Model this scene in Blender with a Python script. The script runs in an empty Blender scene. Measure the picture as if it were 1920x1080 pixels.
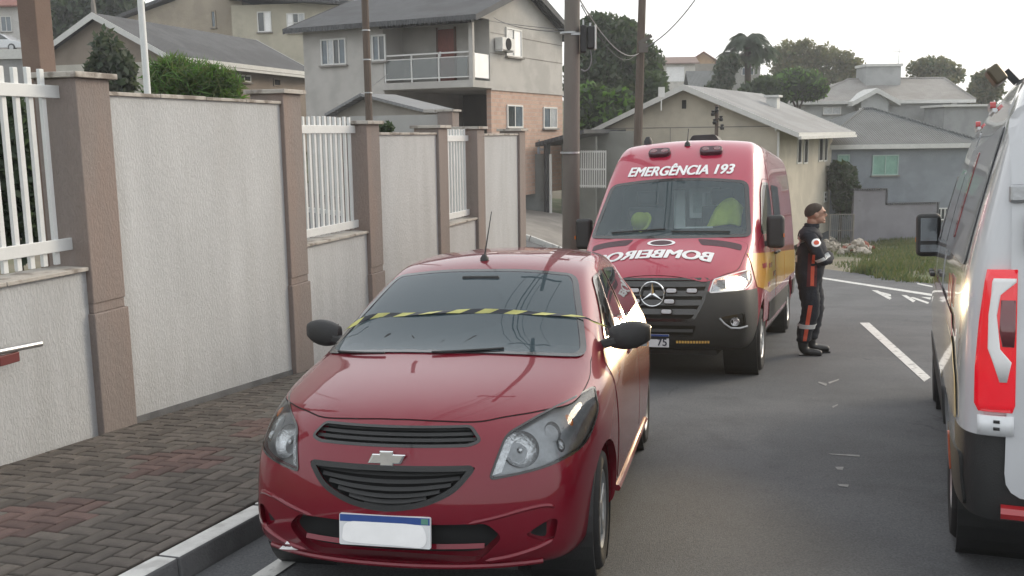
import bpy, bmesh, math, random
import numpy as np
from mathutils import Vector, Matrix
from mathutils.bvhtree import BVHTree
from mathutils.geometry import delaunay_2d_cdt

R = math.radians
scene = bpy.context.scene
col = scene.collection
random.seed(7)

# ------------------------------------------------------------------ camera
F_PX = 1774.0                      # focal length in pixels of a 1920 px wide frame
PITCH, ROLL, CAM_H = 0.1606, -0.0117, 1.7064
cp, sp = math.cos(PITCH), math.sin(PITCH)
FW = Vector((0, cp, -sp))
UP0 = Vector((0, sp, cp)); RT0 = Vector((1, 0, 0))
RT = RT0 * math.cos(ROLL) + UP0 * math.sin(ROLL)
UPV = -RT0 * math.sin(ROLL) + UP0 * math.cos(ROLL)
CAM = Vector((0, 0, CAM_H))
cd = bpy.data.cameras.new('camera'); cam = bpy.data.objects.new('camera', cd); col.objects.link(cam)
cd.sensor_width = 36.0; cd.lens = F_PX / 1920 * 36.0; cd.clip_start = 0.05; cd.clip_end = 3000
cam.matrix_world = Matrix(((RT.x, UPV.x, -FW.x, CAM.x), (RT.y, UPV.y, -FW.y, CAM.y), (RT.z, UPV.z, -FW.z, CAM.z), (0, 0, 0, 1)))
scene.camera = cam

# ------------------------------------------------------------------ sky, sun, exposure
SUN_AZ, SUN_EL = R(58), R(24)      # azimuth clockwise from +Y
world = bpy.data.worlds.new('World'); scene.world = world; world.use_nodes = True
wn = world.node_tree.nodes; wl = world.node_tree.links; wn.clear()
wo = wn.new('ShaderNodeOutputWorld'); bg = wn.new('ShaderNodeBackground'); sky = wn.new('ShaderNodeTexSky')
hs = wn.new('ShaderNodeHueSaturation')
sky.sky_type = 'NISHITA'; sky.sun_disc = False
sky.sun_elevation = SUN_EL; sky.sun_rotation = SUN_AZ
sky.air_density = 1.6; sky.dust_density = 6.0; sky.ozone_density = 1.0; sky.altitude = 600
hs.inputs['Saturation'].default_value = 0.48
bg.inputs['Strength'].default_value = 0.115
veil = wn.new('ShaderNodeMix'); veil.data_type = 'RGBA'; veil.inputs['Factor'].default_value = 0.62      # thin even cloud over the whole sky
veil.inputs['B'].default_value = (8.75, 8.9, 9.05, 1)
wl.new(sky.outputs[0], hs.inputs['Color']); wl.new(hs.outputs[0], veil.inputs['A']); wl.new(veil.outputs['Result'], bg.inputs['Color']); wl.new(bg.outputs[0], wo.inputs['Surface'])
sd = bpy.data.lights.new('sun', 'SUN'); sun = bpy.data.objects.new('sun', sd); col.objects.link(sun)
sd.energy = 0.95; sd.angle = R(20); sd.color = (1.0, 0.84, 0.62)
sv = Vector((math.sin(SUN_AZ) * math.cos(SUN_EL), math.cos(SUN_AZ) * math.cos(SUN_EL), math.sin(SUN_EL)))
sun.rotation_euler = sv.to_track_quat('Z', 'Y').to_euler()
vs = scene.view_settings; vs.view_transform = 'Standard'; vs.look = 'None'; vs.gamma = 1; vs.use_curve_mapping = False
vs.exposure = 0.75
scene.cycles.max_bounces = 8; scene.cycles.transparent_max_bounces = 16
scene.cycles.sample_clamp_indirect = 4.0
scene.cycles.caustics_reflective = False; scene.cycles.caustics_refractive = False
scene.cycles.use_denoising = True

# ------------------------------------------------------------------ street frame: a = along the road, l = to the right of the camera line
TH, SL, CS = 0.3121, 0.0788, 0.0342
UA = Vector((math.sin(TH), math.cos(TH))); VA = Vector((math.cos(TH), -math.sin(TH)))
def al(x, y): return x * UA.x + y * UA.y, x * VA.x + y * VA.y
def sstep(a, b, x):
    t = min(1, max(0, (x - a) / (b - a))); return t * t * (3 - 2 * t)
def zroad(a, l): return -SL * a + CS * l
def terrain(x, y):
    a, l = al(x, y)
    ac = min(max(a, -15), 46)
    road = -SL * ac + CS * max(-5.5, min(l, 7))
    # left of the wall the land levels off and climbs
    left = -SL * min(ac, 11) - 0.02 * max(0, min(ac, 46) - 11) - 0.17
    left += 0.10 * max(0, min(-l, 40) - 9)
    w = sstep(5.6, 9.5, -l) * sstep(9, 16, a) + sstep(5.6, 30, -l) * (1 - sstep(9, 16, a))
    z = road * (1 - w) + left * w
    # hills behind
    z += 0.11 * max(0, min(y, 100) - 52) * sstep(52, 60, y) - 0.03 * min(max(0, y - 110), 200)
    return z
def pt(a, l, h=0.0):
    q = UA * a + VA * l; return Vector((q.x, q.y, zroad(a, l) + h))
def ray(px, py): return FW + RT * ((px - 960) / F_PX) + UPV * ((540 - py) / F_PX)
def at(px, py, Y):                    # the point seen at a pixel of the photograph, Y metres ahead
    d = ray(px, py); return CAM + d * (Y / d.y)
def hit(px, py, o, n):                # ... on a given plane
    d = ray(px, py); return CAM + d * ((o - CAM).dot(n) / d.dot(n))
def on_ground(px, py, lift=0.0):      # ... on the terrain
    d = ray(px, py); t = 2.0; s = .25
    while t < 400:
        p = CAM + d * t
        if p.z < terrain(p.x, p.y):
            lo, hi = t - s, t
            for _ in range(20):
                m = (lo + hi) / 2; p = CAM + d * m
                if p.z < terrain(p.x, p.y): hi = m
                else: lo = m
            return CAM + d * hi + Vector((0, 0, lift))
        t += s
    return CAM + d * 400

# ------------------------------------------------------------------ materials
MATS = {}
def nd(nt, t, **kw):
    n = nt.nodes.new(t)
    for k, v in kw.items(): setattr(n, k, v)
    return n
def pm(name, c, rough=.6, var=.12, vscale=6., bump=0., bscale=60., metal=0., coat=0., spec=.5, stretch=(1, 1, 1), c2=None, c2scale=1.5, c2amt=.5, alpha=None, emit=None, estr=0., sheen=0., coat_rough=.03, flakes=0., c2edge=(.45, .6), wave=None, coord='Object'):
    if name in MATS: return MATS[name]
    m = bpy.data.materials.new(name); m.use_nodes = True; nt = m.node_tree; L = nt.links
    b = nt.nodes['Principled BSDF']
    b.inputs['Roughness'].default_value = rough; b.inputs['Metallic'].default_value = metal
    b.inputs['Coat Weight'].default_value = coat; b.inputs['Coat Roughness'].default_value = coat_rough
    b.inputs['Specular IOR Level'].default_value = spec
    tc = nd(nt, 'ShaderNodeTexCoord'); mp = nd(nt, 'ShaderNodeMapping'); mp.inputs['Scale'].default_value = stretch
    L.new(tc.outputs[coord], mp.inputs['Vector'])
    base = None
    if var > 0 or c2:
        no = nd(nt, 'ShaderNodeTexNoise'); no.inputs['Scale'].default_value = vscale; no.inputs['Detail'].default_value = 6; no.inputs['Roughness'].default_value = .65
        L.new(mp.outputs[0], no.inputs['Vector'])
        rp = nd(nt, 'ShaderNodeMapRange'); rp.inputs['From Min'].default_value = .25; rp.inputs['From Max'].default_value = .75
        rp.inputs['To Min'].default_value = 1 - var; rp.inputs['To Max'].default_value = 1 + var
        L.new(no.outputs['Fac'], rp.inputs['Value'])
        vm = nd(nt, 'ShaderNodeVectorMath', operation='SCALE'); vm.inputs[0].default_value = c[:3]
        L.new(rp.outputs[0], vm.inputs['Scale']); base = vm.outputs[0]
        if c2:
            n2 = nd(nt, 'ShaderNodeTexNoise'); n2.inputs['Scale'].default_value = c2scale; n2.inputs['Detail'].default_value = 5
            L.new(mp.outputs[0], n2.inputs['Vector'])
            r2 = nd(nt, 'ShaderNodeMapRange', interpolation_type='SMOOTHSTEP'); r2.inputs['From Min'].default_value = c2edge[0]; r2.inputs['From Max'].default_value = c2edge[1]; r2.inputs['To Max'].default_value = c2amt
            L.new(n2.outputs['Fac'], r2.inputs['Value'])
            mx = nd(nt, 'ShaderNodeMix', data_type='RGBA'); L.new(r2.outputs[0], mx.inputs['Factor']); L.new(base, mx.inputs['A']); mx.inputs['B'].default_value = (*c2[:3], 1)
            base = mx.outputs['Result']
        L.new(base, b.inputs['Base Color'])
    else:
        b.inputs['Base Color'].default_value = (*c[:3], 1)
    h = None
    if bump > 0:
        n3 = nd(nt, 'ShaderNodeTexNoise'); n3.inputs['Scale'].default_value = bscale; n3.inputs['Detail'].default_value = 4
        L.new(mp.outputs[0], n3.inputs['Vector']); h = n3.outputs['Fac']
        bp = nd(nt, 'ShaderNodeBump'); bp.inputs['Strength'].default_value = bump; bp.inputs['Distance'].default_value = .02
        L.new(h, bp.inputs['Height']); L.new(bp.outputs[0], b.inputs['Normal'])
    if wave:                                   # (axis, scale, strength, distance): corrugation or tile rows
        wv = nd(nt, 'ShaderNodeTexWave', bands_direction=wave[0]); wv.inputs['Scale'].default_value = wave[1]
        wv.inputs['Distortion'].default_value = .15
        L.new(mp.outputs[0], wv.inputs['Vector'])
        bp2 = nd(nt, 'ShaderNodeBump'); bp2.inputs['Strength'].default_value = wave[2]; bp2.inputs['Distance'].default_value = wave[3]
        L.new(wv.outputs['Fac'], bp2.inputs['Height'])
        if bump > 0: L.new(bp.outputs[0], bp2.inputs['Normal'])
        L.new(bp2.outputs[0], b.inputs['Normal'])
    if emit:
        b.inputs['Emission Color'].default_value = (*emit, 1); b.inputs['Emission Strength'].default_value = estr
    MATS[name] = m; return m

def glass(name, tint=(.55, .65, .68), rough=.01, refl=1.0, base=None, body=.0):
    if name in MATS: return MATS[name]
    m = bpy.data.materials.new(name); m.use_nodes = True; nt = m.node_tree; L = nt.links; nt.nodes.clear()
    o = nd(nt, 'ShaderNodeOutputMaterial'); t = nd(nt, 'ShaderNodeBsdfTransparent'); t.inputs[0].default_value = (*tint, 1)
    g = nd(nt, 'ShaderNodeBsdfGlossy'); g.inputs['Roughness'].default_value = rough
    fr = nd(nt, 'ShaderNodeFresnel'); fr.inputs['IOR'].default_value = 1.5
    mu = nd(nt, 'ShaderNodeMath', operation='MULTIPLY'); mu.inputs[1].default_value = refl; mu.use_clamp = True
    mx = nd(nt, 'ShaderNodeMixShader')
    L.new(fr.outputs[0], mu.inputs[0]); L.new(mu.outputs[0], mx.inputs[0]); L.new(t.outputs[0], mx.inputs[1]); L.new(g.outputs[0], mx.inputs[2])
    out = mx.outputs[0]
    if base:                                   # diffuse film on the pane: its tint, with reflected sky painted in on windscreens
        d = nd(nt, 'ShaderNodeBsdfDiffuse'); d.inputs[0].default_value = (*base, 1)
        m2 = nd(nt, 'ShaderNodeMixShader'); m2.inputs[0].default_value = body
        L.new(out, m2.inputs[1]); L.new(d.outputs[0], m2.inputs[2]); out = m2.outputs[0]
    L.new(out, o.inputs['Surface']); MATS[name] = m; return m

# ------------------------------------------------------------------ object helpers
def tag(o, label=None, cat=None, group=None, kind=None):
    if label: o['label'] = label
    if cat: o['category'] = cat
    if group: o['group'] = group
    if kind: o['kind'] = kind
    return o
def empty(name, mat=None, loc=None):
    o = bpy.data.objects.new(name, None); col.objects.link(o); o.empty_display_size = .2
    if mat is not None: o.matrix_world = mat
    if loc is not None: o.location = loc
    return o
def link(name, me, mat=None, parent=None, smooth=False):
    o = bpy.data.objects.new(name, me); col.objects.link(o)
    if mat is not None:
        for m in (mat if isinstance(mat, (list, tuple)) else [mat]): me.materials.append(m)
    if smooth:
        me.shade_smooth() if hasattr(me, 'shade_smooth') else [setattr(p, 'use_smooth', True) for p in me.polygons]
    if parent is not None: o.parent = parent
    return o
class MB:
    def __init__(s): s.v = []; s.f = []; s.m = []; s.mi = 0
    def add(s, vs_, fs):
        n = len(s.v); s.v += [tuple(v) for v in vs_]; s.f += [tuple(i + n for i in f) for f in fs]; s.m += [s.mi] * len(fs); return s
    def box(s, x0, x1, y0, y1, z0, z1):
        return s.add([(x0, y0, z0), (x1, y0, z0), (x1, y1, z0), (x0, y1, z0), (x0, y0, z1), (x1, y0, z1), (x1, y1, z1), (x0, y1, z1)],
                     [(0, 3, 2, 1), (4, 5, 6, 7), (0, 1, 5, 4), (1, 2, 6, 5), (2, 3, 7, 6), (3, 0, 4, 7)])
    def hexa(s, p8): return s.add(p8, [(0, 3, 2, 1), (4, 5, 6, 7), (0, 1, 5, 4), (1, 2, 6, 5), (2, 3, 7, 6), (3, 0, 4, 7)])
    def bar(s, a, b, w, h=None, up=Vector((0, 0, 1))):
        a = Vector(a); b = Vector(b); h = h or w; d = (b - a).normalized()
        if abs(d.dot(up)) > .98: up = Vector((1, 0, 0))
        sx = d.cross(up).normalized() * (w / 2); sy = sx.cross(d).normalized() * (h / 2)
        return s.hexa([a - sx - sy, a + sx - sy, a + sx + sy, a - sx + sy, b - sx - sy, b + sx - sy, b + sx + sy, b - sx + sy])
    def tube(s, pts, r, n=8, caps=True):
        pts = [Vector(p) for p in pts]; k = len(pts); rr = r if isinstance(r, (list, tuple)) else [r] * k
        vs_ = []; ref = Vector((0, 0, 1))
        for i, p in enumerate(pts):
            d = (pts[min(i + 1, k - 1)] - pts[max(i - 1, 0)]).normalized()
            if abs(d.dot(ref)) > .95: ref = Vector((1, 0, 0)) if abs(d.x) < .8 else Vector((0, 1, 0))
            a = d.cross(ref).normalized(); b = d.cross(a).normalized()
            for j in range(n):
                t = 2 * math.pi * j / n; vs_.append(p + (a * math.cos(t) + b * math.sin(t)) * rr[i])
        fs = [(i * n + j, i * n + (j + 1) % n, (i + 1) * n + (j + 1) % n, (i + 1) * n + j) for i in range(k - 1) for j in range(n)]
        if caps: fs += [tuple(range(n - 1, -1, -1)), tuple(range((k - 1) * n, k * n))]
        return s.add(vs_, fs)
    def lathe(s, prof, n=24, axis='z', o=(0, 0, 0), sy=1.0):
        o = Vector(o); vs_ = []
        for (r, h) in prof:
            for j in range(n):
                t = 2 * math.pi * j / n; c, q = r * math.cos(t), r * math.sin(t) * sy
                vs_.append(o + Vector({'z': (c, q, h), 'y': (c, h, q), 'x': (h, c, q)}[axis]))
        k = len(prof)
        fs = [(i * n + j, i * n + (j + 1) % n, (i + 1) * n + (j + 1) % n, (i + 1) * n + j) for i in range(k - 1) for j in range(n)]
        return s.add(vs_, fs)
    def prism(s, poly, d0, d1, axis='y'):       # poly in the two other axes, in order (x,z) / (y,z) / (x,y)
        def P(p, d): return {'y': (p[0], d, p[1]), 'x': (d, p[0], p[1]), 'z': (p[0], p[1], d)}[axis]
        n = len(poly); vs_ = [P(p, d0) for p in poly] + [P(p, d1) for p in poly]
        return s.add(vs_, [tuple(range(n)), tuple(range(2 * n - 1, n - 1, -1))] + [(i, i + n, (i + 1) % n + n, (i + 1) % n) for i in range(n)])
    def quad(s, *p): return s.add(p, [tuple(range(len(p)))])
    def mesh(s, name='m'):
        me = bpy.data.meshes.new(name); me.from_pydata(s.v, [], s.f); me.polygons.foreach_set('material_index', s.m); 
        bm = bmesh.new(); bm.from_mesh(me); bmesh.ops.recalc_face_normals(bm, faces=bm.faces); bm.to_mesh(me); bm.free()
        me.update(); return me
    def build(s, name, mat, parent=None, smooth=False, bevel=0, seg=2, sharp=35):
        me = s.mesh(name); o = link(name, me, mat, parent)
        if smooth: shade(me, sharp)
        if bevel:
            b = o.modifiers.new('bevel', 'BEVEL'); b.width = bevel; b.segments = seg; b.limit_method = 'ANGLE'; b.angle_limit = R(30)
        return o
def shade(me, deg=35):
    me.polygons.foreach_set('use_smooth', [True] * len(me.polygons)); me.set_sharp_from_angle(angle=R(deg)); me.update()
def kids(o): return [c for c in bpy.data.objects if c.parent is o]
def copy_tree(o, parent=None):
    c = o.copy(); col.objects.link(c); c.parent = parent
    for ch in o.children: copy_tree(ch, c)
    return c
def rnd(poly, r, n=4):
    out = []; k = len(poly)
    for i in range(k):
        p = Vector(poly[i][:2]); a = Vector(poly[i - 1][:2]); b = Vector(poly[(i + 1) % k][:2]); rr = poly[i][2] if len(poly[i]) > 2 else r
        d1 = (a - p); d2 = (b - p); m = min(rr, d1.length * .48, d2.length * .48)
        if m < 1e-5: out.append((p.x, p.y)); continue
        p1 = p + d1.normalized() * m; p2 = p + d2.normalized() * m
        for j in range(n + 1):
            t = j / n; q = p1 * (1 - t) ** 2 + p * 2 * t * (1 - t) + p2 * t * t; out.append((q.x, q.y))
    return out
def dens(poly, step):
    out = []; k = len(poly)
    for i in range(k):
        a = Vector(poly[i]); b = Vector(poly[(i + 1) % k]); n = max(1, int((b - a).length / step))
        for j in range(n): q = a.lerp(b, j / n); out.append((q.x, q.y))
    return out
def catmull(pts, n=8, closed=False):
    P = [Vector(p) for p in pts]; k = len(P); out = []
    rng = range(k) if closed else range(k - 1)
    for i in rng:
        p1, p2 = P[i], P[(i + 1) % k]
        p0 = P[i - 1] if (closed or i > 0) else p1 * 2 - p2
        p3 = P[(i + 2) % k] if (closed or i + 2 < k) else p2 * 2 - p1
        for j in range(n):
            t = j / n
            out.append(.5 * ((2 * p1) + (p2 - p0) * t + (2 * p0 - 5 * p1 + 4 * p2 - p3) * t * t + (3 * p1 - p0 - 3 * p2 + p3) * t ** 3))
    if not closed: out.append(P[-1])
    return out
def inside(poly, x, y):
    c = False; j = len(poly) - 1
    for i in range(len(poly)):
        if (poly[i][1] > y) != (poly[j][1] > y) and x < (poly[j][0] - poly[i][0]) * (y - poly[i][1]) / (poly[j][1] - poly[i][1]) + poly[i][0]: c = not c
        j = i
    return c
class Surf:                                    # a body surface that patches, seams and lettering are laid on
    AX = {'x+': (Vector((-1, 0, 0)), lambda a, b: Vector((20, a, b))), 'x-': (Vector((1, 0, 0)), lambda a, b: Vector((-20, a, b))),
          'y+': (Vector((0, -1, 0)), lambda a, b: Vector((a, 20, b))), 'y-': (Vector((0, 1, 0)), lambda a, b: Vector((a, -20, b))),
          'z+': (Vector((0, 0, -1)), lambda a, b: Vector((a, b, 20)))}
    def __init__(s, me):
        s.v = [v.co.copy() for v in me.vertices]; s.n = [v.normal.copy() for v in me.vertices]; s.p = [tuple(p.vertices) for p in me.polygons]
        s.t = BVHTree.FromPolygons(s.v, s.p)
    def hit(s, ax, a, b):
        d, o = s.AX[ax]; loc, n, i, _ = s.t.ray_cast(o(a, b), d)
        if loc is None:
            return None, None
        w = Vector((0, 0, 0))
        for vi in s.p[i]: w += s.n[vi] / ((s.v[vi] - loc).length + 1e-4)
        return loc, w.normalized()
    def near(s, p):
        loc, n, i, d = s.t.find_nearest(p); return loc, n
    def patch(s, name, poly, ax, mat, parent, off=.002, thick=.006, step=.05, edge=.03, smooth=True, push=Vector((0, 0, 0))):
        poly = dens(poly, edge); n = len(poly)
        xs = [p[0] for p in poly]; ys = [p[1] for p in poly]; pts = [Vector(p) for p in poly]
        nx = int((max(xs) - min(xs)) / step) + 1; ny = int((max(ys) - min(ys)) / step) + 1
        for i in range(nx + 1):
            for j in range(ny + 1):
                x = min(xs) + (i + .5) * step; y = min(ys) + (j + .5 * (i % 2)) * step
                if inside(poly, x, y) and min((Vector((x, y)) - q).length for q in pts[:n]) > edge * .55: pts.append(Vector((x, y)))
        V, E_, F_, *_r = delaunay_2d_cdt(pts, [(i, (i + 1) % n) for i in range(n)], [list(range(n))], 1, 1e-6)
        co = []; no = []; last = None
        for p in V:
            l, q = s.hit(ax, p.x, p.y)
            if l is None:
                d, o = s.AX[ax]; l0 = last or Vector((0, 0, 0)); g = o(p.x, p.y)
                l0 = Vector([g[k] if abs(d[k]) < .5 else l0[k] for k in range(3)]); l, q = s.near(l0)
            last = l; co.append(l + q * off + push); no.append(q)
        cnt = {}
        for f in F_:
            for k in range(len(f)): e = (f[k], f[(k + 1) % len(f)]); cnt[e] = 1
        brd = [e for e in cnt if (e[1], e[0]) not in cnt]
        m = {}; vv = list(co); nn = list(no); ff = [tuple(f) for f in F_]
        if thick > 0:
            for e in brd:
                for i in e:
                    if i not in m:
                        m[i] = (len(vv), len(vv) + 1); vv += [co[i], co[i] - no[i] * thick]; nn += [None, None]
            for (a, b) in brd: ff.append((m[b][0], m[a][0], m[a][1], m[b][1]))
        me = bpy.data.meshes.new(name); me.from_pydata([tuple(v) for v in vv], [], ff)
        # orientation
        d = s.AX[ax][0]; t = 0.
        for p in me.polygons[:len(F_)]: t += p.normal.dot(d)
        if t > 0: me.flip_normals()
        me.update()
        me.polygons.foreach_set('use_smooth', [True] * len(me.polygons))
        nrm = [tuple(nn[i]) if nn[i] is not None else tuple(me.vertices[i].normal) for i in range(len(vv))]
        me.normals_split_custom_set_from_vertices(nrm)
        return link(name, me, mat, parent)
    def seam(s, name, poly, ax, mat, parent, w=.006, off=.0012, closed=True, step=.03):
        poly = dens(poly, step) if closed else [tuple(q) for q in poly]
        P = [s.hit(ax, *p) for p in poly]; P = [q for q in P if q[0] is not None]; k = len(P); mb = MB(); vv = []
        for i in range(k):
            a = P[i - 1 if (i > 0 or closed) else 0][0]; b = P[(i + 1) % k if closed else min(i + 1, k - 1)][0]
            t = (b - a).normalized(); sd_ = t.cross(P[i][1]).normalized() * w / 2; c = P[i][0] + P[i][1] * off
            vv += [c - sd_, c + sd_]
        mb.add(vv, [(2 * i, 2 * i + 1, (2 * i + 3) % (2 * k), (2 * i + 2) % (2 * k)) for i in range(k if closed else k - 1)])
        return mb.build(name, mat, parent)
def text_mesh(txt, size, shear=0., bold=0., mirror=False, align='CENTER', spacing=1.0):
    cu = bpy.data.curves.new('t', 'FONT'); cu.body = txt; cu.size = size; cu.shear = shear; cu.align_x = align; cu.align_y = 'CENTER'; cu.space_character = spacing
    o = bpy.data.objects.new('t', cu); col.objects.link(o); bpy.context.view_layer.update()
    me = bpy.data.meshes.new_from_object(o.evaluated_get(bpy.context.evaluated_depsgraph_get()))
    bpy.data.objects.remove(o); bpy.data.curves.remove(cu)
    if bold:                                   # heavier strokes: shifted copies, each a hair above the last
        bm = bmesh.new()
        for i, (dx, dy) in enumerate(((-1, -1), (1, 1), (-1, 1), (1, -1), (0, 0), (1.6, 0), (-1.6, 0))):
            m2 = me.copy()
            for v in m2.vertices: v.co += Vector((dx * bold, dy * bold, i * .0007))
            bm.from_mesh(m2); bpy.data.meshes.remove(m2)
        bm.to_mesh(me); bm.free()
    if mirror:
        for v in me.vertices: v.co.x = -v.co.x
        me.flip_normals()
    return me
def text_on(surf, name, txt, size, ax, cx, cy, mat, parent, off=.004, xdir=1, stretch=1.0, **kw):
    me = text_mesh(txt, size, **kw)
    bm = bmesh.new(); bm.from_mesh(me); bmesh.ops.triangulate(bm, faces=bm.faces); 
    for _ in range(2):
        bmesh.ops.subdivide_edges(bm, edges=[e for e in bm.edges if e.calc_length() > .06], cuts=1)
    bmesh.ops.triangulate(bm, faces=bm.faces); bm.to_mesh(me); bm.free()
    for v in me.vertices:
        a = cx + xdir * v.co.x * stretch; b = cy + v.co.y; l, n = surf.hit(ax, a, b)
        if l is not None: v.co = l + n * (off + v.co.z)
    me.update(); return link(name, me, mat, parent)
def bake(o):
    dg = bpy.context.evaluated_depsgraph_get(); me = bpy.data.meshes.new_from_object(o.evaluated_get(dg), preserve_all_data_layers=True, depsgraph=dg)
    o.modifiers.clear(); o.data = me; return me
def cut(o, mb):
    c = mb.build('cutter', None); m = o.modifiers.new('b', 'BOOLEAN'); m.object = c; m.operation = 'DIFFERENCE'; m.solver = 'EXACT'
    bpy.context.view_layer.update(); bake(o); me = c.data; bpy.data.objects.remove(c); bpy.data.meshes.remove(me)
def split_regions(o, planes, region, names, mats, parent, sharp=32):
    """cut a body shell along planes and hand its faces to separate parts, keeping the smooth shading across the joints"""
    bm = bmesh.new(); bm.from_mesh(o.data)
    for (p, n) in planes:
        bmesh.ops.bisect_plane(bm, geom=bm.verts[:] + bm.edges[:] + bm.faces[:], plane_co=p, plane_no=n, dist=1e-5)
    bm.to_mesh(o.data); bm.free(); me = o.data; shade(me, sharp)
    cn = [tuple(x.vector) for x in me.corner_normals]; out = {}
    reg = [region(p.center, p.normal) for p in me.polygons]
    for key in sorted(set(reg)):
        vm = {}; vv = []; ff = []; ln = []
        for p in me.polygons:
            if reg[p.index] != key: continue
            f = []
            for li in p.loop_indices:
                vi = me.loops[li].vertex_index
                if vi not in vm: vm[vi] = len(vv); vv.append(tuple(me.vertices[vi].co))
                f.append(vm[vi]); ln.append(cn[li])
            ff.append(f)
        m2 = bpy.data.meshes.new(names[key]); m2.from_pydata(vv, [], ff); m2.polygons.foreach_set('use_smooth', [True] * len(ff)); m2.update()
        m2.normals_split_custom_set(ln); out[key] = link(names[key], m2, mats[key], parent)
    bpy.data.objects.remove(o); return out
def cage(corner, cx, cz, sy, tail, tail_y, sfrac, szadd, sz=None, blend=(.0, .6, .92), T=(-1, -.8, -.5, 0, .5, .8, 1), crown=.05, pw=2.4, rear_bulge=.06, level=3, ybow=None):
    """a box-topology control cage: front face rows follow `corner` (x,y,z per row), sides run back to `tail` (x per row)"""
    K = len(corner); I = len(sfrac); V = []; idx = {}; Fc = []
    def vid(key, co):
        if key not in idx: idx[key] = len(V); V.append(co)
        return idx[key]
    def side(i, k, s):
        x0, y0, z0 = corner[k]; f = sfrac[i]; x = x0 + (tail[k] - x0) * f
        if i == 0: y, z = y0, z0
        elif i == I - 1: y, z = tail_y[k], (sz[k] if sz else z0) + szadd(f, k)
        else:
            b = blend[i] if i < len(blend) else 1.; full = sy[k] - (ybow(f) if ybow else 0); y = y0 + (full - y0) * b
            z = z0 + ((sz[k] if sz else z0) - z0) * b + szadd(f, k)
        return (x, s * y, z)
    def P(kind, i, j, k):
        t = T[j]
        if kind == 'f' or kind == 'r':
            i = 0 if kind == 'f' else I - 1; sx, y, z = side(i, k, 1)
            g = 1 - abs(t) ** pw
            x = sx + ((cx[k] - corner[k][0]) * g if kind == 'f' else -rear_bulge * g)
            zz = z + ((cz[k] - corner[k][2]) * g if kind == 'f' else 0)
            if k == K - 1: zz = max(zz, z + crown * g * .6)
            return (x, t * y, zz)
        sx, y, z = side(i, k, 1); g = 1 - abs(t) ** 2
        wf = max(0, 1 - sfrac[i] / .25); x = sx + (cx[K - 1] - corner[K - 1][0]) * g * wf
        return (x, t * y, z + (crown * g if k == K - 1 else 0))
    J = len(T)
    def key(kind, i, j, k):
        if kind == 'f': i = 0
        if kind == 'r': i = I - 1
        return (i, j, k)
    def node(i, j, k):
        if i == 0: co = P('f', 0, j, k)
        elif i == I - 1: co = P('r', 0, j, k)
        elif j in (0, J - 1): co = side(i, k, -1 if j == 0 else 1)
        else: co = P('t', i, j, k)
        return vid((i, j, k), co)
    for j in range(J - 1):
        for k in range(K - 1):
            Fc.append((node(0, j, k), node(0, j + 1, k), node(0, j + 1, k + 1), node(0, j, k + 1)))
            Fc.append((node(I - 1, j + 1, k), node(I - 1, j, k), node(I - 1, j, k + 1), node(I - 1, j + 1, k + 1)))
    for i in range(I - 1):
        for k in range(K - 1):
            Fc.append((node(i, J - 1, k), node(i + 1, J - 1, k), node(i + 1, J - 1, k + 1), node(i, J - 1, k + 1)))
            Fc.append((node(i + 1, 0, k), node(i, 0, k), node(i, 0, k + 1), node(i + 1, 0, k + 1)))
        for j in range(J - 1):
            Fc.append((node(i, j, K - 1), node(i, j + 1, K - 1), node(i + 1, j + 1, K - 1), node(i + 1, j, K - 1)))
            Fc.append((node(i, j + 1, 0), node(i, j, 0), node(i + 1, j, 0), node(i + 1, j + 1, 0)))
    me = bpy.data.meshes.new('cage'); me.from_pydata(V, [], Fc); o = link('cage', me)
    bm = bmesh.new(); bm.from_mesh(me); bmesh.ops.recalc_face_normals(bm, faces=bm.faces); bm.to_mesh(me); bm.free()
    m = o.modifiers.new('s', 'SUBSURF'); m.levels = m.render_levels = level
    bpy.context.view_layer.update(); bake(o); return o
# ------------------------------------------------------------------ ground, road, pavement
def sheet_xy(name, poly, lift, mat, step, parent=None, kind='structure', zf=None, thick=0):
    zf = zf or terrain; poly = dens(poly, step); n = len(poly); pts = [Vector(p) for p in poly]
    xs = [p[0] for p in poly]; ys = [p[1] for p in poly]
    i = min(xs)
    while i < max(xs):
        j = min(ys)
        while j < max(ys):
            if inside(poly, i, j): pts.append(Vector((i + random.uniform(-.1, .1) * step, j)))
            j += step
        i += step
    V, E_, F_, *_r = delaunay_2d_cdt(pts, [(k, (k + 1) % n) for k in range(n)], [list(range(n))], 1, 1e-5)
    mb = MB(); mb.add([(v.x, v.y, zf(v.x, v.y) + lift) for v in V], [tuple(f) for f in F_])
    if thick:
        cnt = {}
        for f in F_:
            for k in range(3): cnt[(f[k], f[(k + 1) % 3])] = 1
        for (a, b) in [e for e in cnt if (e[1], e[0]) not in cnt]:
            A, B = mb.v[a], mb.v[b]; mb.quad(A, B, (B[0], B[1], B[2] - thick), (A[0], A[1], A[2] - thick))
    me = bpy.data.meshes.new(name); me.from_pydata(mb.v, [], mb.f)
    for p in me.polygons: pass
    if sum(p.normal.z for p in me.polygons) < 0: me.flip_normals()
    me.update(); o = link(name, me, mat, parent)
    shade(me, 40)
    if kind: o['kind'] = kind
    return o
def AL(pts): return [tuple((UA * a + VA * l)) for a, l in pts]
zr = lambda x, y: terrain(x, y)

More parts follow.
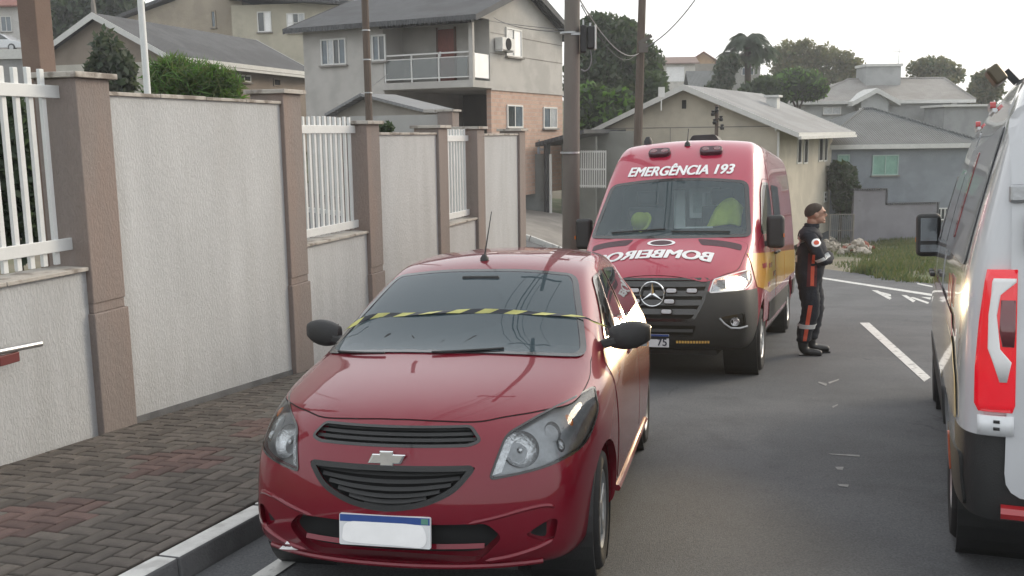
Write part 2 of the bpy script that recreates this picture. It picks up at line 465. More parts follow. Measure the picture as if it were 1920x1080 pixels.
m_dirt = pm('dirt_grass', (.17, .15, .11), .95, .25, 1.2, .5, 12, c2=(.075, .095, .035), c2scale=.35, c2amt=.9, c2edge=(.42, .58), coord='Object')
m_asph = pm('asphalt', (.102, .106, .112), .82, .16, 1.1, .55, 220, c2=(.130, .134, .140), c2scale=.8, c2amt=.6, spec=.35)
m_conc = pm('pale_concrete', (.24, .225, .205), .9, .16, 2.2, .3, 60, c2=(.15, .14, .13), c2scale=.9, c2amt=.5)
m_kerb = pm('kerb_concrete', (.14, .142, .145), .9, .15, 6, .3, 80, c2=(.065, .066, .068), c2scale=3, c2amt=.6)
m_kerbp = pm('white_kerb_paint', (.56, .56, .54), .8, .14, 9, .2, 80, c2=(.30, .29, .28), c2scale=6, c2amt=.55, c2edge=(.52, .66))
m_paint = pm('white_road_paint', (.58, .58, .56), .8, .12, 10, .25, 120, c2=(.20, .20, .20), c2scale=14, c2amt=.8, c2edge=(.55, .68))
m_scuff = pm('worn_scuff', (.24, .24, .235), .85, .3, 20, .2, 120)
m_joint = pm('sand_joint', (.045, .042, .038), .95, .25, 20, .4, 90)

# road texture: fine aggregate and worn, paler wheel tracks with specks
nt = m_asph.node_tree; b = nt.nodes['Principled BSDF']; src = b.inputs['Base Color'].links[0].from_socket
tc = nd(nt, 'ShaderNodeTexCoord'); vo = nd(nt, 'ShaderNodeTexNoise'); vo.inputs['Scale'].default_value = 90; vo.inputs['Detail'].default_value = 3
nt.links.new(tc.outputs['Object'], vo.inputs['Vector'])
mr = nd(nt, 'ShaderNodeMapRange'); mr.inputs['From Min'].default_value = .3; mr.inputs['From Max'].default_value = .7; mr.inputs['To Min'].default_value = .72; mr.inputs['To Max'].default_value = 1.3
nt.links.new(vo.outputs['Fac'], mr.inputs['Value'])
vm = nd(nt, 'ShaderNodeVectorMath', operation='SCALE'); nt.links.new(src, vm.inputs[0]); nt.links.new(mr.outputs[0], vm.inputs['Scale'])
sp2 = nd(nt, 'ShaderNodeTexNoise'); sp2.inputs['Scale'].default_value = 16; sp2.inputs['Detail'].default_value = 7; sp2.inputs['Roughness'].default_value = .75
nt.links.new(tc.outputs['Object'], sp2.inputs['Vector'])
ms = nd(nt, 'ShaderNodeMapRange'); ms.inputs['From Min'].default_value = .69; ms.inputs['From Max'].default_value = .77; ms.inputs['To Max'].default_value = .35
nt.links.new(sp2.outputs['Fac'], ms.inputs['Value'])
mxx = nd(nt, 'ShaderNodeMix', data_type='RGBA'); mxx.inputs['B'].default_value = (.24, .24, .24, 1)
nt.links.new(ms.outputs[0], mxx.inputs['Factor']); nt.links.new(vm.outputs[0], mxx.inputs['A']); # thin wandering cracks and dark sealed patches
vc = nd(nt, 'ShaderNodeTexVoronoi', feature='DISTANCE_TO_EDGE'); vc.inputs['Scale'].default_value = .42
wn_ = nd(nt, 'ShaderNodeTexNoise'); wn_.inputs['Scale'].default_value = 2.2; wn_.inputs['Detail'].default_value = 6; nt.links.new(tc.outputs['Object'], wn_.inputs['Vector'])
ad = nd(nt, 'ShaderNodeVectorMath', operation='MULTIPLY_ADD'); ad.inputs[1].default_value = (.55, .55, .55); nt.links.new(wn_.outputs['Color'], ad.inputs[0]); nt.links.new(tc.outputs['Object'], ad.inputs[2]); nt.links.new(ad.outputs[0], vc.inputs['Vector'])
cr = nd(nt, 'ShaderNodeMapRange'); cr.inputs['From Min'].default_value = .0; cr.inputs['From Max'].default_value = .007; cr.inputs['To Min'].default_value = .6; cr.inputs['To Max'].default_value = 0; nt.links.new(vc.outputs['Distance'], cr.inputs['Value'])
mk = nd(nt, 'ShaderNodeTexNoise'); mk.inputs['Scale'].default_value = .30; mk.inputs['Detail'].default_value = 3; nt.links.new(tc.outputs['Object'], mk.inputs['Vector'])
mkr = nd(nt, 'ShaderNodeMapRange'); mkr.inputs['From Min'].default_value = .52; mkr.inputs['From Max'].default_value = .60; nt.links.new(mk.outputs['Fac'], mkr.inputs['Value'])
cm_ = nd(nt, 'ShaderNodeMath', operation='MULTIPLY'); nt.links.new(cr.outputs[0], cm_.inputs[0]); nt.links.new(mkr.outputs[0], cm_.inputs[1])
st_ = nd(nt, 'ShaderNodeTexNoise'); st_.inputs['Scale'].default_value = .75; st_.inputs['Detail'].default_value = 8; st_.inputs['Roughness'].default_value = .7; nt.links.new(tc.outputs['Object'], st_.inputs['Vector'])
str_ = nd(nt, 'ShaderNodeMapRange'); str_.inputs['From Min'].default_value = .56; str_.inputs['From Max'].default_value = .72; str_.inputs['To Max'].default_value = .42; nt.links.new(st_.outputs['Fac'], str_.inputs['Value'])
mxa = nd(nt, 'ShaderNodeMath', operation='MAXIMUM'); nt.links.new(cm_.outputs[0], mxa.inputs[0]); nt.links.new(str_.outputs[0], mxa.inputs[1])
mxc = nd(nt, 'ShaderNodeMix', data_type='RGBA'); mxc.inputs['B'].default_value = (.035, .036, .038, 1); nt.links.new(mxa.outputs[0], mxc.inputs['Factor']); nt.links.new(mxx.outputs['Result'], mxc.inputs['A']); nt.links.new(mxc.outputs['Result'], b.inputs['Base Color'])

# the ground sheet reaches the horizon
def axis_samples(lo, hi):
    xs = []; x = 0
    while x < hi: xs.append(x); x += max(1.0, abs(x) * .05)
    xs.append(hi); neg = []; x = -1.0
    while x > lo: neg.append(x); x -= max(1.0, abs(x) * .05)
    neg.append(lo); return sorted(neg) + xs
gx = axis_samples(-700, 700); gy = axis_samples(-60, 1200)
mb = MB(); mb.add([(x, y, terrain(x, y) - .05) for y in gy for x in gx], [(j * len(gx) + i, j * len(gx) + i + 1, (j + 1) * len(gx) + i + 1, (j + 1) * len(gx) + i) for j in range(len(gy) - 1) for i in range(len(gx) - 1)])
g = mb.build('ground', m_dirt, smooth=True, sharp=80); g['kind'] = 'structure'

KL = -2.82                             # kerb line
road_poly = [(-9, KL + .005), (14.2, KL + .005), (15.6, -3.0), (16.8, -3.6), (17.6, -4.6), (18.0, -6.5), (18.2, -12), (18.2, -30),
             (26.5, -30), (27.5, -12), (28.6, -5), (29.4, -1.2), (29.2, .2), (26.5, 1.3), (22.8, 2.67), (19.5, 4.3), (15, 6.3), (8, 8.2), (-9, 8.6)]
road = sheet_xy('road', AL(road_poly), -.012, m_asph, .7)
# pavement behind the kerb with its slab, and the far pavement in front of the houses
WL = -5.12
sw_poly = [(-3.0, KL - .15), (14.2, KL - .15), (15.5, -3.16), (16.6, -3.75), (17.35, -4.7), (17.7, -6.6), (17.9, -12), (16.6, -12), (16.2, -6.0), (15.9, WL - .1), (-3.0, WL - .3)]
slab = sheet_xy('pavement', AL(sw_poly), .095, m_joint, .6, zf=lambda x, y: zroad(*al(x, y)) if al(x, y)[1] > -5.6 else terrain(x, y), thick=.3)
far_poly = [(26.8, -30), (27.8, -12), (28.9, -5), (29.7, -1.2), (31.5, -1.0), (36, -2.5), (36, -30)]
farp = sheet_xy('far_pavement', AL(far_poly), .12, m_conc, .8, thick=.3)
fk = empty('far_kerb'); fk['kind'] = 'structure'
fe = [(26.65, -24), (27.1, -18), (27.65, -12), (28.2, -8.5), (28.75, -5), (29.55, -1.2)]
for i in range(len(fe) - 1):
    mb = MB(); n = 4
    for j in range(n):
        q0 = (fe[i][0] + (fe[i + 1][0] - fe[i][0]) * (j + .02) / n, fe[i][1] + (fe[i + 1][1] - fe[i][1]) * (j + .02) / n)
        q1 = (fe[i][0] + (fe[i + 1][0] - fe[i][0]) * (j + .98) / n, fe[i][1] + (fe[i + 1][1] - fe[i][1]) * (j + .98) / n)
        A = UA * q0[0] + VA * q0[1]; B = UA * q1[0] + VA * q1[1]
        k = MB(); k.bar((A.x, A.y, terrain(A.x, A.y) + .04), (B.x, B.y, terrain(B.x, B.y) + .04), .16, .2); k.build('kerb_stone', m_kerbp, fk, bevel=.012)

# kerb of separate stones along the near side, white on top
kerb = empty('kerb'); kerb['kind'] = 'structure'
path = [(-3 + i * .82, KL) for i in range(21)] + [(14.9, -2.88), (15.65, -3.08), (16.3, -3.5), (16.85, -4.05), (17.3, -4.75), (17.55, -5.5), (17.7, -6.4)]
for i in range(len(path) - 1):
    (a0, l0), (a1, l1) = path[i], path[i + 1]; d = Vector((a1 - a0, l1 - l0)).normalized(); nrm = Vector((d.y, -d.x)); g_ = .006
    if nrm.y > 0: nrm = -nrm
    dz = random.uniform(-.004, .004)
    def P8(a, l, h): 
        q = UA * a + VA * l; return (q.x, q.y, zroad(a, l) + h)
    A0 = (a0 + d.x * g_, l0 + d.y * g_); A1 = (a1 - d.x * g_, l1 - d.y * g_); w = .145
    mb = MB(); lo, hi = -.15, .115 + dz; sl_ = .018
    q = [(A0[0], A0[1]), (A1[0], A1[1]), (A1[0] + nrm.x * w, A1[1] + nrm.y * w), (A0[0] + nrm.x * w, A0[1] + nrm.y * w)]
    t = [(A0[0] + nrm.x * sl_, A0[1] + nrm.y * sl_), (A1[0] + nrm.x * sl_, A1[1] + nrm.y * sl_), q[2], q[3]]
    mb.hexa([P8(*p, lo) for p in q] + [P8(*p, hi) for p in t])
    # white paint on the top face only
    o = mb.build('kerb_stone', [m_kerb, m_kerbp], kerb, bevel=.014)
    for p in o.data.polygons:
        if p.normal.z > .8: p.material_index = 1

# herringbone pavers: every near one a piece of its own
def paver_mat(name, c, v):
    m = pm(name, c, .88, .22, 14, .35, 120, c2=(c[0] * .55, c[1] * .55, c[2] * .55), c2scale=5, c2amt=.6); nt = m.node_tree; b = nt.nodes['Principled BSDF']
    s = b.inputs['Base Color'].links[0].from_socket; oi = nd(nt, 'ShaderNodeObjectInfo'); mr = nd(nt, 'ShaderNodeMapRange'); mr.inputs['To Min'].default_value = 1 - v; mr.inputs['To Max'].default_value = 1 + v
    nt.links.new(oi.outputs['Random'], mr.inputs['Value']); vm = nd(nt, 'ShaderNodeVectorMath', operation='SCALE'); nt.links.new(s, vm.inputs[0]); nt.links.new(mr.outputs[0], vm.inputs['Scale'])
    nt.links.new(vm.outputs[0], b.inputs['Base Color']); return m
m_pg = paver_mat('grey_paver', (.098, .084, .073), .28); m_pr = paver_mat('red_paver', (.112, .072, .064), .25)
PW, PL_ = .105, .21
def paver_mesh(mat):
    mb = MB(); e = .0042; c = .007; x, y = PL_ / 2 - e, PW / 2 - e; h = .0
    lo = [(-x, -y, -.03), (x, -y, -.03), (x, y, -.03), (-x, y, -.03)]; mid = [(p[0], p[1], h - .005) for p in lo]; top = [(p[0] * (1 - c / x), p[1] * (1 - c / y), h) for p in lo]
    mb.add(lo + mid + top, [(0, 1, 5, 4), (1, 2, 6, 5), (2, 3, 7, 6), (3, 0, 4, 7), (4, 5, 9, 8), (5, 6, 10, 9), (6, 7, 11, 10), (7, 4, 8, 11), (8, 9, 10, 11)])
    me = mb.mesh('paver'); me.materials.append(mat); return me
pv_g, pv_r = paver_mesh(m_pg), paver_mesh(m_pr)
nrm3 = Vector((SL * UA.x - CS * VA.x, SL * UA.y - CS * VA.y, 1)).normalized()
reds = []
for px in ((70, 962), (344, 865)):
    d = ray(*px); tt = (.12 - CAM.dot(nrm3 / nrm3.z)) / d.dot(nrm3 / nrm3.z); q = CAM + d * tt; reds.append(al(q.x, q.y))
step_r = reds[1][0] - reds[0][0]; lm = (reds[0][1] + reds[1][1]) / 2
redc = [(reds[0][0] + step_r * k, lm) for k in range(-3, 12)]
ang = R(0); ca, sa = math.cos(ang), math.sin(ang); pav = []
for i in range(-170, 170):
    for j in range(-90, 90):
        # herringbone: pairs of a lying and a standing brick stepping along the diagonal
        for kind in (0, 1):
            x = (i * PW + j * PL_ * 2); y = i * PW
            if kind == 0: cxp, cyp, rot = x + PL_ / 2, y + PW / 2, 0
            else: cxp, cyp, rot = x + PW / 2, y + PW + PL_ / 2, 1
            a = cxp * ca - cyp * sa; l = cxp * sa + cyp * ca
            a += 6.0; l += -4.0
            if not (-1.0 < a < 15.4 and WL - .09 < l < KL - .06): continue
            pav.append((a, l, rot))
def paver_xf(a, l, rot):
    q = pt(a, l, .118 + random.uniform(-.003, .002)); t = ang + (R(90) if rot else 0)
    d2 = UA * math.cos(t) + VA * math.sin(t); d = Vector((d2.x, d2.y, 0)); d = (d - nrm3 * d.dot(nrm3)).normalized(); e = nrm3.cross(d)
    e = (e + nrm3 * random.uniform(-.02, .02)).normalized(); d = (d + nrm3 * random.uniform(-.012, .012)).normalized(); n_ = d.cross(e).normalized(); e = n_.cross(d)
    return Matrix(((d.x, e.x, n_.x, q.x), (d.y, e.y, n_.y, q.y), (d.z, e.z, n_.z, q.z), (0, 0, 0, 1)))
def shown(a, l):
    q = pt(a, l, .12) - CAM; z = q.dot(FW); px, py = 960 + F_PX * q.dot(RT) / z, 540 - F_PX * q.dot(UPV) / z
    if z < .5 or px < -20 or py > 1100 or px > 760: return 1e9
    if px > 470 and py > 700 - (px - 560) * .8 and px > 480 + (900 - py) * .12: return 1e8
    return z
pav.sort(key=lambda p: shown(p[0], p[1]))
rest = MB(); RM = [pm('grey_paver_far', (.094, .085, .075), .9, .45, 5, .3, 90), pm('red_paver_far', (.106, .070, .062), .9, .4, 5, .3, 90)]
for k, (a, l, rot) in enumerate(pav):
    M = paver_xf(a, l, rot); isred = any(abs(a - ra) / .42 + abs(l - rl) / .36 < 1 for ra, rl in redc) and random.random() < .93
    hl, hw = (PL_ / 2, PW / 2) if (rot == 0) else (PW / 2, PL_ / 2); lo_, hi_ = WL + .025, KL - .153
    if l + hw < lo_ + .015 or l - hw > hi_ - .015: continue
    if l - hw < lo_ or l + hw > hi_:            # bricks cut to fit along the wall and the kerb
        l0, l1 = max(l - hw, lo_), min(l + hw, hi_); l_ = (l0 + l1) / 2; M = paver_xf(a, l_, rot); f = (l1 - l0) / (2 * hw); M = M @ Matrix.Diagonal((1, f, 1, 1) if rot == 0 else (f, 1, 1, 1))
    if k < 300:
        o = bpy.data.objects.new('paver', pv_r if isred else pv_g); col.objects.link(o); o.parent = slab; o.matrix_world = M
    else:
        rest.mi = 1 if isred else 0; me = pv_g
        rest.add([M @ v.co for v in me.vertices], [tuple(p.vertices) for p in me.polygons])
o = rest.build('paver_field', RM, slab); o['kind'] = 'stuff'

# painted lines
def stripe(name, px4, label, grp=None, lift=.0):
    P = [on_ground(*p, lift=-.004 + lift) for p in px4]; mb = MB()
    A, B, C_, D = P; n = max(2, int((B - A).length / .6)); vs_ = []
    for i in range(n + 1):
        for q in (A.lerp(B, i / n), D.lerp(C_, i / n)): vs_.append((q.x, q.y, terrain(q.x, q.y) - .008 + lift))
    mb.add(vs_, [(2 * i, 2 * i + 2, 2 * i + 3, 2 * i + 1) for i in range(n)]); o = mb.build(name, m_paint); o['kind'] = 'structure'; return o
stripe('centre_line', [(1612, 604), (1733, 714), (1745, 706), (1630, 604)], '')
stripe('edge_line', [(1470, 511), (1752, 555), (1752, 551), (1470, 508.5)], '')
stripe('edge_line', [(1720, 532), (1760, 540), (1760, 537.5), (1720, 530)], '')
for q in ([(1634, 543), (1668, 561), (1672, 558), (1646, 544)], [(1646, 545), (1670, 551), (1671, 555), (1660, 553)], [(1690, 552), (1712, 566), (1717, 563), (1700, 553)], [(1706, 557), (1740, 569), (1742, 566), (1712, 556)], [(1727, 556), (1744, 561), (1746, 557), (1730, 556)]):
    stripe('road_marking', q, '')
A = [(3.0, KL + .30), (5.6, KL + .335)]
q = UA * A[0][0] + VA * A[0][1]
mb = MB(); vs_ = []
for i in range(16):
    a = 0 + i * .6
    for l in (KL + .29, KL + .40): vs_.append(pt(a, l, -.005))
mb.add(vs_, [(2 * i, 2 * i + 2, 2 * i + 3, 2 * i + 1) for i in range(15)]); o = mb.build('gutter_line', m_paint); o['kind'] = 'structure'
# scuffs of paint on the asphalt
for px in ([(1553, 848), (1612, 851), (1612, 854), (1560, 850)], [(1535, 714), (1551, 718), (1549, 722), (1534, 716)], [(1553, 715), (1573, 709), (1573, 711), (1555, 718)], [(1570, 905), (1592, 906), (1590, 911), (1574, 909)], [(1566, 873), (1582, 873), (1580, 879), (1570, 878)], [(1560, 760), (1571, 756), (1571, 758), (1562, 763)]):
    o = stripe('paint_scuff', px, ''); o.parent = road; del o['kind']; o.data.materials[0] = m_scuff
# ------------------------------------------------------------------ boundary wall: pillars, tall panels, low panels with railings
# wall frame: x = along the street, y = towards the street (right), z = up; all tops are level and step down
WF = Matrix(((UA.x, VA.x, 0, VA.x * WL), (UA.y, VA.y, 0, VA.y * WL), (0, 0, 1, 0), (0, 0, 0, 1)))
# a left-handed pair would mirror, so y points away from the street instead
WF = Matrix(((UA.x, -VA.x, 0, VA.x * WL), (UA.y, -VA.y, 0, VA.y * WL), (0, 0, 1, 0), (0, 0, 0, 1)))
def stucco(name, c, streak, amt):
    m = pm(name, c, .93, .10, 3, 0, c2=streak, c2scale=2.2, c2amt=amt, stretch=(1, 1, .22), c2edge=(.46, .68)); nt = m.node_tree; b = nt.nodes['Principled BSDF']; L = nt.links
    tc = nd(nt, 'ShaderNodeTexCoord'); mp = nd(nt, 'ShaderNodeMapping'); mp.inputs['Scale'].default_value = (70, 70, 22)
    L.new(tc.outputs['Object'], mp.inputs['Vector'])
    n1 = nd(nt, 'ShaderNodeTexNoise'); n1.inputs['Scale'].default_value = 1; n1.inputs['Detail'].default_value = 5; n1.inputs['Roughness'].default_value = .6; n1.inputs['Distortion'].default_value = .6
    L.new(mp.outputs[0], n1.inputs['Vector'])
    r = nd(nt, 'ShaderNodeMapRange', interpolation_type='SMOOTHSTEP'); r.inputs['From Min'].default_value = .42; r.inputs['From Max'].default_value = .6
    L.new(n1.outputs['Fac'], r.inputs['Value'])
    bp = nd(nt, 'ShaderNodeBump'); bp.inputs['Strength'].default_value = .55; bp.inputs['Distance'].default_value = .006
    L.new(r.outputs[0], bp.inputs['Height']); L.new(bp.outputs[0], b.inputs['Normal'])
    s = b.inputs['Base Color'].links[0].from_socket
    r2 = nd(nt, 'ShaderNodeMapRange'); r2.inputs['From Min'].default_value = .28; r2.inputs['From Max'].default_value = .5; r2.inputs['To Min'].default_value = .87; r2.inputs['To Max'].default_value = 1
    L.new(n1.outputs['Fac'], r2.inputs['Value'])
    vm = nd(nt, 'ShaderNodeVectorMath', operation='SCALE'); L.new(s, vm.inputs[0]); L.new(r2.outputs[0], vm.inputs['Scale']); L.new(vm.outputs[0], b.inputs['Base Color'])
    return m
m_stu = stucco('pale_stucco', (.46, .472, .48), (.39, .395, .395), .55)
m_brn = stucco('brown_stucco', (.24, .205, .188), (.265, .205, .178), .7)
m_cap = pm('stone_coping', (.40, .375, .34), .9, .2, 9, .35, 60, c2=(.15, .125, .105), c2scale=5, c2amt=.75, c2edge=(.5, .62))
m_wht = pm('white_enamel', (.62, .64, .64), .45, .06, 6, .05, 30)

wall = empty('boundary_wall', WF); tag(wall, 'long cream stucco garden wall with brown pillars and white railings', 'wall')
def zb(a): return zroad(a, WL) + .02
PILL = [(3.05, 2.18), (5.66, 2.18), (8.46, 2.17), (10.29, 1.88), (12.54, 1.84), (14.14, 1.83), (16.37, 1.80)]
PWD = .345
def skew_box(mb, a0, a1, y0, y1, top, ext=.25):
    mb.hexa([(a0, y0, zb(a0) - ext), (a1, y0, zb(a1) - ext), (a1, y1, zb(a1) - ext), (a0, y1, zb(a0) - ext), (a0, y0, top), (a1, y0, top), (a1, y1, top), (a0, y1, top)])
for a, top in PILL:
    mb = MB(); g_ = zb(a) + 1.02
    mb.box(a - .012, a + PWD + .012, -.025, .37, zb(a) - .3, g_); mb.box(a + .004, a + PWD - .004, -.006, .36, g_, g_ + .075); mb.box(a, a + PWD, -.015, .365, g_ + .075, top - .03)
    p = mb.build('pillar', m_brn, wall, bevel=.008)
    mb = MB(); mb.box(a - .045, a + PWD + .045, -.06, .41, top - .03, top + .012); mb.build('cap_stone', m_cap, p, bevel=.006)
# tall panels (a0, a1, top)
for a0, a1, top in [(6.005, 8.46, 2.035), (10.635, 12.54, 1.72), (14.485, 16.37, 1.695)]:
    mb = MB(); skew_box(mb, a0, a1, .03, .20, top); p = mb.build('tall_panel', m_stu, wall)
    n = max(2, round((a1 - a0) / .62)); d = (a1 - a0) / n
    for i in range(n):
        mb = MB(); mb.box(a0 + i * d + .003, a0 + (i + 1) * d - .003, .005, .225, top, top + .032 + random.uniform(-.004, .004)); mb.build('coping_stone', m_cap, p, bevel=.005)
    mb = MB(); mb.hexa([(a0, .018, zb(a0)), (a1, .018, zb(a1)), (a1, .032, zb(a1)), (a0, .032, zb(a0)), (a0, .018, zb(a0) + .135), (a1, .018, zb(a1) + .135), (a1, .032, zb(a1) + .135), (a0, .032, zb(a0) + .135)])
    mb.build('plinth_strip', m_kerb, p)
# low panels with sill and railing (a0, a1, sill, rail top, rail1, rail2)
for a0, a1, sill, rt, r1, r2 in [(3.395, 5.66, .745, 2.21, 2.05, .945), (8.805, 10.29, .555, 1.93, 1.79, .67), (12.885, 14.14, .385, 1.80, 1.66, .50)]:
    mb = MB(); skew_box(mb, a0, a1, .035, .30, sill); p = mb.build('low_panel', m_stu, wall)
    n = max(2, round((a1 - a0) / .75)); d = (a1 - a0) / n
    for i in range(n):
        mb = MB(); mb.box(a0 + i * d + .003, a0 + (i + 1) * d - .003, .0, .33, sill, sill + .03); mb.build('sill_stone', m_cap, p, bevel=.005)
    rl = empty('railing'); rl.parent = wall
    for z in (r1, r2):
        mb = MB(); mb.box(a0 - .01, a1 + .01, .135, .157, z - .045, z + .045); mb.build('rail', m_wht, rl, bevel=.004)
    n = int((a1 - a0 - .06) / .118); s0 = a0 + ((a1 - a0) - (n - 1) * .118) / 2
    for i in range(n):
        a = s0 + i * .118; t = rt + random.uniform(-.006, .006)
        mb = MB(); mb.box(a - .021, a + .021, .155, .185, sill + .06, t); mb.build('bar', m_wht, rl, bevel=.004)
# brown porch post standing behind the first pillar
m_post = pm('brown_post', (.15, .105, .085), .85, .12, 3, .15, 60, c2=(.2, .15, .12), c2scale=2, c2amt=.5)
A = at(70, 100, 7.6); 
pw = empty('porch_post', Matrix.Translation((A.x, A.y, terrain(A.x, A.y) + .05)) @ Matrix.Rotation(-TH, 4, 'Z')); tag(pw, 'square brown porch post rising behind the first wall pillar', 'post')
mb = MB(); mb.box(0, .17, -.16, 0, 0, 5.2); mb.build('shaft', m_post, pw, bevel=.006)
mb = MB(); mb.box(-.03, .20, -.19, .03, 0, .12); mb.build('base', m_conc, pw, bevel=.01)
# handrail fixed to the low panel at the picture's edge
hr = empty('handrail', WF); tag(hr, 'short silver handrail with a dark red bracket on the low wall', 'handrail')
m_alu = pm('brushed_aluminium', (.55, .56, .57), .35, .08, 20, .1, 120, metal=.9)
m_drd = pm('dark_red_enamel', (.14, .03, .03), .5, .1, 9)
mb = MB(); mb.tube([(3.6, -.11, .42), (5.03, -.11, .335)], .022, 12); mb.build('rail', m_alu, hr, smooth=True)
for a in (4.0, 4.83):
    mb = MB(); mb.box(a - .16, a + .0, -.125, -.095, .26 + (4.83 - a) * .06, .325 + (4.83 - a) * .06); mb.box(a - .10, a - .06, -.12, .04, .27 + (4.83 - a) * .06, .31 + (4.83 - a) * .06); mb.build('bracket', m_drd, hr, bevel=.004)
# ------------------------------------------------------------------ houses
Z = Vector((0, 0, 1))
def plaster(name, c, **k): return pm(name, c, .92, .10, 1.3, .25, 40, c2=(c[0] * .72, c[1] * .72, c[2] * .72), c2scale=.9, c2amt=.45, **k)
m_pane = pm('window_pane', (.035, .045, .05), .06, .25, 2.5, spec=.9)
m_panel = pm('pale_curtained_pane', (.42, .44, .45), .12, .35, 3.0, spec=.8)
m_blue = pm('blinded_pane', (.10, .13, .155), .12, .35, 3.0, spec=.8)
m_frame = pm('white_frame', (.62, .62, .60), .55, .06, 8)
m_fasc = pm('white_fascia', (.55, .55, .53), .7, .1, 4)
m_dark = pm('dark_void', (.012, .013, .014), .95, .1, 3)
m_rgrey = pm('grey_sheet_roof', (.21, .215, .22), .7, .12, 1.2, .1, 20, wave=('X', 2.2, .6, .05), c2=(.13, .13, .13), c2scale=.5, c2amt=.5)
m_rdark = pm('dark_tile_roof', (.085, .088, .092), .85, .2, 2.5, .2, 25, wave=('X', 2.6, .7, .05), c2=(.05, .05, .052), c2scale=.7, c2amt=.5)
m_rslate = pm('slate_tile_roof', (.115, .125, .125), .8, .15, 2, .2, 25, wave=('X', 2.6, .7, .05), c2=(.08, .09, .09), c2scale=.6, c2amt=.5)
m_rpale = pm('pale_tile_roof', (.27, .26, .245), .85, .15, 2, .2, 25, wave=('X', 2.6, .7, .05), c2=(.2, .19, .17), c2scale=.6, c2amt=.5)
m_rred = pm('red_tile_roof', (.24, .10, .075), .85, .2, 2, .2, 25, wave=('X', 2.6, .7, .05))
def brick_mat():
    m = pm('brick_wall', (.40, .22, .16), .92, .0, 1); nt = m.node_tree; b = nt.nodes['Principled BSDF']; L = nt.links
    tc = nd(nt, 'ShaderNodeTexCoord'); mp = nd(nt, 'ShaderNodeMapping'); mp.inputs['Rotation'].default_value = (R(90), 0, R(90)); L.new(tc.outputs['Object'], mp.inputs['Vector'])
    br = nd(nt, 'ShaderNodeTexBrick'); br.inputs['Color1'].default_value = (.52, .36, .285, 1); br.inputs['Color2'].default_value = (.44, .29, .225, 1); br.inputs['Mortar'].default_value = (.42, .35, .30, 1)
    br.inputs['Scale'].default_value = 1; br.inputs['Brick Width'].default_value = .28; br.inputs['Row Height'].default_value = .15; br.inputs['Mortar Size'].default_value = .014
    cb = nd(nt, 'ShaderNodeSeparateXYZ'); cm = nd(nt, 'ShaderNodeCombineXYZ'); L.new(tc.outputs['Object'], cb.inputs[0]); L.new(cb.outputs['Y'], cm.inputs['X']); L.new(cb.outputs['Z'], cm.inputs['Y'])
    L.new(cm.outputs[0], br.inputs['Vector']); L.new(br.outputs['Color'], b.inputs['Base Color'])
    bp = nd(nt, 'ShaderNodeBump'); bp.inputs['Strength'].default_value = .5; bp.inputs['Distance'].default_value = .01; L.new(br.outputs['Fac'], bp.inputs['Height']); bp.invert = True; L.new(bp.outputs[0], b.inputs['Normal']); return m
m_brick = brick_mat()

